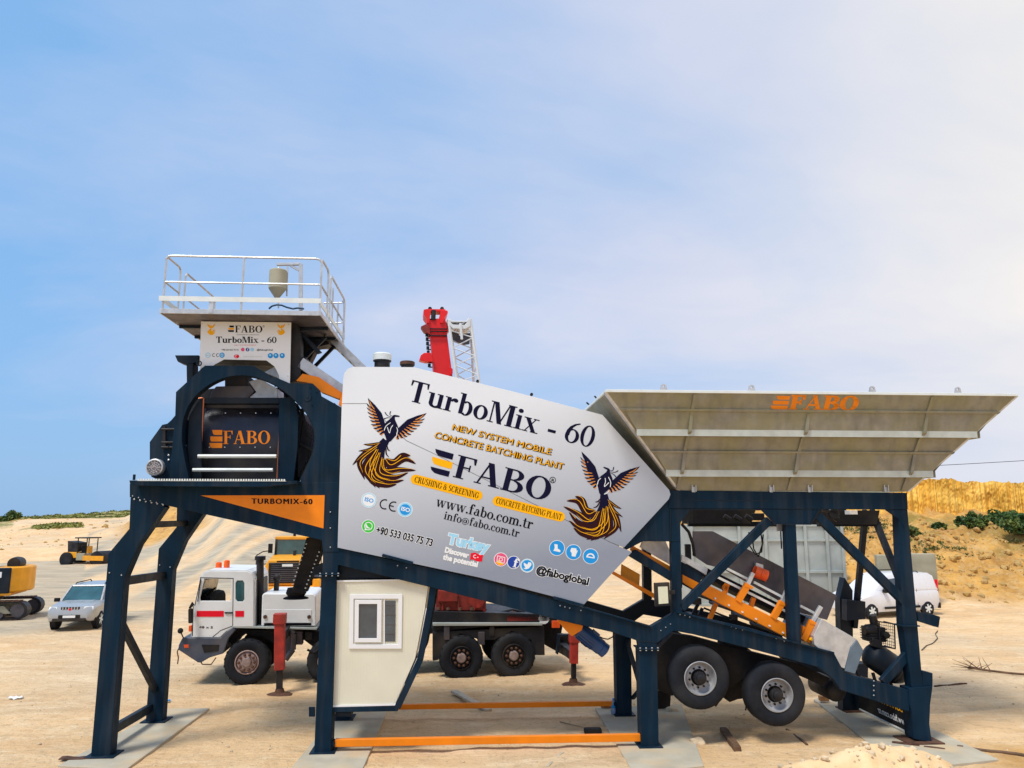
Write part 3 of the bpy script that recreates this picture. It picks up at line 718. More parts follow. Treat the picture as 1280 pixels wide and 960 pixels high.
# ------------------------------------------------------------------ the batching plant's own frame
_a, _b2 = G(113.5, 946.6, 0), G(1150, 928, 0)
PF = Frame(_a, math.atan2(_b2.y - _a.y, _b2.x - _a.x))
P = PF.P
W = 2.62                                       # outer width of the machine
plant = thing('concrete_batching_plant', 'huge dark blue mobile concrete batching plant with white printed side panels standing on concrete pads', 'batching plant', tuple(PF.O), PF.yaw)
def prism(name, pts, y0, y1, m='blue', parent=None, holes=(), bevel=.007, dy=None, smooth=None, label=None):
    """outline seen in the photograph at depth y0, given its real thickness up to y1; dy moves the whole piece back"""
    off = Vector((0, dy or 0, 0))
    mb = MB().extr([P(u, v, y0) + off for u, v in pts], (0, y1 - y0, 0), [[P(u, v, y0) + off for u, v in h] for h in holes])
    return mb.build(name, M[m] if isinstance(m, str) else m, parent or plant, bevel, smooth, label)
def bolts(mb, pts, y, r=.014):
    for u, v in pts: mb.lathe([(r, 0), (r, -.012), (r * .5, -.018)], P(u, v, y), (0, 1, 0), 6)
def along(a, b, n): return [(a[0] + (b[0] - a[0]) * i / (n - 1), a[1] + (b[1] - a[1]) * i / (n - 1)) for i in range(n)]

# ---- left support legs (front and back), box section with a knee
LEG = [(113.5, 947), (137.5, 947), (155, 723), (173, 681), (206, 634), (196, 622), (163, 622), (161.5, 661), (135.5, 692)]
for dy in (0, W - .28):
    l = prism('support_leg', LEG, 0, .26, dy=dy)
    z0 = P(125, 947, 0)
    MB().box(z0.x - .24, z0.x + .26, dy - .10, dy + .36, .0, .022).build('base_plate', M['blue'], l, .003)
    sm = MB(); bolts(sm, along((168, 624), (204, 631), 6), dy and 0, .016); bolts(sm, [(137, 716), (152, 719)], 0, .012)
    s_ = sm.build('bolt', M['galv'], l); s_.location.y = dy
mb = None
def crossbar(fa, ba, w, name='cross_brace', t=.10, y0=.26, y1=None, m='blue2'):
    y1 = W - .28 if y1 is None else y1
    p, q = P(*fa, y0), P(*ba, y1); q.x = p.x if abs(q.x - p.x) < .25 else q.x
    d = (q - p); b = MB(); b.beam(p, q, w, t, (1, 0, 0)); return b.build(name, M[m], plant, .006)
crossbar((150, 727), (212, 719), .16); crossbar((182, 656), (235, 654), .12); crossbar((147, 770), (197, 862), .13); crossbar((129, 919), (195, 885), .16)

# ---- cast column between mixer deck and cabin, front and back; rear column beside the wheels
def column(pts, flange, base, dy, wide=.34):
    l = prism('support_column', pts, 0, wide, dy=dy)
    f = P(*flange, 0); b = P(*base, 0)
    k = MB().box(f.x - .20, f.x + .20, dy - .05, dy + wide + .05, f.z - .012, f.z + .012)
    k.build('flange', M['blue'], l, .003)
    kb = MB()
    for x in (-.16, -.05, .06, .17):
        kb.lathe([(.016, -.03), (.016, .03)], (f.x + x, dy - .03, f.z), (0, 0, 1), 6)
    kb.build('bolt', M['galv'], l)
    MB().box(b.x - .22, b.x + .22, dy - .08, dy + wide + .08, 0, .022).build('base_plate', M['blue'], l, .003)
    return l
for dy in (0, W - .34):
    column([(392.5, 943), (413.5, 943), (420.5, 719), (402, 719)], (411.5, 718), (403, 943), dy)
    column([(802.5, 936.5), (823.5, 936.5), (821.5, 812), (799, 812)], (810.5, 811), (813, 936.5), dy)
prism('lifting_bracket', [(386, 884), (393.5, 884), (393.5, 896), (386, 896)], .08, .12, bevel=.003)
prism('upper_column', [(403, 718), (422, 718), (424, 684), (424, 676), (404, 676)], .002, .30)

# ---- mixer deck: deep tapered side plate with the orange wedge, walkway ledge, serrated grating edge
DECK = [(162, 604.5), (424.5, 603), (424, 690), (404, 690), (402, 675), (257, 643), (207, 631.5), (162, 621.5)]
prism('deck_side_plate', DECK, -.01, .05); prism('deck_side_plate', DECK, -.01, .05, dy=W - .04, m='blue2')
MB().extr([P(u, v, .05) for u, v in ((166, 606), (422, 606), (422, 612), (166, 612))], (0, W - .1, 0)).build('deck_floor', M['blue2'], plant, .004)
w_ = prism('wedge_decal', [(250.8, 619.3), (405.8, 619), (404.3, 660.5)], -.014, -.0101, 'orange', bevel=0)
pr = Print(lambda u, v: P(u, v, -.014)); [pr.sans('TURBOMIX-60', (314.4 + q, 629.6), (389.8 + q, 630.2), 6.8, 'ink', bold=0, space=1.22, dz=q * .001) for q in (0, .5, .9)]; pr.done('lettering', w_)
sm = MB(); bolts(sm, along((166, 620), (203, 630), 6), -.012, .012); bolts(sm, [(413, 640), (413, 660), (413, 684)], -.012, .013); sm.build('bolt', M['galv'], plant)
l_ = MB().extr([P(161.5, 600.5, -.34), P(371.5, 601, -.34), P(371.5, 604.5, -.34), P(330, 608.5, -.34), P(240, 608, -.34), P(200, 607.5, -.34), P(163, 606.5, -.34)], (0, .33, 0)).build('walkway_ledge', M['blue'], plant, .004)
a, b = P(172, 600.3, -.345), P(357.5, 600.3, -.345); g = MB()
n = 58
for i in range(n):
    x0 = a.x + (b.x - a.x) * i / n; x1 = x0 + (b.x - a.x) / n * .62
    g.box(x0, x1, -.350, -.340, a.z - .004, a.z + .028)
g.box(a.x, b.x, -.348, -.341, a.z - .012, a.z - .0035); g.build('grating_edge', M['strip'], l_)
tk = P(165, 600, -.34); MB().tube((tk.x + .03, -.33, tk.z), (tk.x + .03, -.33, tk.z + .10), .025, 8).build('railing_socket', M['blue'], plant)

# ---- mixer house: arched front plate, mixer with its hatch, gearbox guard
ARCH = [(211, 601), (219, 519), (220, 490), (256, 457), (316.5, 457), (334, 467), (362, 479), (391, 479.5), (400, 488), (401.5, 495), (428, 510), (426.5, 605)]
HOLE = [(236.5, 600), (230, 570), (227, 545), (230, 521), (240, 500), (258, 483), (279, 472.5), (300, 469), (322, 472), (345, 482), (365, 497), (382, 515), (391, 532), (393.5, 548), (391, 566), (382, 586), (375, 600)]
# plate with an opening that runs down to the deck: one outline
def smooth_px(p, n=4):
    q = [Vector(a) for a in [p[0]] + p + [p[-1]]]; out = []
    for i in range(1, len(q) - 2):
        for k in range(n):
            t = k / n; a, b, c, d = q[i - 1:i + 3]; v = .5 * ((2 * b) + (c - a) * t + (2 * a - 5 * b + 4 * c - d) * t * t + (3 * b - a - 3 * c + d) * t ** 3); out.append((v.x, v.y))
    return out + [p[-1]]
HOLE = smooth_px(HOLE)
OUT = [(236.5, 605), (211, 605)] + ARCH[1:] + [(375, 605)] + HOLE[::-1][1:]
ar = prism('arch_plate', OUT, -.006, .04, bevel=.005)
rim = MB(); hp = [P(u, v, .041) for u, v in HOLE]
for p, q in zip(hp, hp[1:]): rim.beam(p + Vector((0, .08, 0)), q + Vector((0, .08, 0)), .025, .16)
rim.build('arch_rim', M['blue2'], ar)
prism('arch_plate', OUT, -.006, .05, dy=W - .1, m='blue2')
pk = MB()
for u0, v0, u1, v1 in ((326, 461, 335, 477), (353, 500, 367, 481), (383, 497, 398, 489)):
    pass
pk.lathe([(.085, -.012), (.085, -.001)], P(384, 496, -.006), (0, 1, 0), 20); pk.lathe([(.03, -.02), (.03, -.012)], P(384, 496, -.006), (0, 1, 0), 8)
bolts(pk, [(388, 484), (396, 490), (344, 483), (356, 497), (233, 557), (211, 558), (338, 470), (390, 506)], -.008, .014)
pk.build('bolt_cover', M['blue'], ar)
lug = MB()
for q in _ring(248.5, 454, 3.6, 3.6, 1.2, 1.2, n=14): lug.extr([P(u, v, .0) for u, v in q], (0, .02, 0))
lug.build('lifting_eye', M['blue'], ar)
for a_, b_ in (((231, 599), (228, 545)),):
    pass
prism('hatch_cheek', [(239, 601), (234, 560), (236, 520), (247, 502), (252, 497), (252, 601)], .20, .25, 'blue2')
prism('hatch_cheek', [(349, 497), (367, 497), (373, 520), (372, 560), (367, 601), (347, 601)], .20, .25, 'blue')
# mixer body: barrel across the opening
y0 = .42; mx = MB(); L_, R_ = P(252, 540, y0).x, P(349, 540, y0).x; zc = P(300, 552, y0).z; zt = P(300, 500, y0).z; r = zt - zc
ring = []
for i in range(19):
    t = R(-70 + 160 * i / 18); ring.append((y0 + r * .55 - math.cos(t) * r * .55, zc + math.sin(t) * r))
ring += [(y0 + 1.5, zc + r * .96), (y0 + 1.5, zc - r * .9)]
mx.loft([[(L_, y, z) for y, z in ring], [(R_, y, z) for y, z in ring]])
mxo = mx.build('mixer_drum', mat('mixer_drum_paint', (.010, .014, .030), .34, .25, .3, 3, .1, 60, SAND, .08), plant, smooth=30)
bt = MB()
for i in range(5):
    for v_ in (516, 559): 
        p = P(262 + 19 * i, v_, y0 - .004); bt.lathe([(.012, .0), (.012, -.014)], (p.x, y0 + (.045 if v_ == 516 else .0), p.z), (0, 1, 0), 6)
bt.build('bolt', M['galv'], mxo)
pr = Print(lambda u, v: P(u, v, y0 - .002))
stripes(pr, [(262, 537.5), (278, 537.5), (278, 560), (262, 560)], ['orange'] * 3)
pr.serif('FABO', (278.5, 555), (337.5, 555), 16.5, 'orange'); pr.done('lettering', mxo)
prism('hatch_beam', [(252, 497), (349, 497), (349, 504.5), (252, 504.5)], .30, .42, 'blue2')
prism('hatch_beam', [(252, 505.5), (349, 505.5), (349, 510), (252, 510)], .36, .42, 'dark')
for u, v0_, v1_, u2 in ((254.5, 498, 597, 249.5), (351.5, 498, 598, 346.5)):
    MB().tube(P(u, v0_, .24), P(u2, v1_, .24), .017, 8).build('hatch_rod', M['copperrod'], plant)
MB().path([P(248, 498, .24), P(254.5, 497.5, .24)], .014).build('rod_hook', M['copperrod'], plant); MB().path([P(351.5, 498, .24), P(365, 497.5, .24), P(367, 501, .24)], .014).build('rod_hook', M['copperrod'], plant)
MB().tube(P(247.5, 570.3, .16), P(345.5, 570.3, .16), .036, 12).build('hatch_rail', M['strip'], plant, smooth=30)
MB().tube(P(241, 587.5, .12), P(341, 587.5, .12), .036, 12).build('hatch_rail', M['strip'], plant, smooth=30)
prism('drum_lower_box', [(250, 566), (348, 566), (346, 601), (246, 601)], .44, 1.4, 'dark')
prism('mixer_back_plate', [(225, 603), (222, 520), (240, 492), (262, 486), (285, 484), (345, 486), (372, 505), (386, 530), (388, 552), (384, 575), (374, 603)], 1.5, 1.56, 'dark')
# things above the mixer: dust duct, cement hopper
prism('cement_inlet', [(270, 483), (313, 482), (318, 489), (310, 497.5), (262, 497.5), (264, 490)], .62, 1.1, 'plate')
prism('cement_chute', [(281, 470), (309, 469), (309, 484), (281, 484)], .72, 1.2, 'dark')
prism('dust_duct', [(311, 477), (324, 473), (347, 486), (347, 498), (310, 498), (320, 490)], .66, 1.2, 'galv')
prism('dust_duct', [(322, 470), (349, 455), (349, 473), (334, 467)], .45, .9, 'galv')
sw = MB()
for a_, b_ in (((376, 511), (389, 548)), ((380, 505), (372, 560)), ((371, 553), (392, 563))):
    sw.beam(P(*a_, .5), P(*b_, .5), .05, .05)
sw.build('chain_guard', M['dark'], plant); prism('drive_housing', [(373, 512), (386, 530), (389, 560), (380, 584), (372, 596)], .6, 1.6, 'dark')
# gearbox guard left with pulleys and cooling fan
gb = prism('gearbox_guard', [(187, 552.5), (202.5, 531), (209, 529.5), (214, 525), (219, 519), (222, 530), (222, 601), (200, 601), (189, 596), (187, 575)], .10, .9, 'blue')
pm = MB()
for v_ in (536.5, 553.0, 559.0): pm.tube(P(202, v_, .06), P(218, v_, .06), .025, 8)
pm.beam(P(205.5, 533, .07), P(205.5, 560, .07), .05, .05); pm.build('belt_tensioner', M['dark'], gb, smooth=30); bm_ = MB(); bolts(bm_, [(211, 569), (211, 575)], .10, .02); bm_.build('bolt', M['galv'], gb)
fc = P(192.8, 584, -.02); fan = MB().lathe([(.157, .16), (.165, .05), (.157, 0), (.135, -.01), (.125, .02), (.12, .05)], fc, (0, 1, 0), 28, cap=False).build('cooling_fan', M['galv'], plant, smooth=30)
MB().lathe([(.122, .05), (.05, .035), (.04, .0), (.001, -.015)], fc, (0, 1, 0), 24).build('fan_hub', mat('fan_grille', (.30, .24, .24), .5, .3, .3, 12), fan, smooth=30)
gr = MB()
for k in range(12):
    t = math.pi * k / 6; gr.tube(fc + Vector((math.cos(t) * .03, -.005, math.sin(t) * .03)), fc + Vector((math.cos(t) * .13, -.005, math.sin(t) * .13)), .004, 4)
for r_ in (.06, .095): gr.path([fc + Vector((math.cos(t) * r_, -.005, math.sin(t) * r_)) for t in [R(20 * k) for k in range(19)]], .004, 4)
gr.build('fan_grille', M['galv'], fan)
prism('top_bracket', [(218.5, 444), (248.5, 444), (248.5, 452), (233, 456), (222, 452)], .3, .6, 'blue2'); prism('bracket_post', [(233, 456), (241.5, 454), (241, 484), (233.5, 486)], .3, .6, 'blue2')

# ---- name board above the arch, dark frame behind
NB = [(251.3, 401.7), (364, 403), (362.3, 480), (349, 478), (348.6, 469), (343, 458), (333, 450.5), (280, 449.3), (268, 456), (258, 465), (249, 470)]
nb = MB().extr([P(u, v, .10) for u, v in NB], (0, .012, 0)).build('name_board', graded_sheet('name_board_sheet', 5.6, 6.4, (.82, .82, .81), (.55, .56, .61)), plant, .002)
S = lambda u, v: P(u, v, .10); pr = Print(S)
stripes(pr, [(285, 407), (292.5, 407), (292.5, 415), (285, 415)], ['ink', 'gold', 'ink']); pr.serif('FABO', (293.5, 415.6), (327.8, 415.9), 8.6, 'ink'); pr.ring((329.6, 408), 1.2, .4, 'ink', n=10)
pr.serif('TurboMix - 60', (270, 428.4), (345.5, 428.7), 7.6, 'ink', grow=.01)
pr.sans('CONCRETE BATCHING PLANT', (296, 418.9), (324, 419.1), 1.0, 'ink', bold=0); pr.sans('NEW SYSTEM MOBILE', (293, 432), (320, 432), 1.1, 'pred', bold=0)
pr.sans('+90 533 035 75 73', (277, 438.3), (298, 438.3), 2.0, 'ink', bold=.01); pr.sans('@faboglobal', (321, 438.3), (341, 438.3), 2.0, 'ink', bold=.01)
for x, c in ((303.5, 'ppink'), (309.5, 'fblue'), (315.3, 'plight')): pr.disc((x, 437), 2.3, c, .0003)
pr.serif('f', (308.8, 438.4), (310.5, 438.4), 3, 'pwhite', lift=.001)
for x, c, i in ((260, 'plight', 'pwhite'), (277.5, 'pblue', 'plight')): pr.disc((x, 444), 3.3, c, .0003); pr.disc((x, 444), 2.2, i, .0006)
pr.sans('ISO', (258.2, 444.8), (261.8, 444.8), 1.5, 'pblue', bold=.01); pr.sans('ISO', (275.8, 444.8), (279.3, 444.8), 1.5, 'fblue', bold=.01)
pr.ring((267.5, 444), 2.2, .6, 'ink', a0=60, a1=300, n=14); pr.ring((272.4, 444), 2.2, .6, 'ink', a0=60, a1=300, n=14)
pr.disc((295.7, 445.5), 3.3, 'pred', .0003, ey=.72); pr.ring((295.2, 445.5), 1.5, .5, 'pwhite', .0006, 50, 310, 12)
pr.sans('www.fabo.com.tr', (304, 446.5), (328, 446.5), 1.8, 'pgrey', bold=0)
for x in (338.0, 345.0, 352.8): pr.disc((x, 444.6), 3.3, 'pblue', .0003); pr.disc((x - .3, 444), 1.3, 'plight', .0006, n=8)
phoenix(pr, (264, 409.5), 15 / 760, 0, False, True); phoenix(pr, (351.5, 409.5), 15 / 760, 0, True, True)
pr.done('print', nb)
sc_ = MB(); bolts(sc_, [(253, 405), (361, 406), (360, 470), (252, 460)], .10, .01); sc_.build('screw', M['galv'], nb)
prism('mixer_tower', [(252, 403), (362, 404), (360, 448), (252, 448)], .16, 2.3, 'blue2')
prism('tower_post', [(364, 404), (371, 404), (376, 425), (376, 470), (362, 479)], .25, .5, 'dark')
prism('tower_gusset', [(371, 404), (391, 404), (412, 430), (396, 434), (378, 470), (374, 470)], 1.6, 1.9, 'dark')
prism('tower_post', [(364, 404), (388, 404), (388, 480), (364, 480)], W - .4, W - .1, 'blue2')
prism('gangway_support', [(372, 415), (378, 415), (402, 440), (396, 442)], .5, .6, 'blue2')

# ---- top platform with railings
fx0, fx1 = P(199.5, 388, -.42).x, P(401.5, 391, -.42).x; pz = P(200, 391.5, -.42).z; pyf, pyb = -.42, 2.55
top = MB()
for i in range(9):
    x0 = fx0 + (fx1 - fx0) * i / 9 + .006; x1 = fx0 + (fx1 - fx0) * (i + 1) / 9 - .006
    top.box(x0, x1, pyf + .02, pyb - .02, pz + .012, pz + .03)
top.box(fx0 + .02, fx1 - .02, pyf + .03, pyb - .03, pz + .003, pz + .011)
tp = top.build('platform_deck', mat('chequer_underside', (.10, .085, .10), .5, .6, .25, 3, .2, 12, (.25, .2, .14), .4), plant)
e = MB(); pz2 = P(200, 387, -.42).z
e.box(fx0, fx1, pyf - .012, pyf + .018, pz, pz2 + .02); e.box(fx0 - .001, fx0 + .02, pyf + .02, pyb, pz - .001, pz2 + .02); e.box(fx1 - .02, fx1 + .001, pyf + .02, pyb, pz - .001, pz2 + .02); e.box(fx0, fx1, pyb - .001, pyb + .02, pz, pz2 + .02)
e.build('platform_edge', M['galv'], tp, .003)
ub = MB()
for k in (.32, .62, .88): ub.box(fx0 + .03, fx1 - .03, pyf + (pyb - pyf) * k - .03, pyf + (pyb - pyf) * k + .03, pz - .05, pz)
for k in (.25, .72): ub.box(fx0 + (fx1 - fx0) * k - .04, fx0 + (fx1 - fx0) * k + .04, .75, pyb - .1, pz - .09, pz - .05)
ub.build('platform_joist', M['blue2'], tp, .004)
# knee braces
for u in (394,):
    kb = MB(); x_ = P(u, 391, 0).x; xt = P(252 if u < 300 else 362, 430, .3).x
    for yy in (1.2, 2.2): kb.beam((x_, yy, pz - .02), (xt, yy, pz - .62), .07, .07)
    kb.build('knee_brace', M['blue2'], plant, .004)
rz = P(300, 321.5, -.42).z; mz = P(300, 354, -.42).z; tz0, tz1 = P(300, 378, -.42).z, P(300, 373.2, -.42).z
rr = .021
def post(x, y, z0, z1, name='railing_post', par=None): return MB().tube((x, y, z0), (x, y, z1), rr, 8).build(name, M['galv'], par or rail, smooth=40)
rail = MB().path([(fx0 + .05, pyf, rz - .06), (fx0 + .09, pyf, rz - .01), (fx0 + .14, pyf, rz), (fx1 - .14, pyf, rz), (fx1 - .07, pyf, rz - .02), (fx1 - .03, pyf, rz - .07)], rr, 8).build('top_rail', M['galv'], plant, smooth=40)
MB().tube((fx0 + .04, pyf, mz), (fx1 - .03, pyf, mz), rr * .85, 8).build('mid_rail', M['galv'], rail, smooth=40)
MB().box(fx0 - .02, fx1 - .01, pyf - .03, pyf - .022, tz0, tz1 + .02).build('toe_board', M['strip'], rail)
for x in (fx0 + .05, (fx0 + fx1) / 2 - .0, fx1 - .03): post(x, pyf, pz, rz - (.06 if x != (fx0 + fx1) / 2 else 0))
MB().box(fx0 + .9, fx0 + .98, pyf - .02, pyf + .02, pz + .02, tz0).build('toe_bracket', M['galv'], rail)
for sx, x in ((-1, fx0 + .05), (1, fx1 - .03)):
    sd_ = MB().path([(x, pyf, rz - .06), (x, pyf + .05, rz - .01), (x, .22, rz), (x, .30, rz - .04), (x, .32, rz - .12)], rr, 8).build('side_rail', M['galv'], plant, smooth=40)
    MB().tube((x, pyf, mz), (x, .32, mz), rr * .85, 8).build('mid_rail', M['galv'], sd_, smooth=40)
    MB().tube((x, .32, pz), (x, .32, rz - .1), rr, 8).build('railing_post', M['galv'], sd_, smooth=40)
    sd2 = MB().path([(x, .60, pz + .06), (x, .60, rz - .08), (x, .66, rz), (x, 2.32, rz), (x, 2.45, rz - .1)], rr, 8).build('side_rail', M['galv'], plant, smooth=40)
    MB().tube((x, .60, mz), (x, 2.45, mz), rr * .85, 8).build('mid_rail', M['galv'], sd2, smooth=40)
    MB().tube((x, 2.45, pz), (x, 2.45, rz - .08), rr, 8).build('railing_post', M['galv'], sd2, smooth=40)
    MB().box(x - .006, x + .006, pyf + .02, 2.4, tz0 - .02, tz1).build('toe_board', M['strip'], sd2)
# filter pot hanging from a small gallows
fy = .35; c0 = P(348, 339, fy); c1 = P(348, 361, fy); c2 = P(348, 372, fy); rd_ = (P(359, 350, fy) - P(337, 350, fy)).x / 2
pot = MB().lathe([(rd_ * .9, c0.z - c0.z + .02), (rd_, 0), (rd_, c1.z - c0.z), (.05, c2.z - c0.z), (.02, c2.z - c0.z - .10)], c0, (0, 0, 1), 20)
po = pot.build('filter_pot', M['oldconc'], plant, smooth=30)
MB().tube(P(348, 375, fy), P(348, 385, fy), .016, 8).build('drain_pipe', M['galv'], po)
gw = MB(); gp = P(376, 388, fy + .1); gt = P(376, 330, fy + .1)
gw.beam(gp, gt, .07, .07); gw.beam(gt, P(346, 330.5, fy + .1), .05, .07); gw.beam(P(374, 338, fy + .1), P(362, 331, fy + .1), .05, .04); gw.beam(P(348, 331, fy + .1), P(348, 340, fy + .05), .02, .02)
gw.beam(P(359.5, 333, fy + .08), P(358.5, 370, fy + .08), .03, .03, (0, 1, 0)); gw.build('gallows_post', M['galv'], plant, .004)
MB().path([P(u, v, fy - .2) for u, v in ((336, 386), (340, 382.5), (346, 381), (352, 381.5), (358, 384), (366, 386), (372, 385), (380, 386))], .018).build('air_hose', mat('teal_hose', (.01, .06, .12), .4), plant, smooth=60)

# ---- access stair behind, right of the platform
stx = MB(); p0, p1 = P(416, 424, 1.75), P(452, 459, 1.75); stx.beam(p0, p1 + (p1 - p0) * 1.2, .16, .03); stx.beam(p0 + Vector((0, .7, 0)), p1 + (p1 - p0) * 1.2 + Vector((0, .7, 0)), .16, .03)
st = stx.build('stair_stringer', M['galv'], plant, .004)
for i in range(9):
    q = p0 + (p1 - p0) * (i * .26); MB().box(q.x - .1, q.x + .1, 1.77, 2.44, q.z - .015, q.z + .015).build('tread', M['galv'], st)
for u0 in (414, 421, 429):
    q = P(u0, 420, 1.75); MB().tube((q.x, 1.75, P(u0, 427, 1.75).z), (q.x, 1.75, P(u0, 378 if u0 > 414 else 360, 1.75).z), .02, 6).build('handrail_post', M['galv'], st)
hr = MB()
for v_ in (379, 404): hr.tube(P(405, v_, 1.75), P(428, v_ - .5, 1.75), .017, 6)
hr.path([P(428, 376, 1.75), P(430, 379, 1.75), P(430, 424, 1.75)], .02); hr.tube(P(404, 362, 1.75), P(428, 400, 1.75), .017); hr.tube(P(404, 385, 1.75), P(429, 424, 1.75), .017); hr.build('handrail', M['galv'], st, smooth=40)

# ---- skip / belt cover between tower and white panel
prism('belt_cover', [(379, 447), (431, 482), (431, 500), (371, 458)], .25, 1.6, 'galv')
prism('belt_frame', [(378, 467), (398, 471), (429, 492), (424, 499), (401, 490), (390, 479.5), (370, 476)], .15, .35, 'orange')
prism('belt_gusset', [(431, 486), (431, 512), (423, 506), (425, 498)], .02, .12, 'orange')
prism('cement_pipe', [(372, 445), (382, 446), (386, 462), (376, 475), (368, 478), (366, 460)], .4, .8, 'dark', smooth=50)
# ---- big printed side panels (upper and lower sheet) and the housing behind them
PY = -.04
UP = [(429, 473), (430.5, 466), (434.5, 461), (441, 458.5), (517, 459), (640, 489), (753, 518.5), (836.5, 612.5), (838, 618), (836, 624), (780, 684.5), (763, 677.5), (640, 616), (545, 568), (508, 550.5), (459, 504.2), (427.3, 504.2)]
LO = [(427.2, 504.9), (458.7, 504.9), (507.7, 551.2), (544.8, 568.6), (639.8, 616.6), (762.8, 678.1), (790, 690), (760, 722), (730, 755.5), (600, 722), (422, 684.5)]
vin = graded_sheet('side_panel_sheet', P(600, 700, PY).z - .16 * P(600, 700, PY).x - .25, P(600, 505, PY).z - .16 * P(600, 505, PY).x, (.83, .85, .86), (.27, .31, .39), rough=.38, metal=.22, slope=.16)
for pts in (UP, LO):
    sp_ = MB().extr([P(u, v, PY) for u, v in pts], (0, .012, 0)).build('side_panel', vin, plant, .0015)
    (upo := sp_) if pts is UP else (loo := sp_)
hs = [(433, 476), (443, 463), (517, 463), (750, 522), (830, 614), (830, 622), (776, 680), (722, 748), (428, 680)]
MB().extr([P(u, v, .0) for u, v in hs], (0, W, 0)).build('bin_housing', M['galv'], plant, .01)
hg = MB()
for (a_, b_) in (((478, 702 - 8), (516, 702 + 2)), ((692, 747), (729, 757))):
    hg = MB(); hg.beam(P(*a_, PY - .02), P(*b_, PY - .02), .055, .02); bolts(hg, along(a_, b_, 4), PY - .03, .010); hg.build('panel_latch', M['blue'], plant, .002)
kn = MB()
for u, v in ((597, 476.5), (664.5, 493)): MB().lathe([(.03, -.02), (.03, .05)], P(u, v, .0), (0, 1, 0), 10).build('edge_clamp', M['black'], plant)
S = lambda u, v: P(u, v, PY)
pr = Print(S)
pr.serif('TurboMix - 60', (508.5, 500.4), (739.5, 560.2), 26.5, 'navy', grow=.004)
for off, ink, l, gr_ in (((1.3, .9), 'ink', 0, .0), ((.6, -.3), 'ink', .0003, .0), ((-.4, .6), 'ink', .0006, .0), ((0, 0), 'gold', .0012, 0)):
    pr.sans('NEW SYSTEM MOBILE', (565 + off[0], 537 + off[1]), (688 + off[0], 568.4 + off[1]), 7.6, ink, bold=0, dz=l)
    pr.sans('CONCRETE BATCHING PLANT', (543 + off[0], 547 + off[1]), (703 + off[0], 587 + off[1]), 8.0, ink, bold=0, dz=l)
def cv(X, Y): return (420 + X / 5.332, 440 + Y / 5.333)
pr.poly([cv(662, 645), cv(785, 680), cv(776, 719), cv(705, 700), cv(680, 690), cv(665, 668)], 'navy')
pr.poly([cv(642, 697), cv(780, 737), cv(768, 781), cv(690, 760), cv(652, 745), cv(641, 722)], 'gold')
pr.poly([cv(630, 763), cv(760, 796), cv(750, 833), cv(690, 818), cv(655, 806), cv(635, 785)], 'navy')
pr.serif('FABO', (564.5, 595.6), (684.5, 627.0), 28.5, 'navy', grow=.004)
pr.ring((690.8, 600), 4.0, .8, 'ink', n=18); pr.sans('R', (689, 602.0), (692.4, 602.9), 4, 'ink')
def pill(a, b, r, ink):
    a, b = Vector(a), Vector(b); d = (b - a).normalized(); n_ = Vector((-d.y, d.x)); t0 = math.atan2(n_.y, n_.x)
    pr.poly([tuple(a + Vector((math.cos(t0 + R(k)), math.sin(t0 + R(k)))) * r) for k in range(0, 181, 20)] + [tuple(b + Vector((math.cos(t0 + R(k)), math.sin(t0 + R(k)))) * r) for k in range(180, 361, 20)], ink)
pill((519.5, 599.3), (597, 619.2), 6.2, 'gold'); pill((622, 626.3), (700, 645.8), 6.2, 'gold')
pr.serif('CRUSHING & SCREENING', (517.5, 602.5), (597.5, 623.1), 7.4, 'ink', lift=.001, grow=.004); pr.serif('CONCRETE BATCHING PLANT', (619.5, 629.0), (701, 650.2), 7.4, 'ink', lift=.001, grow=.004)
pr.serif('www.fabo.com.tr', (544.5, 632.5), (664.6, 661.5), 13, 'ink', grow=.003); pr.serif('info@fabo.com.tr', (554.2, 648.6), (648, 671.6), 10.2, 'ink', grow=.002)
for c, i, o_, t in (((461, 625.3), 'plight', 'pwhite', 'pblue'), ((506.5, 637), 'pblue', 'plight', 'pwhite')):
    pr.disc(c, 9.6, 'pwhite', 0); pr.disc(c, 8.9, o_ if o_ != 'pwhite' else 'plight', .0004); pr.disc(c, 7.8 if o_ == 'pwhite' else 6.8, 'pwhite' if o_ == 'pwhite' else 'pblue', .0008)
    pr.sans('ISO', (c[0] - 5.2, c[1] + .8), (c[0] + 5.2, c[1] + 3.4), 5.0, t, bold=.03)
pr.ring((481, 630.4), 6.5, 1.5, 'ink', a0=70, a1=300); pr.ring((492.4, 633.2), 6.5, 1.5, 'ink', a0=70, a1=300); pr.poly([(486.6, 631.0), (492.2, 632.4), (492.0, 633.9), (486.4, 632.5)], 'ink')
pr.disc((460.4, 658), 8.6, 'pwhite'); pr.disc((460.4, 658), 7.8, 'pgreen', .0004); pr.ring((460.6, 657.6), 5.2, 1.0, 'pwhite', .0008); pr.stroke([(457.6, 655.4), (458.6, 658.6), (462.6, 660.8)], 2.2, 'pwhite', .0009); pr.poly([(455.4, 663), (456.6, 660), (459, 662.4)], 'pwhite', .0008)
pr.sans('+90 533 035 75 73', (469.8, 666.2), (539.6, 682.8), 9.2, 'ink', bold=.03, outline='pwhite')
pr.sans('Turkey', (559.5, 679), (609.5, 689.8), 12.6, 'plight', bold=.05, outline='pwhite'); pr.sans('Discover', (556, 690.2), (585.0, 697.4), 6.6, 'pwhite', bold=.05, outline='pgrey', extra=.03); pr.sans('the potential', (553.6, 699), (596.3, 708.6), 6.6, 'pwhite', bold=.05, outline='pgrey', extra=.03)
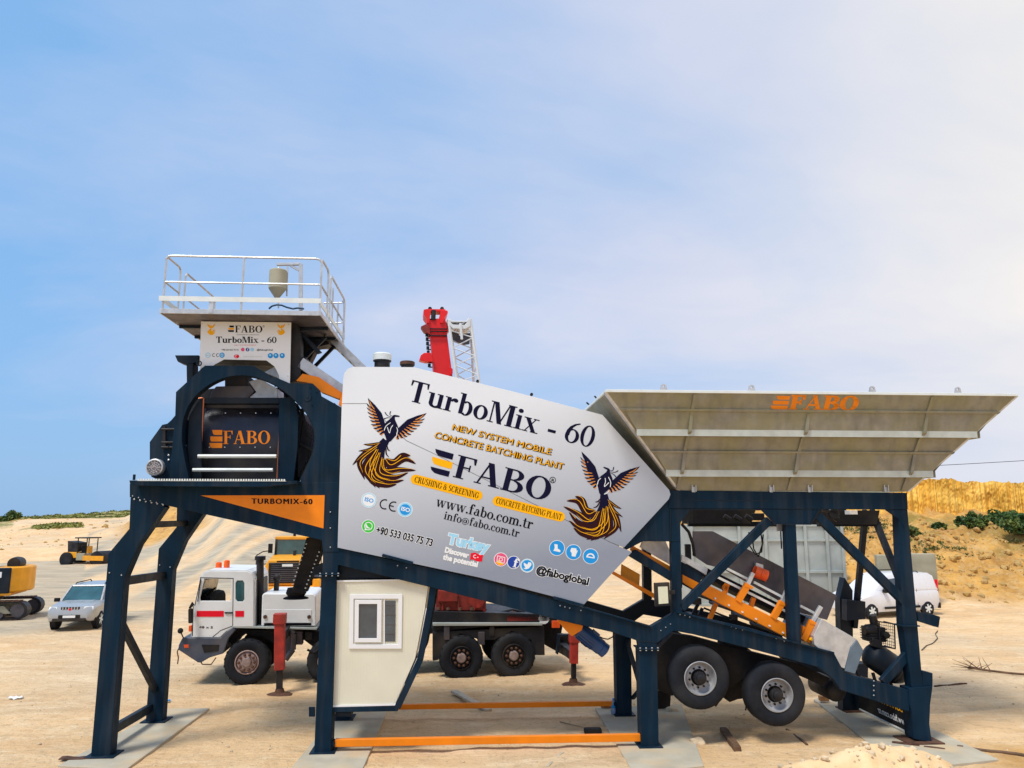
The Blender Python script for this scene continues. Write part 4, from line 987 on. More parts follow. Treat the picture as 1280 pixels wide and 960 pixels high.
pr.poly([(588.6, 691.5), (594, 690.6), (600, 693.8), (604, 693.4), (602.6, 701.8), (597, 702), (591, 699.2), (587.4, 699.9)], 'pred', .001); pr.ring((593.8, 695.6), 2.3, .8, 'pwhite', .0016, 50, 310, 14); pr.disc((597.2, 696.6), .8, 'pwhite', .0016, 6)
pr.disc((626, 699.3), 8.8, 'pwhite'); pr.disc((626, 699.3), 8.0, 'ppink', .0004); pr.poly([(619.5, 703), (624, 706.6), (630, 705.4), (623, 700)], 'gold', .0006)
for a0 in range(4):
    pass
pr.ring((626, 699.3), 2.5, .8, 'pwhite', .001, n=14)
sq = [(621.6, 694.2), (631.6, 696.6), (630.4, 704.6), (620.6, 702.2)]
for i in range(4):
    a_, b_ = Vector(sq[i]), Vector(sq[(i + 1) % 4]); n_ = (b_ - a_).normalized(); n_ = Vector((-n_.y, n_.x)) * .8
    pr.poly([tuple(a_), tuple(b_), tuple(b_ + n_), tuple(a_ + n_)], 'pwhite', .001)
pr.disc((642, 703), 8.3, 'pwhite'); pr.disc((642, 703), 7.5, 'fblue', .0004); pr.serif('f', (640.6, 708.6), (645.6, 709.9), 11.5, 'pwhite', lift=.0008, grow=.02)
pr.disc((659, 707), 8.8, 'pwhite'); pr.disc((659, 707), 8.0, 'plight', .0004); pr.disc((659, 707), 6.9, 'pblue', .0006)
pr.poly([(654.2, 710.2), (657, 709.6), (654.8, 706.4), (654.6, 703), (659, 705.8), (660.6, 702.6), (663.8, 703.4), (664.4, 706.2), (661, 710.6), (657, 711.6)], 'pwhite', .001)
pr.sans('@faboglobal', (670, 716.0), (734.6, 731.4), 9.4, 'ink', bold=.035, outline='pwhite')
for i, c in enumerate(((696.2, 685), (716.8, 690.2), (738.2, 695.4))):
    pr.disc(c, 9.9, 'pwhite'); pr.disc(c, 9.2, 'pblue', .0004)
    x, y = c
    if i == 0: pr.poly([(x - 3.4, y - 5), (x + .8, y - 4.4), (x + .8, y + .6), (x + 4.4, y + 3), (x + 4, y + 5.2), (x - 4.6, y + 3.4), (x - 2.8, y)], 'pwhite', .001)
    if i == 1: pr.poly([(x - 4, y - 1.6), (x - 2.6, y - 5.4), (x + 3.6, y - 4.8), (x + 3.8, y + 1), (x + 2.6, y + 5.6), (x - 2.2, y + 5), (x - 2.2, y + 1.4)], 'pwhite', .001); pr.poly([(x + 4.2, y - 2.4), (x + 5.4, y - 1.8), (x + 3.6, y + 2.2), (x + 3.2, y)], 'pwhite', .001)
    if i == 2: pr.ring((x - .2, y + 1.4), 5.4, 1.8, 'pwhite', .001, 185, 375); pr.poly([(x - 5.4, y - .4), (x + 5, y + 1.4), (x + 5, y + 2.8), (x - 5.4, y + 1.2)], 'pwhite', .001)
phoenix(pr, (487.8, 541.2), 1 / 6.858, R(14.4)); phoenix(pr, (754.6, 607.7), 1 / 6.9, R(14.4), True)
# lettering sheets: one per sheet would cut words, so the print hangs on the upper sheet
pr.done('print', upo)

# ---- chassis beams, front and back, with the rear frame around the wheels
B1 = [(421, 684.5), (600, 724), (730, 759.8), (813, 783.5), (845, 764.5), (940, 786), (1043, 817), (1056, 841.5), (1137, 863), (1137, 890), (1091, 875), (1051, 862.5), (1042, 849), (1023, 834), (946, 813), (867, 793), (842, 788.5), (821.5, 804), (821.5, 811), (799, 811), (797, 801), (764, 790), (694, 774), (538, 734), (421, 705.5)]
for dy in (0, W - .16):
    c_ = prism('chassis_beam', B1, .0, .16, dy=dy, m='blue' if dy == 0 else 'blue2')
    if not dy:
        sm = MB(); bolts(sm, [(1092, 851), (1092, 857), (1092, 863), (1092, 869), (908, 781), (914, 783), (920, 785), (928, 787), (970, 798), (980, 801), (850, 768), (856, 769), (862, 771), (700, 757), (706, 758.5), (712, 760), (726, 763), (497, 707), (508, 709.5)], 0, .013)
        bolts(sm, along((826, 788), (838, 780), 3), 0, .01); sm.build('bolt', M['galv'], c_)
        prism('beam_flange', [(845, 763), (1043, 815.2), (1043, 817.4), (845, 765.4)], -.045, .0, bevel=.002); prism('beam_flange', [(730, 758.3), (813, 782), (813, 784), (730, 760.3)], -.045, .0, bevel=.002)
cm = MB()
for u, v in ((450, 700), (600, 735), (740, 775), (900, 785), (1010, 818)):
    a = P(u, v, .16); MB().box(a.x - .06, a.x + .06, .165, W - .165, a.z - .07, a.z + .05).build('cross_member', M['blue2'], plant, .004)
# rear block
prism('rear_column', [(1136, 860.5), (1166, 858), (1163, 880), (1162, 905), (1165, 928), (1143, 924), (1140, 892), (1137, 880)], -.02, .30, 'blue')
prism('rear_column', [(1143, 924), (1137, 860.5), (1166, 858), (1165, 928)], -.02, .30, 'blue2', dy=W - .28)
prism('corner_stub', [(1153, 846), (1153, 838.5), (1166, 841.5), (1166, 858), (1153, 860)], .03, .24, 'blue')
bp_ = P(1153, 928, 0); MB().box(bp_.x - .34, bp_.x + .34, -.16, .40, .0, .025).build('base_plate', M['rust'], plant, .003)
MB().box(bp_.x - .34, bp_.x + .34, W - .40, W + .1, .0, .025).build('base_plate', M['rust'], plant, .003)
# black panel with the company name, seen from behind
bx = P(1142, 900, .3).x - .03
z_lo, z_hi = P(1142, 919, .3).z, P(1142, 889, .3).z; BXS = lambda u, v: PF.X(u, v, bx)
bp2 = MB().box(bx, bx + .02, .32, W - .3, z_lo + .02, z_hi + .05).build('rear_name_panel', M['black'], plant, .002)
MB().box(bx - .012, bx + .03, .32, W - .3, z_lo - .01, z_lo + .018).build('panel_trim', M['strip'], bp2, .002)
def rear_text(mb_name, text, y_right, y_left, z, h, ink):
    cu = bpy.data.curves.new('t', 'FONT'); cu.body = text; cu.offset = .02; ob = bpy.data.objects.new('t', cu); me = bpy.data.meshes.new_from_object(ob)
    V = [(v.co.x, v.co.y) for v in me.vertices]; F = [list(p.vertices) for p in me.polygons]; bpy.data.objects.remove(ob)
    w = max(v[0] for v in V)
    # readable from outside (from +x), so it is mirrored when seen through from our side
    MB().add([(bx - .004, y_right + (y_left - y_right) * v[0] / w, z + v[1] / .72 * h) for v in V], F).build(mb_name, M[ink], bp2, recalc=False)
zz_ = z_lo
rear_text('lettering', 'FABO COMPANY/IZMIR', .10, 1.85, zz_ + .34, .12, 'gold'); rear_text('lettering', 'www.fabo.com.tr', .45, 1.55, zz_ + .12, .12, 'pwhite')

# ---- hopper frame: top beam, gussets, posts and diagonals
for dy in (0, W - .16):
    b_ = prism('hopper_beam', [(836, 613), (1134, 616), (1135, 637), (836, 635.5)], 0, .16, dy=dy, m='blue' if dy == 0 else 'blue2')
    if dy == 0:
        prism('gusset', [(838, 636), (864, 636), (853, 650), (850, 655), (850, 677), (804, 676.5), (783, 687.5), (779, 685), (837, 622)], .012, .06)
        prism('gusset', [(951, 636), (1025, 637), (1014, 655.5), (968, 655)], .012, .06); prism('gusset', [(1107, 637), (1134, 637), (1130, 660), (1124, 649)], .012, .06)
        prism('beam_groove', [(857, 624.5), (960, 625.5), (960, 626.5), (857, 625.5)], -.004, .0, 'blue2', bevel=0)
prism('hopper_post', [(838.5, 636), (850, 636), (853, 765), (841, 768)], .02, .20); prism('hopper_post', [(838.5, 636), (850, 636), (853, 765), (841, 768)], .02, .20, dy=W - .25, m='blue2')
prism('hopper_post', [(982, 655), (995, 655), (1002, 806), (987.5, 801)], .02, .20)
db = MB().beam(P(961, 650, .02 + .06), P(851, 760, .08), .155, .12).build('diagonal_brace', M['blue'], plant, .006)
db = MB().beam(P(1022, 645, .08), P(1136, 758, .08), .165, .12).build('diagonal_brace', M['blue'], plant, .006)
prism('end_leg', [(1123, 637), (1134.5, 637), (1154, 861), (1140, 861), (1129, 783)], .02, .26); ef = P(1139, 782.5, 0)
MB().box(ef.x - .20, ef.x + .16, -.03, .31, ef.z - .012, ef.z + .012).build('flange', M['blue'], plant, .003)
prism('side_stub', [(1146, 764), (1166, 769), (1166, 768), (1175.5, 771), (1173.5, 784.5), (1148, 776.5)], .04, .20)
MB().beam(P(1103, 853, .13), P(1139, 812, .13), .15, .12).build('diagonal_brace', M['blue'], plant, .006)
# V brace between front and back end legs
ap = P(1085, 638, W / 2); v_ = MB(); v1 = P(1131, 742, .12)
v_.beam(ap + Vector((.02, -.1, 0)), v1, .12, .10, (1, 0, 0)); q = P(1068, 784, W - .3); v_.beam(ap + Vector((0, .1, 0)), q, .12, .10, (1, 0, 0)); v_.build('end_cross_brace', M['blue2'], plant, .005)
prism('end_leg', [(1050, 748), (1056, 722), (1066, 738), (1067, 862), (1072, 888), (1054, 888), (1053, 862)], W - .3, W - .05, 'blue2')
fr_ = MB(); a = P(1130, 626, .1); fr_.box(a.x - .08, a.x + .08, .165, W - .165, a.z - .1, a.z + .08); a = P(843, 626, .1); fr_.box(a.x - .08, a.x + .08, .165, W - .165, a.z - .1, a.z + .08); fr_.build('cross_beam', M['blue2'], plant, .005)
# braces between front and back columns beside the wheels
x_ = P(812, 820, .2); bb = MB(); bb.beam((x_.x, .34, x_.z - 1.15), (x_.x, W - .34, x_.z - .02), .08, .08, (1, 0, 0)); bb.beam((x_.x + .1, .34, x_.z - .35), (x_.x + .1, W - .34, x_.z - 1.2), .07, .07, (1, 0, 0)); bb.build('column_cross_brace', M['blue2'], plant, .004)

# ---- orange tie bars between the feet
for (a_, b_, y) in (((419, 928.3), (800, 921.5), .12), ((500, 884.2), (766, 879), None)):
    if y is None: y = W - .2
    p, q = P(*a_, y), P(*b_, y); p2 = Vector((P(414, 928, .1).x, y, q.z * .5 + p.z * .5)) if y > 1 else p
    t = MB().beam(p2, q, .10 if y > 1 else .125, .10).build('tie_bar', M['orange'], plant, .006)
    k = MB(); k.lathe([(.05, -.08), (.05, .08)], p2 + Vector((-.04, 0, 0)), (0, 1, 0), 10); k.lathe([(.05, -.08), (.05, .08)], q + Vector((.05, 0, 0)), (0, 1, 0), 10); k.build('pin_joint', M['blue'], t)

# ---- discharge chute under the mixer
dc = MB(); yb = 1.0
dc.extr([P(u, v, yb) for u, v in ((383, 672), (402, 674), (400, 690), (379, 742), (364, 741), (368, 728))], (0, .5, 0)); dch = dc.build('discharge_chute', M['black'], plant, .01)
dn = MB(); bolts(dn, along((383, 680), (366, 730), 11), yb, .017); bolts(dn, along((399, 690), (382, 735), 10), yb, .017); dn.build('bolt', M['strip'], dch)
c = P(370, 745, yb + .25); MB().lathe([(.17, .16), (.20, .06), (.16, 0), (.24, -.03), (.25, -.05)], c, (0, 0, 1), 20).build('chute_collar', M['black'], dch, smooth=40)
prism('chute_arm', [(392, 708), (404, 703), (404, 717), (388, 720)], 1.0, 1.1, 'blue2')
# ---- control cabin hanging under the frame
CY = .10
cab = [(416, 727), (512, 725), (535.5, 732), (531, 762), (519, 823), (494.5, 880), (415, 884)]
cb = MB().extr([P(u, v, CY) for u, v in cab], (0, W - .3, 0))
# sandwich panel ribs are real shallow grooves: thin proud strips between them
cabo = cb.build('control_cabin', M['cream'], plant, .006)
rb = MB(); pL, pR = P(416, 800, CY), P(531, 800, CY)
def zat(x, top):
    pts = [P(u, v, CY) for u, v in (((416, 727), (512, 725), (535.5, 732)) if top else ((415, 884), (494.5, 880), (519, 823), (531, 762), (535.5, 732)))]
    for a, b in zip(pts, pts[1:]):
        if a.x <= x <= b.x: return a.z + (b.z - a.z) * (x - a.x) / (b.x - a.x)
    return None
k = 0
while True:
    x = pL.x + .02 + k * .052; k += 1
    if x > pR.x - .02: break
    a, b = zat(x, 1), zat(x, 0)
    a2, b2 = zat(x + .036, 1), zat(x + .036, 0)
    if a and b and a2 and b2 and a - b > .1: rb.extr([(x, CY - .003, b + .02), (x + .036, CY - .003, b2 + .02), (x + .036, CY - .003, a2 - .03), (x, CY - .003, a - .03)], (0, .004, 0))
rb.build('ribbed_skin', M['cream'], cabo)
fw = MB()
edge = [(541, 733), (537, 762), (525, 825), (496.5, 885)]
for a, b in zip(edge, edge[1:]): fw.beam(P(*a, CY - .03) + Vector((0, .09, 0)), P(*b, CY - .03) + Vector((0, .09, 0)), .115, .18)
fw2 = MB()
fw.beam(P(415, 887.3, CY - .03) + Vector((0, .09, 0)), P(497.5, 886, CY - .03) + Vector((0, .09, 0)), .085, .18)
for a, b in zip(edge, edge[1:]): fw2.beam(P(*a, CY - .03) + Vector((0, W - .5, 0)), P(*b, CY - .03) + Vector((0, W - .5, 0)), .115, .18)
fw.build('cabin_frame', M['blue'], plant, .006); fw2.build('cabin_frame', M['blue'], plant, .006)
lt = MB()
e2 = [(533.5, 760), (522.5, 822), (497, 879)]
for a, b in zip(e2, e2[1:]): lt.beam(P(*a, CY - .012), P(*b, CY - .012), .028, .02)
lt.beam(P(415, 882.7, CY - .012), P(496, 880.5, CY - .012), .03, .02); lt.beam(P(416, 726.5, CY - .012), P(512, 725, CY - .012), .03, .02); lt.beam(P(512, 725, CY - .012), P(535, 732.5, CY - .012), .03, .02)
lt.build('edge_trim', M['pvc'], cabo)
prism('cabin_foot', [(419, 890), (439, 890), (439, 896), (419, 896)], .15, .5, 'blue2'); MB().extr([P(416, 724, .2), P(505, 722, .2), P(423, 706, .2), P(416, 706, .2)], (0, 1.9, 0)).build('cabin_ceiling_beam', M['blue2'], plant)
wf = MB(); Wn = [(437, 743), (503, 743), (502, 811), (436, 811)]; inn = [(442, 748.5), (498, 748.5), (497.5, 805.5), (441.5, 805.5)]
win = wf.extr([P(u, v, CY - .03) for u, v in Wn], (0, .028, 0), [[P(u, v, CY - .03) for u, v in inn]]).build('window', M['pvc'], cabo, .003)
sa = MB().extr([P(u, v, CY - .045) for u, v in ((443.5, 750), (477, 750), (476.5, 803), (443, 803))], (0, .04, 0), [[P(u, v, CY - .045) for u, v in ((448.5, 755), (471.5, 755), (471, 798), (448, 798))]]); sa.build('sash', M['pvc'], cabo, .003)
MB().extr([P(u, v, CY - .02) for u, v in ((479.5, 748.6), (481, 748.6), (481, 805.5), (479.5, 805.5))], (0, .018, 0)).build('mullion', M['pvc'], cabo)
for q in (((448.6, 755), (471.6, 755), (471.2, 798.2), (448, 798.2)), ((481, 751), (494.5, 751), (494, 802), (480.6, 802))):
    MB().extr([P(u, v, CY - .014) for u, v in q], (0, .006, 0)).build('pane', M['glass'], cabo)
bl = MB()
for i in range(4): bl.beam(P(481.5, 757 + i * 12, CY - .016), P(494, 757 + i * 12, CY - .016), .012, .002)
bl.build('blind', M['plate'], cabo)

# ---- gear motor hanging under the beam
prism('gearbox', [(696, 774), (729, 782), (727, 788), (715, 795.5), (708, 789)], .25, .6, 'orange')
ma, mb_ = P(722, 786, .42), P(758, 815, .42); d = (mb_ - ma)
mo = MB().lathe([(.10, 0), (.145, .03), (.145, d.length * .80), (.135, d.length * .82), (.135, d.length * .97), (.08, d.length)], ma, d, 20).build('gear_motor', M['motorblue'], plant, smooth=35)
fi = MB()
for k in range(16):
    t = 2 * math.pi * k / 16; dd = d.normalized(); a = dd.cross(Vector((0, 1, 0))).normalized(); b = dd.cross(a); o = (a * math.cos(t) + b * math.sin(t))
    fi.beam(ma + dd * .06 + o * .15, ma + dd * .42 + o * .15, .02, .006, o.cross(dd))
fi.build('cooling_rib', M['motorblue'], mo); MB().obox(ma + d * .45 + Vector((.1, -.02, .11)), (.06, 0, -.05), (0, .05, 0), (.02, 0, .03)).build('terminal_box', M['motorblue'], mo)
MB().path([P(u, v, .4) for u, v in ((724, 797), (726, 803), (732, 808), (740, 810), (748, 806))], .012).build('motor_cable', M['black'], plant); MB().path([P(u, v, .4) for u, v in ((750, 796), (754, 798), (760, 799), (766, 796), (768, 790))], .012).build('motor_cable', M['black'], plant)

# ---- inclined belt conveyor under the aggregate hopper
prism('conveyor_channel', [(785, 694), (840, 727), (853, 735), (853, 724), (840, 715), (795, 687)], .18, .34, 'blue')
prism('conveyor_side', [(791, 682), (838, 708), (838, 718), (789, 688)], .30, .45, 'orange')
prism('belt_sheet', [(803, 676), (832, 676), (838, 690), (838, 706), (800, 684)], .55, .60, 'galv')
prism('return_trough', [(763, 716), (765, 713), (818, 742), (818, 748)], .55, .70, 'orange'); prism('return_plate', [(777, 705), (800, 718), (799, 735), (776, 722)], .8, .84, 'yellow')
prism('conveyor_side', [(853, 718), (874, 729), (872, 740), (853, 728)], .30, .45, 'orange')
prism('belt_sheet', [(852, 693), (885, 711), (883, 719), (852, 701)], .28, .32, 'galv'); prism('conveyor_channel', [(852, 702), (880, 717), (870, 740), (852, 730)], .33, .4, 'blue')
prism('conveyor_side', [(885, 731), (989, 783), (987, 799), (877, 743)], .22, .40, 'orange')
prism('conveyor_side', [(1003, 782), (1012, 786), (1058, 813), (1057, 821), (1002, 800)], .22, .34, 'orange')
prism('belt_strip', [(1014, 797), (1057, 818.5), (1055.5, 823), (1012, 800)], .14, .2, 'gold')
WH = [(866, 664), (891, 664), (1046, 744), (1034, 775), (1000, 766), (904, 711), (884, 706), (866, 694)]
prism('weigh_hopper', WH, .55, .58, 'plate', bevel=.003); prism('weigh_hopper', WH, 2.0, 2.03, 'plate', bevel=.003)
prism('weigh_hopper_end', [(1036, 739), (1046, 744), (1034, 775), (1028, 772)], .58, 2.0, 'plate', bevel=.003)
wi = MB(); bw = P(880, 705, .6); wi.extr([P(880, 708, .7), P(1010, 772, .7), P(1000, 780, .7), P(870, 716, .7)], (0, 1.2, 0)); wi.build('conveyor_belt', M['black'], plant)
for a, b in (((908, 710.5), (937, 725)), ((942, 727.5), (985, 750)), ((897, 721.5), (986, 766)), ((1000, 757), (1019, 767))):
    MB().beam(P(*a, .40), P(*b, .40), .045, .05).build('guide_strip', M['strip'], plant)
for a, b, c in (((922, 752), (935, 730), (941, 716)), ((966, 773), (978, 752), (984, 737)), ((1003, 800), (1016, 776), (1026, 758))):
    p, q, r_ = P(*a, .24), P(*b, .24), P(*c, .24)
    k = MB().beam(p, q, .12, .09).build('belt_bracket', M['orange'], plant, .005)
    MB().beam(q - (q - p) * .12, r_, .075, .07).build('bracket_head', M['galv'], k, .004); MB().beam(q + Vector((-.08, 0, -.02)), q + Vector((.08, 0, -.07)), .05, .11).build('bracket_clamp', M['orange'], k, .003)
for a, b in (((905, 743), (909, 730)), ((938, 760), (942, 747)), ((886, 776), (895, 754)), ((905, 737), (907, 732))):
    MB().beam(P(*a, .5), P(*b, .5), .085, .07).build('belt_stand', M['orange'], plant, .004)
for a, b in (((866, 768), (874, 752)), ((868, 783), (878, 760))): MB().beam(P(*a, .9), P(*b, .9), .06, .06).build('belt_stand', M['blue2'], plant, .004)
for i, (u, v) in enumerate(((890, 748), (915, 761), (945, 776), (970, 789))):
    MB().lathe([(.055, .0), (.055, 1.3)], P(u, v, .55), (0, 1, 0), 12).build('belt_roller', M['dark'], plant, smooth=30)
tb = prism('tail_box', [(1027, 773.5), (1071, 799), (1063, 809), (1056, 836), (1046, 832), (1018, 806), (1017, 795)], .06, 1.6, 'galv')
prism('tail_box_end', [(1071.3, 799.3), (1079.5, 813), (1069, 842.5), (1056.3, 839), (1063.3, 809)], .05, 1.6, mat('tail_box_paint', (.12, .17, .22), .5, .2, .2, 3))
vm = P(950.5, 716.5, .42)
vb = MB().lathe([(.06, -.14), (.105, -.13), (.11, -.02), (.095, .0), (.11, .02), (.105, .13), (.06, .14)], vm, Vector((.9, 0, -.35)), 18).build('vibrator_motor', M['vibrator'], plant, smooth=35)
MB().obox(vm + Vector((0, .06, .14)), (.07, 0, -.02), (0, .05, 0), (.0, 0, .04)).build('terminal_box', M['galv'], vb); MB().obox(vm + Vector((0, .08, -.10)), (.12, 0, -.045), (0, .06, 0), (.0, 0, .02)).build('motor_foot', M['vibrator'], vb)
# cables and hoses hanging in the frame
for i, pts in enumerate((((936, 665), (937, 682), (944, 693), (952, 690), (954, 668)), ((940, 665), (942, 686), (948, 696), (953, 680), (951, 665)), ((852, 655), (861, 665), (866, 680), (868, 695)), ((976, 655), (976, 668), (977, 686)))):
    MB().path([P(u, v, .35) for u, v in pts], .013 if i != 2 else .03).build('hanging_cable', M['black'], plant, smooth=60)
prism('cable_clip', [(972, 655), (981, 655), (981, 664), (972, 664)], .3, .36, 'galv')
# belly of the aggregate hopper: dark gates and pneumatic gear behind the beam
prism('discharge_gate', [(866, 637), (945, 637), (938, 655), (866, 655)], .9, 1.7, 'black'); prism('discharge_gate', [(1030, 638), (1100, 638), (1096, 656), (1034, 656)], .9, 1.7, 'black')
pn = MB()
for u in (905, 918, 932, 1040): MB().tube(P(u, 645, .45), P(u + 8, 650, .45), .05, 10).build('gate_cylinder', M['dark'], plant, smooth=40)
pn.lathe([(.10, -.02), (.12, 0), (.10, .02)], P(1042, 642, .4), (0, 1, 0), 16); pn.beam(P(1028, 638, .4), P(1045, 641, .4), .04, .04); pn.build('gate_lever', M['dark'], plant, smooth=40)
MB().box(P(1062, 640, .5).x, P(1072, 640, .5).x, .5, .7, P(1062, 643, .5).z, P(1062, 638, .5).z).build('junction_box', M['pvc'], plant, .003)
# flood lamp
fl = prism('flood_lamp', [(818.5, 729), (837, 728), (838, 757), (819.5, 758.5)], -.10, .0, 'dark', bevel=.006); prism('lamp_glass', [(822.5, 733.5), (834.5, 733), (835.5, 754), (823.5, 755)], -.106, -.101, 'lamp', parent=fl, bevel=0)
prism('lamp_bracket', [(837, 738), (844, 738), (844, 743), (837, 743)], -.03, .02, 'dark')
prism('suspension_bracket', [(822, 812), (842, 792), (868, 796), (905, 806), (940, 815), (1000, 830), (1038, 848), (1030, 858), (1000, 845), (940, 838), (905, 870), (895, 884), (880, 850), (840, 870), (822, 862)], .75, 1.0, 'black')
# ---- wheels
M['rimgrey'] = mat('worn_rim_paint', (.38, .39, .41), .45, .3, .15, 6, .1, 50, (.25, .22, .18), .4)
def wheel(c):
    Rt = .565
    t = MB().lathe([(.30, .02), (.335, .0), (.42, -.022), (.50, -.012), (.54, .01), (Rt - .006, .045), (Rt, .08), (Rt, .31), (.54, .38), (.42, .40), (.30, .385)], c, (0, 1, 0), 48, cap=False).build('wheel', M['tyre'], plant, smooth=50)
    g = MB()
    for k in (.13, .195, .26): g.lathe([(Rt + .002, k - .006), (Rt + .002, k + .006)], c, (0, 1, 0), 48, cap=False)
    g.build('tyre_groove', M['black'], t)
    rm = MB().lathe([(.300, .022), (.306, -.004), (.292, -.010), (.282, .012), (.270, .06), (.262, .085), (.225, .115), (.215, .12), (.150, .105), (.148, .12)], c, (0, 1, 0), 40, cap=False)
    rim = rm.build('rim', M['rimgrey'], t, smooth=35)
    MB().lathe([(.286, .14), (.05, .20)], c, (0, 1, 0), 24).build('rim_back', M['black'], t)
    hb = MB().lathe([(.118, .12), (.118, .0), (.108, -.02), (.085, -.025), (.08, -.055), (.055, -.07), (.001, -.072)], c, (0, 1, 0), 24).build('hub', M['dark'], t, smooth=35)
    lg = MB(); ho = MB()
    for k in range(10):
        a = 2 * math.pi * k / 10 + .2; o = Vector((math.cos(a), 0, math.sin(a)))
        lg.lathe([(.020, .12), (.020, .075), (.010, .06)], Vector(c) + o * .180, (0, 1, 0), 6); ho.lathe([(.020, .099), (.001, .098)], Vector(c) + (Vector((math.cos(a + .314), 0, math.sin(a + .314)))) * .172, (0, 1, 0), 10)
    lg.build('wheel_nut', M['dark'], t)
    return t
for u, v in ((875.5, 848), (971.5, 869)):
    c = P(u, v, .02); wheel(c); c2 = Vector((c.x, W - .42, c.z)); wheel(c2)
    MB().lathe([(.09, .38), (.09, W - .4)], c, (0, 1, 0), 12).build('axle', M['dark'], plant, smooth=40)
for u, v in ((1033, 858),):
    c = P(u, v, 1.35); t = MB().lathe([(.05, -.5), (.17, -.47), (.21, -.40), (.21, .40), (.17, .47), (.05, .5)], c, (0, 1, 0), 20).build('air_tank', M['dark'], plant, smooth=50)
for (a, b) in (((905, 862), (930, 862)),): prism('suspension_link', [(905, 800), (935, 806), (928, 872), (912, 878), (903, 850)], .8, 1.2, 'black')

# ---- compressor set on the rear frame
ca, cb_ = P(1089, 817, .95), P(1125, 842, .95); r_ = .27; d = cb_ - ca
ct = MB().lathe([(.02, -.13), (.14, -.10), (.23, -.04), (r_, .02), (r_, d.length * .82), (.245, d.length * .95), (.17, d.length * 1.12), (.06, d.length * 1.19), (.01, d.length * 1.2)], ca, d, 24).build('compressor_tank', M['blue2'], plant, smooth=50)
MB().lathe([(r_ + .006, d.length * .80), (r_ + .012, d.length * .82), (r_ + .006, d.length * .84)], ca, d, 24).build('tank_seam', M['dark'], ct)
ce = MB(); c = P(1092, 792, .95)
ce.obox(c, (.16, 0, 0), (0, .18, 0), (0, 0, .14)); ce.lathe([(.09, 0), (.11, .05), (.11, .2), (.08, .24)], c + Vector((-.24, -.1, .08)), (1, 0, .1), 14); ce.lathe([(.08, 0), (.08, .3)], c + Vector((.02, -.05, .08)), (-.2, -.1, 1), 12)
ce.obox(c + Vector((-.05, -.16, -.16)), (.10, 0, -.03), (0, .06, 0), (0, 0, .08)); ce.lathe([(.06, -.1), (.075, -.05), (.075, .12)], c + Vector((.14, -.17, .0)), (0, 1, 0), 12)
for k in range(5): ce.obox(c + Vector((.0, 0, -.1 + .05 * k)), (.185, 0, 0), (0, .2, 0), (0, 0, .008))
ceo = ce.build('compressor_engine', M['dark'], plant, .006, smooth=40)
cg = MB(); g0 = [P(1099, 777, .75), P(1118, 780, .75), P(1119, 811, .75), P(1100, 807, .75)]
for a, b in zip(g0, g0[1:] + g0[:1]): cg.tube(a, b, .014, 6)
for k in range(1, 8): cg.tube(g0[0].lerp(g0[1], k / 8), g0[3].lerp(g0[2], k / 8), .005, 4); cg.tube(g0[0].lerp(g0[3], k / 8), g0[1].lerp(g0[2], k / 8), .005, 4)
for p in g0: cg.tube(p, p + Vector((0, .4, 0)), .012, 6)
cg.build('belt_guard', M['dark'], ceo)
cs = MB()
for k in range(3):
    a = P(1071 + 20 * k, 836 + 5 * k, .9); MB().beam(a, a + Vector((.05, 0, -.22)), .05, .05).build('tank_foot', M['dark'], ct); prism('compressor_bed', [(1062, 843), (1130, 862), (1130, 867), (1062, 850)], .7, 1.3, 'dark')
prism('control_box', [(1059, 750), (1082, 752), (1082, 774), (1059, 776)], 1.9, 2.15, 'blue2')
# ---- silencers on the roof of the housing
for (u, v0_, v1_, rr_, m_, top_) in ((477.5, 459, 442, .185, 'dark', 'strip'), (509, 459, 452, .15, 'dark', 'rust')):
    c = P(u, 462, .9); zt_ = P(u, v1_, .9).z - c.z
    s_ = MB().lathe([(rr_ * .86, 0), (rr_ * .86, zt_ * .45), (rr_, zt_ * .5), (rr_, zt_ * .55)], c, (0, 0, 1), 24).build('silo_vent', M[m_], plant, smooth=35)
    MB().lathe([(rr_ * 1.02, zt_ * .56), (rr_ * 1.02, zt_ * .92), (rr_ * .9, zt_), (.01, zt_ * 1.02)], c, (0, 0, 1), 24).build('vent_cap', M[top_], s_, smooth=35)

# ---- aggregate hopper: outward flaring walls of folded galvanised sheet
FY = -.75
bl_, br_ = P(850.5, 612.5, .02), P(1134.5, 615.5, .02); tl_, tr_ = P(759, 491.5, FY), P(1270, 494, FY)
zb, zt = (bl_.z + br_.z) / 2 + .0, (tl_.z + tr_.z) / 2
xb0, xb1, xt0, xt1 = bl_.x, br_.x, tl_.x, tr_.x; yb0, yb1, yt0, yt1 = .02, W - .02, FY, W - FY
print('hopper', zb, zt, xb0, xb1, xt0, xt1)
def HW(v):   # height fraction of a photo row on the front wall
    lo, hi = 0.0, 1.0
    for _ in range(30):
        t = (lo + hi) / 2; p = PF.M @ Vector(((xb0 + xt0) / 2, yb0 + (yt0 - yb0) * t, zb + (zt - zb) * t)) + PF.O
        d = p - Vector((0, 0, CAMH)); c, s = math.cos(PITCH), math.sin(PITCH); yy = d.y * c + d.z * s; z = -d.y * s + d.z * c
        if 480 - FPX * z / yy > v: lo = t
        else: hi = t
    return (lo + hi) / 2
def wall(t, side, off=0.0):
    """corner points of the hopper at height fraction t, pushed outwards by off"""
    x0, x1 = xb0 + (xt0 - xb0) * t, xb1 + (xt1 - xb1) * t; y0, y1 = yb0 + (yt0 - yb0) * t, yb1 + (yt1 - yb1) * t; z = zb + (zt - zb) * t
    return x0 - off, x1 + off, y0 - off, y1 + off, z
def ringq(t, off=0.0):
    x0, x1, y0, y1, z = wall(t, 0, off); return [(x0, y0, z), (x1, y0, z), (x1, y1, z), (x0, y1, z)]
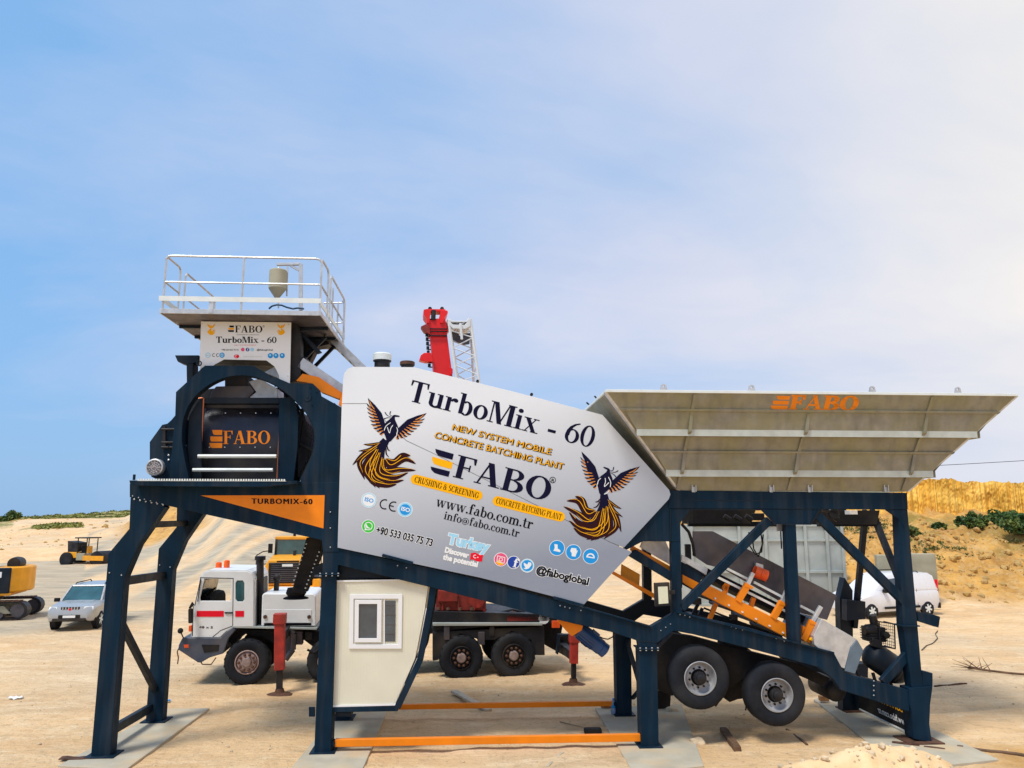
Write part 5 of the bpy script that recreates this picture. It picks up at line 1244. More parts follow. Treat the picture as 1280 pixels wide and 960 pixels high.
T0, T1 = 0.0, 1.0
def sheet(idx, name='hopper_wall', n=3):
    j = (idx + 1) % 4; a0, b0 = ringq(0)[idx], ringq(0)[j]; a1, b1 = ringq(1)[idx], ringq(1)[j]; c0, d0 = ringq(0, -.02)[idx], ringq(0, -.02)[j]; c1, d1 = ringq(1, -.02)[idx], ringq(1, -.02)[j]
    return MB().add([a0, b0, b1, a1, c0, d0, d1, c1], [(0, 1, 2, 3), (4, 7, 6, 5), (0, 4, 5, 1), (3, 2, 6, 7), (0, 3, 7, 4), (1, 5, 6, 2)]).build(name, M['hopper'], plant)
walls = [sheet(i) for i in range(4)]
def INS(a, b, k): return Vector(a).lerp(Vector(b), k)
rows = [(514, 537, 545.5), (566, 587.5, 596)]
for ra, rb_, rc in rows:
    ta, tb_, tc_ = HW(ra), HW(rb_), HW(rc)
    for idx, wo in enumerate(walls):
        if idx == 3: continue
        j = (idx + 1) % 4
        rings = []
        # lap step, sloping face, upright bright face
        A1 = ringq(ta, .012); A0 = ringq(ta, .0); Bp = ringq(tb_, .07); Cz = wall(tc_, 0)[4]
        C = [(p[0], p[1], Cz) for p in Bp]; D = ringq(tc_, .0)
        q = [A0, A1, Bp, C, D]
        MB().loft([[INS(r_[idx], r_[j], .012) for r_ in q], [INS(r_[j], r_[idx], .012) for r_ in q]]).build('hopper_rib', M['hopper'], wo)
        n_ = Vector(((0, -1, 0), (1, 0, 0), (0, 1, 0), (-1, 0, 0))[idx]) * .003
        B2, C2 = INS(Bp[idx], Bp[j], .013) + n_, INS(Bp[j], Bp[idx], .013) + n_
        C3, C4 = INS(C[idx], C[j], .013) + n_, INS(C[j], C[idx], .013) + n_
        L0, L1, L2 = ringq(ta, .0), ringq(ta, .045), ringq(ta + .02, .045); L3 = ringq(ta + .03, .0); ql = [L0, L1, L2, L3]
        MB().loft([[INS(r_[idx], r_[j], .005) for r_ in ql], [INS(r_[j], r_[idx], .005) for r_ in ql]]).build('sheet_lap', M['hopper'], wo)
        MB().extr([B2, C2, C4, C3], -n_ * .6).build('rib_flange', M['flange'], wo)  # paler strip: the light this upright face catches is painted into its colour
wo = walls[0]
for ut, ub_ in ((864, 846), (1010, 984.5), (1158, 1127)):
    def px(t, u0=ut, u1=ub_):
        tt = HW(0) if 0 else t
        u = u1 + (u0 - u1) * (t - HW(612)) / (HW(514) - HW(612)); v = 612 + (514 - 612) * (t - HW(612)) / (HW(514) - HW(612))
        y = yb0 + (yt0 - yb0) * t; return P(u, v, y).x
    ta, tb_ = (HW(516) if ut == 1010 else .985), .01
    def ptn(t, o, dx): w_ = wall(t, 0, o); return (px(t) + dx, w_[2], w_[4])
    g = MB(); q0 = [ptn(ta, 0, -.02), ptn(ta, .03, -.02), ptn(HW(518), .03, -.02), ptn(HW(540), .15, -.02), ptn(HW(548), .05, -.02), ptn(HW(566), .03, -.02), ptn(HW(590), .15, -.02), ptn(HW(597), .05, -.02), ptn(tb_, .03, -.02), ptn(tb_, 0, -.02)]
    g.extr(q0, (.06, 0, 0)); g.build('upright_stiffener', M['hopper'], wo)
rt = MB(); x0, x1, y0_, y1_, z = wall(1.0, 0)
rt.box(x0 - .02, x1 + .02, y0_ - .03, y0_ + .03, z - .002, z + .05); rt.box(x0 - .02, x1 + .02, y1_ - .03, y1_ + .03, z - .002, z + .05); rt.box(x0 - .03, x0 + .03, y0_ + .03, y1_ - .03, z - .002, z + .05); rt.box(x1 - .03, x1 + .03, y0_ + .03, y1_ - .03, z - .002, z + .05)
rt.build('hopper_rim', M['strip'], plant, .004)
# corner flanges
for sx in (0, 1):
    a0, a1 = Vector(ringq(0, .0)[sx]), Vector(ringq(1, .0)[sx]); s_ = -1 if sx == 0 else 1
    MB().add([a0, a1, a1 + Vector((s_ * .0, .12, 0)), a0 + Vector((0, .12, 0)), a0 + Vector((s_ * .05, 0, 0)), a1 + Vector((s_ * .05, 0, 0)), a1 + Vector((s_ * .05, .12, 0)), a0 + Vector((s_ * .05, .12, 0))], [(0, 1, 2, 3), (4, 7, 6, 5), (0, 4, 5, 1), (3, 2, 6, 7), (0, 3, 7, 4), (1, 5, 6, 2)]).build('corner_flange', M['galv'], plant)
for u in (830, 940, 1091, 1198):
    lg = MB(); c = P(u, 491, FY); zz = z + .05
    pts = [(-.07, 0), (.07, 0), (.055, .06)] + [(.055 * math.cos(R(k)), .07 + .05 * math.sin(R(k))) for k in range(0, 181, 30)] + [(-.055, .06)]
    hole = [(.022 * math.cos(R(k)), .07 + .022 * math.sin(R(k))) for k in range(0, 360, 45)]
    lg.extr([(c.x + a, y0_, zz + b) for a, b in pts], (0, .025, 0), [[(c.x + a, y0_, zz + b) for a, b in hole]]); lg.build('lifting_lug', M['galv'], plant)
cl = MB()
for u in (867, 964, 1012, 1107):
    cl = MB(); c = P(u, 612, -.01); cl.box(c.x - .045, c.x - .03, -.05, .03, c.z - .04, c.z + .09); cl.box(c.x + .03, c.x + .045, -.05, .03, c.z - .04, c.z + .09); cl.box(c.x - .03, c.x + .03, -.015, .0, c.z - .05, c.z + .05); cl.build('hopper_clamp', M['galv'], plant)
def HS(u, v):
    d = PF.I @ ray(u, v); o = PF.I @ (Vector((0, 0, CAMH)) - PF.O); a0 = Vector(ringq(0)[0])
    return o + d * ((a0 - o).dot(nrm) / d.dot(nrm))
nrm = Vector((0, -(zt - zb), (yt0 - yb0))).normalized()
pr = Print(HS, nrm if nrm.y < 0 else -nrm)
stripes(pr, [(966, 494.5), (988, 495), (984, 511.8), (963, 511.5)], ['orange'] * 3)
pr.serif('FABO', (985, 511.6), (1070, 513.0), 17.5, 'orange', slant=.14, grow=.034); pr.done('lettering', walls[0])
dd = MB(); 
for i in range(2):
    a = P(735 + 4 * i, 512 + 8 * i, 2.2)
# two stubs of rod at the far left corner
for (a, b) in (((743, 495), (748, 500)), ((733, 503), (740, 509))): MB().tube(P(*a, 2.6), P(*b, 2.6), .02, 6).build('corner_rod', M['dark'], plant)

# hoses, junction boxes and rails among the conveyor
for pts, r_ in ((((856, 775), (866, 768), (884, 772), (900, 779), (930, 786)), .018), (((880, 760), (900, 768), (926, 778), (960, 790)), .022), (((1000, 806), (1012, 812), (1030, 822), (1046, 836)), .02), (((925, 850), (930, 862), (934, 874), (932, 888)), .015)):
    MB().path([P(u, v, .55) for u, v in pts], r_).build('air_line', M['black'], plant, smooth=60)
for u, v, w_, h_, m in ((872, 752, .16, .12, 'dark'), (918, 772, .14, .10, 'dark'), (1000, 790, .12, .16, 'plate'), (861, 690, .10, .30, 'dark'), (949, 646, .22, .14, 'dark')):
    c = P(u, v, .5); MB().box(c.x - w_ / 2, c.x + w_ / 2, .5, .62, c.z - h_ / 2, c.z + h_ / 2).build('valve_box', M[m], plant, .008)
for i in range(7):
    a = P(894 + i * 17, 748 + i * 8.6, .20); MB().lathe([(.018, .02), (.018, -.015)], a, (0, 1, 0), 6).build('channel_bolt', M['strip'], plant)
MB().beam(P(860, 655, 1.2), P(985, 655, 1.2), .10, .10).build('gate_rail', M['blue2'], plant); MB().beam(P(1022, 655, 1.2), P(1100, 655, 1.2), .10, .10).build('gate_rail', M['blue2'], plant)
wl_ = MB()
for (a_, b_) in (((838, 636.5), (838, 676)), ((951, 636.8), (968, 654.6)), ((968, 655), (1014, 655.6)), ((1014, 655.3), (1024, 637.5)), ((799.5, 801), (821, 803.5))): wl_.beam(P(*a_, -.003), P(*b_, -.003), .014, .008)
wl_.build('weld_seam', M['blue2'], plant)
# ================================================================== truck crane
_a, _b2 = G(308, 857), G(641, 846.5)
CF = Frame(_a, math.atan2(_b2.y - _a.y, _b2.x - _a.x)); CP = CF.P; CW = 2.6
crane = thing('truck_crane', 'white and red mobile truck crane with orange beacons parked behind the plant', 'truck crane', tuple(CF.O), CF.yaw)
def cpr(name, pts, y0, y1, m='white', parent=None, bevel=.01, holes=(), smooth=None):
    return MB().extr([CP(u, v, y0) for u, v in pts], (0, y1 - y0, 0), [[CP(u, v, y0) for u, v in h] for h in holes]).build(name, M[m], parent or crane, bevel, smooth)
CAB = [(240, 796.5), (241, 775), (243.5, 756), (250, 728), (251, 722), (256, 715.5), (262, 713.5), (309, 714), (314, 717), (317, 724), (317, 783), (291.5, 783.5), (283, 789), (275, 796.5)]
HOL = [[(255.5, 723.5), (289, 724), (288.5, 751), (250.5, 751), (250.2, 747)], [(296.5, 725.5), (303.5, 725.5), (305.5, 729), (305.5, 749), (303.5, 752), (297, 752), (294.5, 749), (294.5, 729)]]
# near and far cab sides with window openings, shell between
side = cpr('cab_side', CAB, .02, .06, holes=HOL); cpr('cab_side', CAB, 2.32, 2.36, holes=HOL)
cm = MB(); cc = [CP(u, v, .06) for u, v in CAB]
for i, (a, b) in enumerate(zip(cc, cc[1:] + cc[:1])):
    if i in (2,): continue   # windscreen bay stays open for glass
    n_ = (b - a).cross(Vector((0, 1, 0))).normalized()
    cm.extr([a, b, b + n_ * .03, a + n_ * .03], (0, 2.26, 0))
cm.build('cab_shell', M['white'], crane, .004)
a, b = cc[2], cc[3]; MB().extr([a + (b - a) * .02, b, b + Vector((.02, 0, 0)), a + Vector((.02, 0, 0))], (0, 2.2, 0)).build('windscreen', M['teal'], crane)
cpr('side_window', HOL[1], .035, .045, 'teal')
st = MB(); p = CP(270, 783, .5); 
st.box(p.x - .05, p.x + .35, .5, .95, p.z, p.z + .12); st.obox((p.x + .38, .72, p.z + .45), (.08, 0, 0), (0, .24, 0), (.05, 0, .45)); st.obox((p.x + .42, .72, p.z + .98), (.06, 0, 0), (0, .13, 0), (0, 0, .1))
st.build('driver_seat', M['black'], crane, .02)
MB().extr([CP(u, v, .3) for u, v in ((250.5, 750.5), (253, 744), (262, 746), (264, 751), (264, 783), (250, 783))], (0, 1.8, 0)).build('dashboard', M['black'], crane, .02)
sw_ = MB(); c = CP(262, 742, .6); sw_.lathe([(.2, 0), (.22, .015), (.2, .03), (.18, .015), (.2, 0)], c, (-.7, 0, .7), 16); sw_.build('steering_wheel', M['black'], crane)
cpr('mirror_arm', [(240, 752), (243, 756), (237.5, 761), (235.5, 760)], -.1, -.06, 'black'); cpr('wing_mirror', [(235, 761), (240, 760.5), (240.5, 779), (235, 779.5)], -.2, -.1, 'black', bevel=.02)
cpr('indicator_lamp', [(235.8, 782), (239.6, 781.5), (239.4, 789.5), (235.6, 789.5)], .0, .08, 'vibrator')
cpr('red_stripe', [(246, 763.6), (279.7, 763.6), (279.5, 771), (245.6, 771)], .012, .02, 'pred', side, 0); cpr('red_stripe', [(294, 763.6), (304.8, 763.6), (304.8, 771), (294, 771)], .012, .02, 'pred', side, 0)
cpr('door_handle', [(280.5, 765.2), (291, 765.2), (291, 767), (280.5, 767)], -.01, .02, 'black', side)
jn = MB()
for a, b in (((291.5, 723), (290.8, 782)), ((250, 722), (292, 723)), ((241.5, 757), (240.5, 795)), ((266, 796), (276, 788)), ((276, 788), (290.5, 782.5)), ((251, 722), (243.5, 757))): jn.beam(CP(*a, .018), CP(*b, .018), .016, .004)
jn.build('door_joint', M['ink'], side)
pr = Print(lambda u, v: CP(u, v, .02)); pr.sans('48 x 5', (248.8, 785.2), (266, 785.6), 2.8, 'maroon', bold=.02); pr.done('lettering', side)
for (u0, v0, u1, v1) in ((269, 702.5, 277, 714.5), (279.4, 700, 287, 711.5)):
    p = CP((u0 + u1) / 2, v1, .9); h = (CP(u0, v0, .9) - CP(u0, v1, .9)).z; w = (CP(u1, v1, .9) - CP(u0, v1, .9)).x
    z0 = CP(280, 714, .9).z - .03; bk = MB().lathe([(w * .42, max(.02, p.z - z0)), (w * .5, p.z - z0 + h * .3), (w * .47, p.z - z0 + h * .9), (w * .3, p.z - z0 + h)], (p.x, .9, z0), (0, 0, 1), 16).build('beacon', M['beacon'], crane, smooth=35)
    MB().lathe([(w * .45, 0), (w * .45, max(.03, p.z - z0))], (p.x, .9, z0), (0, 0, 1), 12).build('beacon_base', M['black'], bk)
bz = CP(280, 713, .9); MB().box(bz.x - .3, bz.x + .3, .75, 1.05, bz.z - .06, bz.z).build('beacon_bar', M['white'], crane)
# front bumper and fender
bpm = cpr('bumper', [(228, 797.2), (275.5, 797.2), (283, 790), (292, 784), (294, 788), (286, 797), (279, 817), (262, 822), (251, 828.5), (247, 828), (222.5, 812), (223.5, 806)], -.02, 2.4, 'motorblue', bevel=.015)
bpm.data.materials[0] = mat('bumper_blue_grey', (.035, .05, .085), .5, 0, .2, 3, .1, 40, SAND, .2)
cpr('bumper_step', [(252, 806), (274, 806), (273, 814), (255, 816)], -.03, -.02, 'black', bpm, 0); cpr('reflector', [(229.5, 806), (235.5, 805.4), (236, 809.8), (230.5, 809.8)], -.028, -.02, 'vibrator', bpm, 0)
lm = MB(); lm.ball(CP(225.5, 788.5, -.1), .07, 10); lm.tube(CP(226, 790, -.1), CP(229, 797, .0), .015); lm.build('marker_lamp', M['black'], bpm)
hk = MB(); hk.path([CP(u, v, .1) for u, v in ((223, 811), (221.5, 815), (223, 822), (222, 830))], .015); hk.path([CP(u, v, .0) for u, v in ((250, 826), (253, 830.5), (264, 830.5), (270, 822))], .015); hk.build('tow_cable', M['rust'], bpm)
fd = MB(); 
for a, b in (((284, 789), (292, 783.6)), ((292, 783.6), (396, 786))): fd.beam(CP(*a, .02) + Vector((0, 1.2, 0)), CP(*b, .02) + Vector((0, 1.2, 0)), .05, 2.4)
fd.build('deck_plate', M['bin'], crane, .004)
# chassis, wheels
cpr('chassis_frame', [(284, 797), (292, 787), (396, 789), (704, 779), (700, 800), (640, 803), (640, 790), (540, 792), (440, 815), (396, 812), (380, 800), (350, 810), (330, 796), (304, 792), (290, 806)], .35, 2.2, 'black')
cpr('rear_body', [(541, 790), (680, 783), (681, 819), (668, 819), (664, 800), (640, 789), (618, 800), (600, 800), (576, 792), (555, 805), (548, 825), (541, 826)], .05, .25, 'dark'); cpr('deck_plate', [(541, 764), (700, 768), (700, 775), (541, 790)], .1, 2.5, 'dark')
cpr('side_rail', [(541, 778.5), (678, 778.5), (678, 782), (541, 782.5)], -.02, .1, 'bin')
def cwheel(u, v, rp, rusty):
    c = CP(u, v, 0); r = (CP(u + rp, v, 0) - c).length
    t = MB().lathe([(r * .5, .04), (r * .56, .01), (r * .8, -.02), (r * .93, .0), (r, .05), (r, .34), (r * .93, .38), (r * .5, .36)], c, (0, 1, 0), 40, cap=False).build('wheel', M['tyre'], crane, smooth=45)
    tr = MB()
    for k in range(40):
        a = 2 * math.pi * k / 40; o = Vector((math.cos(a), 0, math.sin(a))); s_ = Vector((-math.sin(a), 0, math.cos(a)))
        tr.obox(c + o * r * .99 + Vector((0, .10 if k % 2 else .28, 0)), s_ * r * .045, Vector((0, .09, 0)), o * .010)
    tr.build('tyre_tread', M['tyre'], t)
    MB().lathe([(r * .52, .06), (r * .53, .0), (r * .49, -.01), (r * .45, .06), (r * .42, .10 if not rusty else .02), (r * .20, .08 if not rusty else -.01)], c, (0, 1, 0), 28).build('rim', M['rimc'] if rusty else M['dark'], t, smooth=30)
    MB().lathe([(r * .22, .10), (r * .22, -.02), (r * .17, -.05), (.001, -.05)], c, (0, 1, 0), 20).build('hub', M['rusthub'], t, smooth=30)
    nu = MB()
    for k in range(10):
        a = 2 * math.pi * k / 10; nu.lathe([(.035, .06), (.035, -.04), (.015, -.06)], c + Vector((math.cos(a), 0, math.sin(a))) * r * .34, (0, 1, 0), 6)
    nu.build('wheel_nut', M['rust'], t)
    MB().lathe([(r * .98, CW - .38), (r, CW - .3), (r, CW)], c, (0, 1, 0), 32).build('wheel', M['tyre'], crane, smooth=40)
    MB().lathe([(.09, .3), (.09, CW - .3)], c, (0, 1, 0), 10).build('axle', M['black'], crane)
M['rimc'] = mat('pinkish_rim', (.36, .26, .24), .7, 0, .3, 8, .2, 30); M['rusthub'] = mat('dusty_hub', (.26, .19, .17), .7, 0, .3, 8)
cwheel(308.4, 828, 28.7, True); cwheel(412, 826.5, 28.4, True); cwheel(576.8, 822.5, 27.2, False); cwheel(642.3, 819.6, 27, False)
# engine box behind the cab, exhaust stacks
eb = cpr('engine_housing', [(326.5, 783), (327.5, 745), (329, 741.5), (392, 742), (395, 745), (395, 783)], .1, 2.1, 'white', bevel=.03)
cpr('access_panel', [(330.5, 762), (389.5, 762), (388.5, 778.5), (330.5, 778.5)], .085, .1, 'white', eb, .006); cpr('vent_slot', [(330, 779), (389, 779), (389, 782), (330, 782)], .088, .1, 'ink', eb, 0)
[MB().lathe([(.05, 0), (.05, -.03)], CP(u, 771, .085), (0, 1, 0), 8).build('catch', M['rust'], eb) for u in (331.5, 386.5)]
ex = MB(); a, b = CP(325, 783, .5), CP(325.2, 700, .5); ex.tube(a, b, .095, 14); ex.tube(b, b + Vector((0, 0, .10)), .14, 14); ex.build('exhaust_stack', M['dark'], crane, smooth=40)
ex = MB(); a, b = CP(345, 742, .9), CP(346.5, 722, .9); ex.tube(a, b, .07, 12); ex.ball(b, .11, 10); ex.build('air_intake', M['dark'], crane, smooth=40)
cpr('radiator', [(313, 722), (322, 726), (322, 783), (316, 783)], .3, 2.0, 'dark')
# outriggers
def outrig(u, v0, v1, v2, wp, y, m):
    a, b, c = CP(u, v0, y), CP(u - .5, v1, y), CP(u - .8, v2, y); s = (CP(u + wp, v0, y) - a).x
    o = MB().beam(a, b, s * 2, s * 2); ol = o.build('outrigger_leg', M[m], crane, .01)
    MB().obox(a, (s * 1.25, 0, 0), (0, s * 1.25, 0), (0, 0, .12)).build('outrigger_head', M[m], ol, .01)
    MB().beam(b, c, s * 1.2, s * 1.2).build('outrigger_ram', M['dark'], ol, .006)
    cz = Vector((c.x, c.y, GZ + .03)); MB().lathe([(.30, .0), (.31, .03), (.12, .07), (.09, .16)], cz, (0, 0, 1), 20).build('foot_plate', M['rust'], ol, smooth=40)
    MB().beam((a.x, a.y + s, a.z - .45), (a.x, 1.2, a.z - .45), .22, .2, (1, 0, 0)).build('outrigger_beam', M['dark'], ol, .006)
M['legred'] = mat('outrigger_red_paint', (.42, .03, .018), .55, 0, .3, 5, .2, 30, (.12, .05, .03), .5)
outrig(350, 773, 837, 870, 6.2, -1.15, 'legred'); outrig(717.6, 797, 829, 860, 4.6, -1.1, 'legred')
cpr('rear_outrigger_box', [(680, 788), (716, 796), (716, 819), (706, 820), (681, 806)], .5, .9, 'dark'); cpr('fender', [(698, 793), (714, 793), (714, 796), (700, 796), (698, 818), (696, 818)], -.3, -.1, 'blue2')
ps = MB(); ps.path([CP(u, v, .1) for u, v in ((352, 787), (362, 786), (367, 792), (366, 812), (357, 824))], .08, 10); ps.build('hydraulic_pipe', M['plate'], crane, smooth=60); cpr('toolbox', [(352, 795), (364, 794), (363, 822), (354, 824)], .3, .6, 'plate')
# slewing platform and counterweight
cpr('turntable', [(560, 755), (606, 757), (610, 766), (545, 769)], .6, 2.0, 'dark')
tt = cpr('slewing_platform', [(545, 733), (608, 747), (607, 766), (602, 763), (560, 763), (545, 765)], .3, 2.3, 'darkred'); cpr('winch_drum', [(548, 738), (572, 740), (572, 752), (548, 752)], .2, .3, 'darkred', tt)
wd = MB().lathe([(.22, -.5), (.22, -.42), (.15, -.4), (.15, .4), (.22, .42), (.22, .5)], CP(596, 750, .2) + Vector((0, .55, 0)), (0, 1, 0), 18); wd.build('winch_drum', M['darkred'], tt, smooth=30)
cpr('ballast_box', [(633, 769), (677, 768), (677.5, 776), (634, 777)], .1, 1.4, 'darkred'); wt = CP(681, 772, .3)
MB().tube(CP(680, 773, .1), CP(680, 773, .1) + Vector((0, .9, 0)), .15, 14).build('air_cylinder', M['white'], crane, smooth=40)
MB().path([CP(u, v, .5) for u, v in ((622, 766), (640, 762), (655, 765), (668, 772))], .03).build('hose', M['dark'], crane)
cpr('tail_light_box', [(690, 776), (700, 776), (700, 785), (690, 785)], .05, .1, 'vibrator')
# boom: telescopic sections, rising behind the printed panels, leaning a little away from us
def bp(u, v, k=0.0): return CP(u, v, 1.3)
def boomsec(u0, v0, u1, v1, w0, w1, name, m, par=None, dy=.62):
    a, b = bp(u0, v0), bp(u1, v1); s = CP(u0 + 1, v0, 1.3).x - CP(u0, v0, 1.3).x; d = (b - a).normalized(); n_ = Vector((0, 1, 0)); w_ = d.cross(n_).normalized()
    R0 = [a + w_ * i * w0 * s / 2 + n_ * j for i, j in ((-1, 0), (1, 0), (1, dy * .7), (.5, dy), (-.5, dy), (-1, dy * .7))]; R1 = [b + w_ * i * w1 * s / 2 + n_ * j for i, j in ((-1, 0), (1, 0), (1, dy * .7), (.5, dy), (-.5, dy), (-1, dy * .7))]
    return MB().loft([R0, R1]).build(name, M[m], par or crane, .01)
b1 = boomsec(585, 745, 547.5, 411, 32, 22, 'boom', 'red'); boomsec(548.2, 417, 544.8, 400, 25, 24, 'boom_collar', 'red', b1, .68)
boomsec(545.8, 404, 545, 399, 18, 17, 'boom_head', 'red', b1)
cpr('boom_fork', [(529.5, 387), (534, 386), (539, 388), (537.5, 397), (537, 404), (533, 404), (533.5, 398), (530, 393)], 1.25, 1.95, 'red', b1); cpr('boom_fork', [(551, 388), (559.5, 388), (560, 391), (556, 396), (554, 404), (550, 404), (549, 396)], 1.25, 1.95, 'red', b1)
cpr('head_bar', [(533, 386), (557, 386.5), (557, 389.5), (533, 389.5)], 1.4, 1.8, 'red', b1); cpr('head_bar', [(536, 398), (555, 398), (554, 401), (536, 401)], 1.4, 1.8, 'red', b1)
hs = MB()
for u in (537.5, 552.5): hs.lathe([(.06, -.03), (.06, .03)], CP(u, 386, 1.5), (0, 1, 0), 8)
for i in range(9):
    v = 415 + i * 5.5; u = 533 + i * .45; hs.lathe([(.05, 0), (.05, .1)], CP(u, v, 1.35), (0, 0, 1), 6); hs.tube(CP(u, v, 1.35), CP(u + 4, v, 1.35), .02, 5)
hs.tube(CP(542, 388, 1.3), CP(541.5, 400, 1.3), .07, 8)
for v in (411, 414, 419.5): hs.beam(CP(536, v, 1.24), CP(559, v + .3, 1.24), .035, .03)
hs.build('head_sheave', M['dark'], b1)
cpr('boom_bracket', [(526, 408), (532, 405), (537, 408), (538, 418), (530, 414)], 1.2, 1.5, 'darkred', b1); cpr('boom_bracket', [(526, 444), (530, 441), (539, 441), (542, 452), (532, 452), (524, 450)], 1.2, 1.5, 'red', b1); cpr('boom_bracket', [(562, 458), (566, 461), (566, 467), (562, 469)], 1.2, 1.5, 'red', b1)
# folded lattice jib
jb = MB(); ja = [CP(561, 402, 1.0), CP(588, 399, 1.0), CP(588, 402, 1.7), CP(562, 405, 1.7)]; je = [CP(573, 490, 1.0), CP(601, 492, 1.0), CP(593, 492, 1.7), CP(574, 490, 1.7)]
for a, b in zip(ja, je): jb.tube(a, b, .045, 6)
for k in range(8):
    t0, t1 = k / 8, (k + 1) / 8; q0 = [a.lerp(b, t0) for a, b in zip(ja, je)]; q1 = [a.lerp(b, t1) for a, b in zip(ja, je)]
    for i in range(4): j = (i + 1) % 4; (jb.tube(q0[i], q1[j], .018, 5) if k % 2 else jb.tube(q0[j], q1[i], .018, 5))
jo = jb.build('lattice_jib', M['white'], crane)
cpr('jib_head', [(559, 398), (563, 399), (566, 401), (583, 401), (586, 397), (588, 400), (588, 408), (582, 411), (566, 410.5), (562, 407)], .95, 1.75, 'white', jo, holes=[[(563, 402.5), (584, 402.5), (581, 406), (566, 405.5)]])
cpr('jib_plate', [(563, 413), (571, 414), (575, 420), (580, 417), (588, 416), (587, 430), (580, 431), (564, 424)], 1.4, 1.45, 'plate', jo); cpr('jib_bar', [(574, 404), (577, 404), (579, 424), (576, 424)], .9, .98, 'white', jo)

# odds and ends on the crane deck
wp = MB(); wp.tube(CP(247, 752, .0), CP(251, 724, .0), .012, 5); wp.build('grab_rail', M['black'], crane)
for u0, u1, v0, v1, y, m in ((598, 606, 790, 806, .0, 'plate'), (612, 618, 783, 795, .02, 'dark'), (555, 562, 783, 800, .0, 'plate'), (368, 378, 789, 806, .25, 'plate'), (381, 390, 790, 800, .25, 'dark')):
    cpr('deck_locker', [(u0, v0), (u1, v0), (u1, v1), (u0, v1)], y, y + .3, m)
for a, b, r_ in (((545, 772), (600, 773.5), .035), ((610, 770), (672, 774), .03), ((640, 765), (652, 776), .05)): MB().tube(CP(*a, .35), CP(*b, .35), r_, 8).build('deck_pipe', M['rust'], crane, smooth=40)
hb = MB()
for u in (548, 560, 575, 590): hb.lathe([(.045, 0), (.06, .04), (.045, .1)], CP(u, 764, .25), (0, 0, 1), 8)
hb.build('bolt_ring', M['rust'], tt)
cpr('platform_railing', [(546, 727), (606, 741), (606, 742.5), (546, 728.5)], .28, .32, 'darkred', tt, 0)
for u in (552, 572, 592): cpr('stiffener_rib', [(u, 748), (u + 2, 748), (u + 2, 763), (u, 763)], .24, .30, 'darkred', tt, 0)
MB().path([CP(u, v, .0) for u, v in ((404, 789), (403, 800), (398, 812), (392, 816), (384, 812))], .03).build('brake_hose', M['black'], crane, smooth=60)
# ================================================================== other vehicles
def local_frame(loc, yaw): return Frame(loc, yaw)
def carwheel(par, x, y, r, w, side):
    s = -1 if side < 0 else 1
    t = MB().lathe([(r * .62, 0), (r * .9, -.01 * s), (r, .04 * -s), (r, -w * s + .03 * s), (r * .9, -w * s), (r * .3, -w * s)] , (x, y, r), (0, 1, 0), 28).build('wheel', M['tyre'], par, smooth=40)
    rm = MB().lathe([(r * .66, .0), (r * .60, .005 * s), (r * .56, -.05 * s), (.08, -.07 * s)], (x, y, r), (0, 1, 0), 24).build('rim', M['dark'], t, smooth=30)
    sp = MB()
    for k in range(6):
        a = math.pi * k / 3 + .3; sp.beam((x, y - .005 * s, r), (x + math.cos(a) * r * .6, y - .005 * s, r + math.sin(a) * r * .6), .075, .03)
    sp.lathe([(.09, -.02), (.09, .02)], (x, y - .005 * s, r), (0, 1, 0), 12); sp.build('spoke', M['strip'], t)
    MB().lathe([(r * 1.12, -.06 * s), (.02, -.061 * s)], (x, y + .02 * s, r), (0, 1, 0), 24).build('wheel_arch', M['black'], par)
def hull(sts, m, name, par, smooth=25):
    """sts: x, half width, bottom z, top z, shoulder z, top half width"""
    rings = []
    for x, hw, z0, z1, zs, tw in sts:
        rings.append([(x, -hw * .92, z0), (x, -hw, z0 + (zs - z0) * .35), (x, -hw, zs), (x, -tw, z1), (x, 0, z1 + .02), (x, tw, z1), (x, hw, zs), (x, hw, z0 + (zs - z0) * .35), (x, hw * .92, z0)])
    return MB().loft(rings).build(name, M[m], par, .0, smooth)
def quadpanel(name, pts, m, par, th=.012):
    a, b, c = map(Vector, pts[:3]); n_ = (b - a).cross(c - b).normalized()
    return MB().extr(pts, n_ * th).build(name, M[m], par)
# ---- silver off-road car
g1, g2 = G(112, 789.5), G(64, 791)
suv = thing('parked_car', 'silver off-road car with roof rails parked left of the front support leg', 'car', tuple(G(86, 789) + Vector((-.35, 2.0, 0))), R(-80)); suv.scale = (.90, .90, .88)
hull([(2.38, .70, .50, .80, .72, .64), (2.30, .86, .42, .98, .84, .74), (2.05, .93, .40, 1.05, .95, .80), (1.1, .94, .40, 1.16, 1.02, .82), (-2.1, .94, .40, 1.14, 1.04, .88), (-2.3, .88, .48, 1.05, .9, .8)], 'silver', 'body', suv)
hull([(1.14, .83, 1.10, 1.12, 1.11, .80), (.38, .83, 1.10, 1.70, 1.2, .68), (.0, .83, 1.10, 1.74, 1.2, .68), (-1.9, .83, 1.10, 1.72, 1.2, .68), (-2.2, .83, 1.10, 1.25, 1.15, .78)], 'glass', 'cabin_glass', suv)
quadpanel('windscreen', [(1.12, -.74, 1.16), (1.12, .74, 1.16), (.46, .64, 1.67), (.46, -.64, 1.67)], 'teal', suv)
rf = MB().loft([[(.44, -.69, 1.70), (.44, .69, 1.70), (.40, .66, 1.77), (.40, -.66, 1.77)], [(-.6, -.71, 1.73), (-.6, .71, 1.73), (-.6, .66, 1.80), (-.6, -.66, 1.80)], [(-2.0, -.70, 1.70), (-2.0, .70, 1.70), (-2.0, .64, 1.77), (-2.0, -.64, 1.77)]]).build('roof', M['silver'], suv, .01)
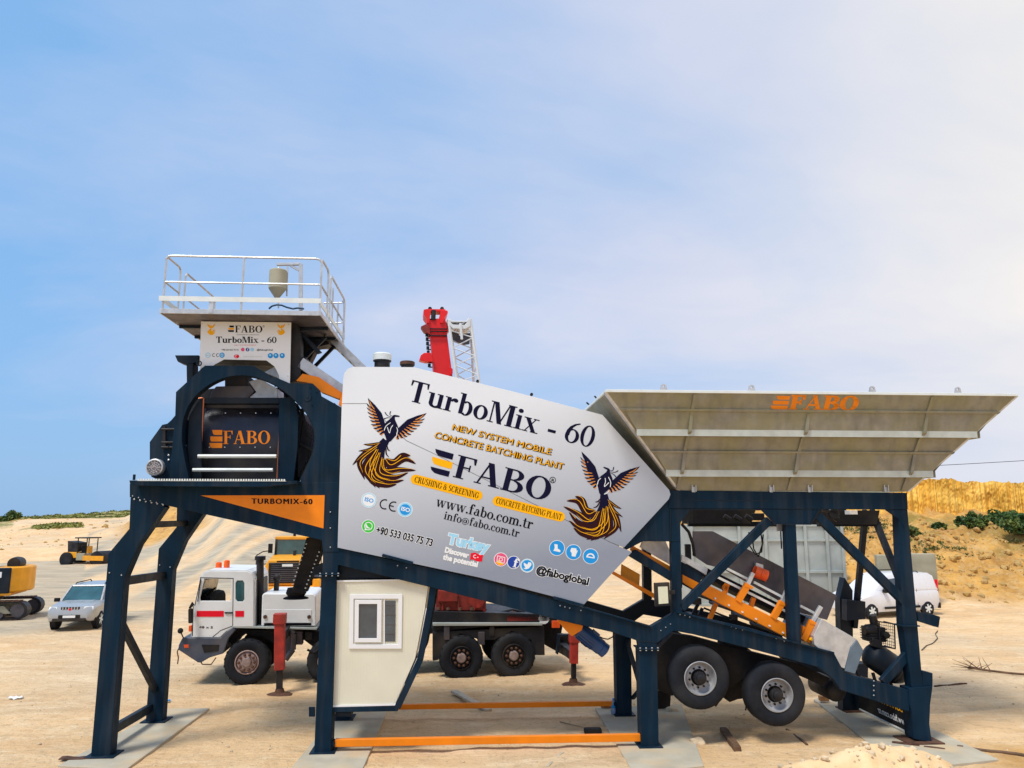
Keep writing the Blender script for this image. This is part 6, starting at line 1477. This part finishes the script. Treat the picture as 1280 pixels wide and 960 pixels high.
for s in (-1, 1):
    pm = MB(); pm.beam((1.16, s * .80, 1.12), (.42, s * .68, 1.72), .07, .06); pm.beam((-.45, s * .845, 1.12), (-.45, s * .70, 1.72), .08, .04); pm.beam((-1.25, s * .845, 1.12), (-1.25, s * .70, 1.72), .08, .04); pm.beam((-2.2, s * .82, 1.12), (-1.95, s * .69, 1.74), .12, .05); pm.build('pillar', M['silver'], suv)
    MB().path([(.2, s * .60, 1.78), (.1, s * .60, 1.84), (-1.6, s * .60, 1.85), (-1.75, s * .60, 1.79)], .022).build('roof_rail', M['black'], suv)
    MB().obox((1.0, s * 1.02, 1.18), (.06, 0, 0), (0, .11, 0), (0, 0, .08)).build('wing_mirror', M['silver' if s > 0 else 'black'], suv, .02)
    quadpanel('headlight', [(2.33, s * .50, .84), (2.24, s * .86, .86), (2.16, s * .84, 1.0), (2.30, s * .52, 1.0)][::(1 if s > 0 else -1)], 'pwhite', suv, .02)
    MB().obox((2.34, s * .62, .60), (.02, 0, 0), (0, .12, 0), (0, 0, .05)).build('fog_lamp', M['black'], suv)
    MB().beam((.5, s * .98, .44), (-1.2, s * .98, .44), .06, .14).build('side_step', M['plate'], suv, .01)
    for x in (1.45, -1.35): carwheel(suv, x, s * .95, .385, .27, s)
    MB().beam((-.45, s * .945, 1.02), (-.45, s * .945, .5), .012, .008).build('door_joint', M['ink'], suv)
    MB().obox((-.2, s * .95, .95), (.09, 0, 0), (0, .015, 0), (0, 0, .02)).build('door_handle', M['strip'], suv)
gm = MB().box(2.31, 2.345, -.36, .36, .80, 1.0).build('grille', M['black'], suv, .01); gs = MB()
for k in range(6): gs.obox((2.35, -.28 + .112 * k, .90), (.012, 0, 0), (0, .025, 0), (.0, 0, .095))
gs.build('grille_bar', M['silver'], gm); MB().lathe([(.05, 0), (.05, .02)], (2.35, 0, .9), (1, 0, 0), 12).build('badge', M['pred'], gm)
lb = MB().box(2.37, 2.40, -.42, .42, .54, .68).build('lower_grille', M['black'], suv, .01); MB().box(2.40, 2.41, -.24, .24, .56, .66).build('number_plate', M['pwhite'], lb)
MB().loft([[(2.42, -.60, .44), (2.42, .60, .44), (2.42, .62, .54), (2.42, -.62, .54)], [(2.0, -.9, .36), (2.0, .9, .36), (2.0, .94, .52), (2.0, -.94, .52)]]).build('bumper_lip', M['dark'], suv); quadpanel('bonnet_crease', [(2.26, -.5, .995), (2.26, .5, .995), (1.2, .6, 1.165), (1.2, -.6, 1.165)], 'silver', suv)

# ---- white panel van
va, vb = G(1088, 773.5), G(1158, 769.5); yawv = math.atan2(va.y - vb.y, va.x - vb.x)
cx, cy = (va.x + vb.x) / 2, (va.y + vb.y) / 2
nn = Vector((-math.sin(yawv), math.cos(yawv), 0)); 
vs_ = 1.0; van = thing('panel_van', 'small white panel van parked before the grey concrete slab on the right', 'van', (cx + nn.x * (-.78), cy + nn.y * (-.78), GZ), yawv)
wb = (va - vb).length / 2
if nn.y < 0: pass
hull([(wb + .82, .66, .35, .72, .62, .6), (wb + .74, .84, .26, .86, .72, .74), (wb + .2, .90, .26, 1.02, .88, .82), (wb - .35, .91, .26, 1.12, .98, .84), (-wb - .55, .91, .28, 1.12, .98, .86), (-wb - .72, .88, .34, 1.10, .9, .84)], 'vanwhite', 'body', van)
hull([(wb - .30, .84, 1.05, 1.12, 1.10, .80), (wb - 1.15, .86, 1.05, 1.72, 1.2, .72), (wb - 1.6, .88, 1.05, 1.80, 1.2, .74), (-wb - .30, .88, 1.05, 1.80, 1.2, .74), (-wb - .58, .88, 1.05, 1.66, 1.2, .74), (-wb - .70, .86, 1.05, 1.12, 1.1, .80)], 'vanwhite', 'cargo_shell', van)
quadpanel('windscreen', [(wb - .34, -.72, 1.13), (wb - .34, .72, 1.13), (wb - 1.12, .64, 1.69), (wb - 1.12, -.64, 1.69)], 'teal', van)
for s in (-1, 1):
    q = [(wb - .62, s * .885, 1.10), (wb - 1.55, s * .895, 1.12), (wb - 1.52, s * .775, 1.62), (wb - 1.12, s * .775, 1.58)]
    quadpanel('door_window', q[::s], 'glass', van)
    MB().beam((wb - .7, s * .92, .42), (-wb + .45, s * .92, .42), .09, .03).build('side_moulding', M['black'], van); MB().obox((wb - .72, s * 1.0, 1.12), (.08, 0, 0), (0, .1, 0), (0, 0, .07)).build('wing_mirror', M['black'], van, .02)
    for x in (wb, -wb): carwheel(van, x, s * .93, .315, .20, s)
    for x in (wb - 1.62, -wb + .55): MB().beam((x, s * .915, .35), (x, s * .885, 1.15), .012, .008).build('door_joint', M['ink'], van)
    MB().obox((-wb - .70, s * .80, 1.25), (.02, 0, 0), (0, .06, 0), (-.02, 0, .26)).build('tail_light', M['pred'], van); MB().obox((-wb - .72, s * .45, .42), (.05, 0, 0), (0, .46, 0), (0, 0, .12)).build('rear_bumper', M['black'], van, .02)
    quadpanel('headlight', [(wb + .76, s * .50, .70), (wb + .60, s * .86, .74), (wb + .45, s * .86, .90), (wb + .66, s * .52, .88)][::s], 'pwhite', van, .02)
for s in (-1, 1): MB().path([(wb - 1.6, s * .62, 1.82), (wb - 1.7, s * .62, 1.87), (wb - 2.9, s * .62, 1.87), (wb - 3.0, s * .62, 1.82)], .02).build('roof_rail', M['black'], van)

# ---- wheel loader seen from its engine end
ld = thing('wheel_loader', 'yellow wheel loader seen from its grille end behind the crane cab', 'wheel loader', tuple(AT(360, 700, 33.5).xy) + (GZ,), R(8))
def lbox(n, x0, x1, y0, y1, z0, z1, m, par=None, bevel=.03): return MB().box(x0, x1, y0, y1, z0, z1).build(n, M[m], par or ld, bevel)
LH = 3.35
hd = MB().loft([[(-.95, 0, 1.35), (.95, 0, 1.35), (.95, 0, 2.15), (.80, 0, 2.42), (-.80, 0, 2.42), (-.95, 0, 2.15)], [(-.95, 1.9, 1.35), (.95, 1.9, 1.35), (.95, 1.9, 2.25), (.85, 1.9, 2.62), (-.85, 1.9, 2.62), (-.95, 1.9, 2.25)]]).build('engine_hood', M['yellow'], ld, .03)
lbox('radiator_grille', -.78, .78, -.05, .01, 1.45, 2.30, 'dark', hd); gl = MB()
for k in range(9): gl.box(-.66, .66, -.07, -.05, 1.52 + k * .08, 1.55 + k * .08)
gl.build('grille_bar', M['plate'], hd); lbox('hood_plate', -.22, .22, -.09, -.06, 2.14, 2.24, 'strip', hd, 0); MB().box(-.45, .45, -.02, -.001, 2.33, 2.38).build('hood_lettering_band', M['ink'], hd)
cbm = lbox('cab_roof', -.80, .80, 1.4, 3.1, 3.22, 3.36, 'yellow'); 
for x in (-.76, .76):
    for y in (1.45, 3.0): MB().beam((x, y, 2.1), (x * .97, y, 3.24), .09, .09).build('cab_pillar', M['dark'], ld)
lbox('cab_glass', -.72, .72, 1.44, 3.0, 2.5, 3.22, 'teal', None, 0); lbox('counterweight', -1.15, 1.15, -.25, .3, .82, 1.33, 'yellow'); lbox('tow_hitch', -.14, .14, -.30, -.25, .98, 1.12, 'black'); lbox('rear_frame', -.6, .6, .3, 3.4, .6, 1.34, 'dark')
for s in (-1, 1):
    for y in (.95, 3.9):
        t = MB().lathe([(.35, -.33), (.66, -.34), (.76, -.28), (.80, -.18), (.80, .18), (.76, .28), (.66, .34), (.35, .33)], (s * 1.05, y, .80), (1, 0, 0), 28).build('wheel', M['tyre'], ld, smooth=40)
        c_ = MB()
        for k in range(18):
            a = 2 * math.pi * k / 18; o = Vector((0, math.cos(a), math.sin(a))); tt_ = Vector((0, -math.sin(a), math.cos(a)))
            for q in (-1, 1): c_.obox(Vector((s * 1.05 + q * .15, y, .80)) + o * .80 + tt_ * (.05 * q), Vector((.13, 0, 0)), tt_ * .05, o * .05)
        c_.build('tyre_lug', M['tyre'], t); MB().lathe([(.36, -.3), (.2, -.2), (.2, .2), (.36, .3)], (s * 1.05, y, .80), (1, 0, 0), 20).build('rim', M['yellow'], t)
    MB().box(s * 1.15 - .3, s * 1.15 + .3, .3, 1.7, 1.62, 1.68).build('mudguard', M['dark'], ld); MB().box(s * 1.2 - .16, s * 1.2 + .16, .1, .5, 1.25, 1.60).build('light_box', M['yellow'], ld, .02)
    r_ = MB(); r_.path([(s * 1.35, .3, 1.7), (s * 1.35, .3, 2.6), (s * 1.1, .3, 2.75), (s * .95, 1.4, 2.75)], .025); r_.tube((s * 1.35, .3, 2.2), (s * 1.0, 1.0, 2.2), .02); r_.build('handrail', M['dark'], ld); MB().box(s * .95 - .09, s * .95 + .09, 1.2, 1.3, 2.65, 3.05).build('mirror', M['black'], ld)
MB().tube((.1, 1.2, 2.2), (.1, 1.2, 2.75), .06, 10).build('exhaust_pipe', M['dark'], ld); MB().tube((.0, 1.7, 3.36), (.0, 1.7, 3.55), .06, 8).build('beacon', M['dark'], ld)
bk = MB().extr([(-1.35, 4.9, .25), (-1.35, 5.9, .1), (-1.35, 6.0, .2), (-1.35, 5.2, 1.3), (-1.35, 4.9, 1.0)], (2.7, 0, 0)).build('bucket', M['yellow'], ld)
for s in (-1, 1): MB().beam((s * .5, 3.4, 1.6), (s * .5, 5.0, .8), .25, .1, (1, 0, 0)).build('lift_arm', M['yellow'], ld)
lbox('front_frame', -.5, .5, 3.4, 4.6, .6, 1.5, 'yellow')

# ---- road roller far left
rl = thing('road_roller', 'small yellow road roller with canopy far off on the quarry floor', 'road roller', tuple(G(106, 708)), R(-12)); rs = 1.0
def rbox(n, x0, x1, y0, y1, z0, z1, m, b=.03): return MB().box(x0, x1, y0, y1, z0, z1).build(n, M[m], rl, b)
rbox('engine_cover', -1.7, -.35, -.7, .7, .75, 1.25, 'yellow'); MB().extr([(-1.35, -.6, 1.25), (-.45, -.6, 1.3), (-.5, -.6, 2.05), (-1.45, -.6, 2.2)], (0, 1.2, 0)).build('raised_hood', M['dark'], rl); rbox('operator_deck', -.35, .45, -.75, .75, .55, 1.15, 'oldconc'); rbox('seat', -.25, .15, -.3, .3, 1.15, 1.75, 'black')
rbox('control_console', .2, .4, -.3, .3, 1.1, 1.75, 'yellow')
for x in (-.35, .55):
    for y in (-.65, .65): MB().tube((x, y, 1.1), (x, y, 2.45), .045, 6).build('canopy_post', M['dark'], rl)
rbox('canopy', -.6, .8, -.8, .8, 2.42, 2.52, 'dark', .02)
for y in (-.75, .75):
    MB().lathe([(.3, -.2), (.55, -.22), (.62, -.15), (.62, .15), (.55, .22), (.3, .2)], (-1.25, y, .62), (0, 1, 0), 24).build('wheel', M['tyre'], rl, smooth=40)
MB().lathe([(.02, -.80), (.66, -.80), (.68, -.78), (.68, .78), (.66, .80), (.02, .80)], (1.75, 0, .68), (0, 1, 0), 28).build('drum', M['dark'], rl, smooth=30)
for y in (-.92, .84): rbox('drum_frame', .7, 2.5, y, y + .08, .55, .95, 'yellow', .01)
rbox('drum_frame', .45, .8, -.9, .9, .55, .95, 'yellow', .01)

# ---- excavator cut off by the left edge
exf = G(34, 776); exc = thing('excavator', 'orange yellow crawler excavator at the left edge seen by its counterweight', 'excavator', (exf.x - .45, exf.y + .1, GZ + .01), R(16))
def ebox(n, x0, x1, y0, y1, z0, z1, m, b=.03, par=None): return MB().box(x0, x1, y0, y1, z0, z1).build(n, M[m], par or exc, b)
for y in (.0, 1.9):
    trk = MB(); prof = []
    for k in range(9): a = R(-90 + 22.5 * k); prof.append((-.05 + .36 * math.cos(a), .38 + .36 * math.sin(a)))
    for k in range(9): a = R(90 + 22.5 * k); prof.append((-3.2 + .36 * math.cos(a), .38 + .36 * math.sin(a)))
    inn_ = [(-1.6 + (x + 1.6) * .94, .38 + (z - .38) * .84) for x, z in prof]
    t = trk.extr([(x, y, z) for x, z in prof], (0, .55, 0), [[(x, y, z) for x, z in inn_]]).build('crawler_track', M['dark'], exc)
    sh = MB()
    for k in range(18): x = -.1 - k * .18; sh.box(x - .07, x + .07, y - .02, y + .57, .745, .775); sh.box(x - .07, x + .07, y - .02, y + .57, -.0, .03)
    sh.build('track_shoe', M['rust'], t); MB().extr([(-.3, y + .1, .25), (-3.0, y + .1, .25), (-2.9, y + .1, .58), (-.6, y + .1, .58)], (0, .35, 0)).build('track_frame', M['oldconc'], t, .02)
    wl = MB()
    for x, r_ in ((-.05, .28), (-3.2, .28), (-.7, .12), (-1.2, .12), (-1.7, .12), (-2.2, .12)): wl.lathe([(.02, 0), (r_, .0), (r_, .45), (.02, .45)], (x, y + .05, .38 if r_ > .2 else .2), (0, 1, 0), 18)
    wl.build('track_wheel', M['plate'], t, smooth=30)
MB().lathe([(.6, .75), (.6, 1.0)], (-1.6, 1.2, 0), (0, 0, 1), 24).build('slew_ring', M['dark'], exc)
cw = []
for k in range(7): a = R(-75 + 25 * k); cw.append((-.62 + .72 * math.cos(a), 1.2 + 1.15 * math.sin(a)))
poly_ = [(-1.2, .1)] + cw + [(-1.2, 2.3)]
MB().extr([(x, y, 1.12) for x, y in poly_], (0, 0, 1.02)).build('counterweight', M['yellow'], exc, .05)
ebox('side_door', -1.3, -.45, .04, 2.3, 1.08, 2.12, 'blue2'); ebox('upper_frame', -3.2, -.4, .08, 2.3, .98, 1.10, 'yellow'); ebox('warning_label', -.98, -.78, .025, .04, 1.72, 1.95, 'pwhite', 0); ebox('warning_label', -.98, -.82, .025, .04, 1.2, 1.32, 'pwhite', 0)
MB().lathe([(.25, -.4), (.28, 0), (.25, .4)], (-.55, 1.0, 2.25), (0, 1, 0), 16).build('exhaust_cover', M['dark'], exc, smooth=30)
ebox('cab_shell', -2.9, -1.32, .04, 1.05, 1.08, 1.55, 'dark'); ebox('cab_roof', -2.9, -1.3, .03, 1.06, 2.82, 2.92, 'dark'); 
for x in (-2.86, -2.1, -1.62, -1.34):
    for y in (.06, 1.02): MB().beam((x, y, 1.5), (x, y, 2.85), .07, .06).build('cab_pillar', M['dark'], exc)
ebox('cab_glass', -2.84, -1.36, .08, 1.0, 1.55, 2.82, 'teal', 0)
# ================================================================== other things in the place
# ---- steel storage bin and concrete slab behind the plant
Fb = Frame(AT(960, 752, 38) * 1.0, R(0)); a = AT(864, 700, 38); b = AT(1057, 700, 38); zt_ = AT(960, 655, 38).z
sb = thing('steel_bin', 'tall ribbed bare steel bin standing behind the conveyor under the hopper', 'storage bin', (a.x, 38, GZ)); wd = b.x - a.x; ht = zt_ - GZ
MB().box(0, wd, .1, 3.0, 0, ht - .05).build('bin_wall', M['bin'], sb)
cols = [0, .31 * wd, .48 * wd, .74 * wd, .88 * wd, wd - .14]; rows_ = [ht - .12, ht * .78 + .02, ht * .40, .02]
for x in cols: MB().box(x, x + .14, -.02, .099, 0, ht).build('upright_rib', M['bin'], sb, .01)
for z in rows_:
    for x0, x1 in zip(cols, cols[1:]): MB().box(x0 + .142, x1 - .002, .01, .099, z, z + .12).build('cross_rib', M['bin'], sb, .01)
sl = MB(); a = AT(1096, 695, 37); b = AT(1170, 695, 37); z1 = AT(1100, 692, 37).z
cs = thing('concrete_slab_wall', 'grey upright concrete slab wall standing right behind the white van', 'slab wall', (a.x, 37, GZ)); w_ = (b.x - a.x)
for k in range(2): MB().box(w_ * k / 2 + .01, w_ * (k + 1) / 2 - .01, 0, .3, 0, z1 - GZ + (.0 if k else -.06)).build('slab', M['oldconc'], cs, .03)
MB().box(-.05, w_ + .05, -.4, .5, -.1, .03).build('footing', M['oldconc'], cs)
# ---- power line over the quarry edge
pw = thing('power_line', 'thin power line crossing the sky right of the hopper', 'power line', (0, 70, 0))
a, b = AT(700, 598, 70), AT(1560, 556, 70); pts = []
for i in range(25):
    t = i / 24; p = a.lerp(b, t); p.z -= 1.0 * 4 * t * (1 - t) * .5; pts.append((p.x, 0, p.z))
MB().path(pts, .025, 5).build('wire', M['black'], pw)
for p in (pts[0], pts[-1]): MB().tube((p[0], 0, ground_z(p[0], 70) - .3), (p[0], 0, p[2] + .2), .12, 8).build('pole', M['wood'], pw)
# ---- bushes and weeds on the ledge
def leafy(mb, c, r, n, s_, seed, sq=.8):
    rd = random.Random(seed)
    cl = [(rd.gauss(0, .42), rd.gauss(0, .42), rd.uniform(-.1, .9) * sq, rd.uniform(.25, .5)) for _ in range(9)]
    for i in range(n):
        k = cl[rd.randrange(9)]; d = Vector((rd.gauss(0, 1), rd.gauss(0, 1), rd.gauss(0, 1))).normalized() * k[3] * (.5 + .5 * rd.random())
        p = Vector(c) + Vector(((k[0] + d.x) * r, (k[1] + d.y) * r, max(.02, (k[2] + d.z)) * r))
        a = Vector((rd.gauss(0, 1), rd.gauss(0, 1), rd.gauss(0, 1))).normalized(); b = a.cross(Vector((rd.gauss(0, 1), rd.gauss(0, 1), rd.gauss(0, 1)))).normalized(); q = s_ * (.6 + rd.random())
        mb.add([p - a * q, p + b * q * .5, p + a * q, p - b * q * .5], [(0, 1, 2, 3)])
BUSH = [(1258, 638, 53.6, .95, 'round dark green bush standing highest on the ledge against the quarry wall', 'leafA'), (1212, 655, 49.5, .85, 'dark green bush on the slope, lower left of the highest round bush', 'leafA'), (1242, 652, 50.6, 1.2, 'wide dark bush on the ledge directly below the highest round bush', 'leafA'),
        (1272, 657, 48.4, 1.1, 'spreading green bush on the slope at the right edge', 'leafA'), (1175, 652, 49.5, .42, 'small lone dark bush on the slope left of the other bushes', 'leafA'), (1140, 656, 47.5, .45, 'small olive bush beside the end leg of the plant on the slope', 'leafB')]
for i, (u, v, Y, r, lb, m) in enumerate(BUSH):
    a = uaz(u); rr_ = Y + 1.5 + SH(u); p = Vector((math.sin(a) * rr_, math.cos(a) * rr_, 0)); z = ground_z(p.x, p.y)
    bt = thing('bush', lb, 'bush', (p.x, p.y, z - .05), 0, 'bushes on the quarry slope'); mb = MB(); leafy(mb, (0, 0, .1), r, 2600, .10, i * 7 + 1); mb.build('foliage', M[m], bt, recalc=False)
    st_ = MB()
    for k in range(5): a = 6.28 * k / 5; st_.tube((0, 0, -.1), (math.cos(a) * r * .5, math.sin(a) * r * .5, r * .7), .03, 5, .01)
    st_.build('stem', M['wood'], bt)
p = AT(14, 660, 150); z = ground_z(p.x, p.y); bt = thing('bush', 'single dark green bush far away on the left hillside', 'bush', (p.x, p.y, z)); mb = MB(); leafy(mb, (0, 0, .3), 1.9, 1600, .22, 91); mb.build('foliage', M['leafA'], bt, recalc=False)
wd_ = MB(); rd = random.Random(21)
for i in range(520):
    u = rd.uniform(1010, 1420); r = rd.uniform(45.5, 55.5) + SH(u); a = uaz(u); x, y = math.sin(a) * r, math.cos(a) * r
    if mnoise.noise((x * .25, y * .25, 6)) < rd.uniform(.0, .4): continue
    leafy(wd_, (x, y, ground_z(x, y)), .18 + .25 * rd.random(), 60, .05, i, .4)
wd_.build('weeds', M['leafB'], None, kind='stuff', recalc=False); wd_ = MB()
for i in range(260):
    u = rd.uniform(45, 100); r = rd.uniform(126, 142); a = uaz(u); leafy(wd_, (math.sin(a) * r, math.cos(a) * r, ground_z(math.sin(a) * r, math.cos(a) * r)), .5, 14, .2, i, .5)
for i in range(700):
    u = rd.uniform(-120, 180); r = rd.uniform(190, 330); a = uaz(u); x, y = math.sin(a) * r, math.cos(a) * r
    if mnoise.noise((x * .03, y * .03, 2)) < rd.uniform(-.5, .3): continue
    leafy(wd_, (x, y, ground_z(x, y) - .2), .6 + .6 * rd.random(), 30, .3, i, .4)
wd_.build('hillside_scrub', M['leafC'], None, kind='stuff', recalc=False)
# ---- bits and pieces on the ground
def gp(u, v): p = G(u, v, 0); return Vector((p.x, p.y, ground_z(p.x, p.y)))
def rockthing(u, v, r, seed, label, m='stone', sq=(1, .8, .65), n='stone', dz=.38):
    p = G(u, v, 0); mb = MB(); bm = bmesh.new(); bmesh.ops.create_icosphere(bm, subdivisions=3, radius=1); vs = []
    for q in bm.verts:
        k = 1 + .28 * mnoise.noise(q.co * 1.3 + Vector((seed, 0, 0))) + .10 * mnoise.noise(q.co * 4 + Vector((seed, 3, 0))); vs.append((q.co.x * k * r * sq[0], q.co.y * k * r * sq[1], q.co.z * k * r * sq[2] + r * dz))
    mb.add(vs, [[w.index for w in f.verts] for f in bm.faces]); bm.free(); o = mb.build(n, M[m], None, 0, 60); o.location = (p.x, p.y, ground_z(p.x, p.y)); return tag(o, label, n.replace('_', ' '))
rockthing(872, 927, .145, 3, 'pale rounded limestone lying below the left trailer wheel'); rockthing(839, 888, .17, 9, 'flat tan stone half in shade behind the rear support column', 'stone', (1, .8, .45)); rockthing(748, 835 + 40, .03, 5, 'tiny dark stone near the back tie bar', 'rust')
def barthing(a, b, w, t, m, name, label, cat, lift=.0, taper=1.0, ha=0.0):
    p, q = gp(*a), gp(*b); c = (p + q) / 2; p, q = p - c, q - c; p.z += ha
    d = (q - p).normalized(); n_ = Vector((0, 0, 1)); s_ = d.cross(n_).normalized(); up = s_.cross(d); rings = []
    for i in range(7):
        k = i / 6; o = p.lerp(q, k); ww = w * (1 - (1 - taper) * k) * (1 + .08 * math.sin(i * 2.1)); j = Vector((0, 0, .008 * math.sin(i * 1.7)))
        rings.append([o + s_ * ww / 2 + j, o + s_ * ww / 2 + up * t + j, o - s_ * ww / 2 + up * t + j, o - s_ * ww / 2 + j])
    ob = MB().loft(rings).build(name, M[m], None, .004); ob.location = c + Vector((0, 0, lift)); return tag(ob, label, cat)
barthing((904, 914), (922, 937), .13, .09, 'darkwood', 'timber_block', 'short dark brown timber lying below the gap between the trailer wheels', 'timber')
barthing((983, 908), (1009, 930), .045, .03, 'darkwood', 'thin_stake', 'thin dark stake lying under the right trailer wheel', 'stake')
barthing((567, 866), (611, 887), .16, .05, 'paleplank', 'wooden_plank', 'pale wooden plank lying behind the back tie bar', 'plank', ha=.05)
barthing((684, 955), (704, 938), .05, .015, 'paleplank', 'wood_splinter', 'thin pale wood splinter lying in front of the front tie bar', 'splinter')
barthing((1168, 857), (1208, 853), .05, .03, 'rust', 'iron_bar', 'rusty iron bar lying on the sand right of the rear column', 'iron bar')
barthing((1183, 930), (1290, 944), .10, .03, 'darkwood', 'long_board', 'long dark wooden board at the lower right edge beyond the gravel mound', 'board')
barthing((75, 949), (118, 947), .16, .02, 'rust', 'rusty_sheet', 'rusty flat steel strip beside the left front foot', 'steel strip', .03)
barthing((184, 903), (214, 900), .10, .02, 'rust', 'rusty_sheet', 'rusty flat steel strip under the left back foot', 'steel strip', .03)
barthing((1115, 928), (1190, 937), .10, .012, 'rust', 'packing_plate', 'rusty packing plate under the rear corner foot', 'packing plate', .03)
tl = thing('hand_tool', 'black rubber headed scraper with thin handle lying behind the front tie bar', 'scraper', gp(741, 916)); MB().obox((0, 0, .05), (.17, 0, 0), (0, .08, 0), (0, 0, .05)).build('tool_head', M['black'], tl, .02)
q = gp(700, 902) - gp(741, 916); MB().tube((-.1, 0, .09), q + Vector((0, 0, .02)), .012, 6).build('tool_handle', M['wood'], tl)
bx = gp(1030, 878); o = MB().box(-.10, .10, -.07, .07, 0, .11).build('brown_block', M['brick'], None, .008); o.location = bx + Vector((0, 0, .06)); tag(o, 'brown brick block on the pad below the round air tank', 'brick')
for i, (u, v, h, lb) in enumerate(((767, 893, .32, 'blue tinted water bottle nearest the end of the back tie bar'), (777.5, 892, .29, 'clear water bottle standing right of the blue tinted one'))):
    p = G(u, v, 0); bt = thing('water_bottle', lb, 'bottle', (p.x, p.y, .005 if i else .005), 0, 'water bottles by the rear column')
    MB().lathe([(.045, 0), (.05, .02), (.05, h * .30), (.045, h * .34), (.05, h * .38), (.05, h * .68), (.02, h * .90), (.018, h * .94)], (0, 0, 0), (0, 0, 1), 16).build('bottle_body', M['plastic'], bt, smooth=40); MB().lathe([(.022, h * .93), (.022, h)], (0, 0, 0), (0, 0, 1), 12).build('cap', M['pblue' if i == 0 else 'pred'], bt)
    MB().lathe([(.0515, h * .42), (.0515, h * .6)], (0, 0, 0), (0, 0, 1), 16).build('label', M['pblue' if i == 0 else 'pwhite'], bt)
p = gp(825, 884); o = MB().box(-.18, .18, -.12, .12, 0, .42).build('steel_box', M['dark'], None, .01); o.location = p; o.rotation_euler = (0, .12, .3); tag(o, 'dark steel box on the ground between rear column and left wheel', 'box')
p = gp(759, 884); o = MB().box(-.13, .13, -.1, .1, 0, .16).build('wooden_block', M['brick'], None, .01); o.location = p; tag(o, 'reddish wooden block at the end of the back tie bar', 'block')
for u, v, c_, lb, s_ in ((206, 877, 'pblue', 'crumpled blue plastic scrap beside the left back leg', .10), (20, 872, 'pwhite', 'flat white plastic scrap lying on the sand at the left', .13)):
    mb = MB(); rd = random.Random(int(u)); n = 7; vs, fs = [], []
    for i in range(n):
        for k in range(n): vs.append(((i / 3 - 1) * s_ * (1 + .2 * rd.random()), (k / 3 - 1) * s_ * .6 * (1 + .2 * rd.random()), rd.random() * s_ * (.5 if s_ < .2 else .08)))
    for i in range(n - 1):
        for k in range(n - 1): fs.append((i * n + k, (i + 1) * n + k, (i + 1) * n + k + 1, i * n + k + 1))
    o = mb.add(vs, fs).build('plastic_scrap', M[c_], None, recalc=False); o.location = gp(u, v) + Vector((0, 0, .01)); tag(o, lb, 'plastic scrap')
br = MB(); rd = random.Random(4); pts = [gp(u, v) + Vector((0, 0, .05)) for u, v in ((1210, 835), (1222, 838), (1240, 841), (1262, 843), (1300, 846))]
o0 = pts[0].copy(); br.path([p - o0 for p in pts], .03, 6)
for k in range(16):
    q = pts[k % 2].lerp(pts[1 + k % 2], rd.random()) - o0; br.tube(q, q + Vector((rd.uniform(-.7, .5), rd.uniform(-.4, .4), rd.uniform(0, .35))), .014, 5, .004)
o = br.build('dead_branch', M['darkwood'], None); o.location = o0; tag(o, 'dead dark branch lying on the sand at the right', 'branch')
cb_ = MB(); pts = [gp(u, v) + Vector((0, 0, .02)) for u, v in ((1152, 812), (1158, 806), (1166, 803), (1172, 797), (1169, 791), (1172, 787))]; o0 = pts[0].copy(); o = cb_.path([p - o0 for p in pts], .015, 5).build('loose_cable', M['dark'], None); o.location = o0; tag(o, 'thin loose cable on the sand right of the end leg', 'cable')
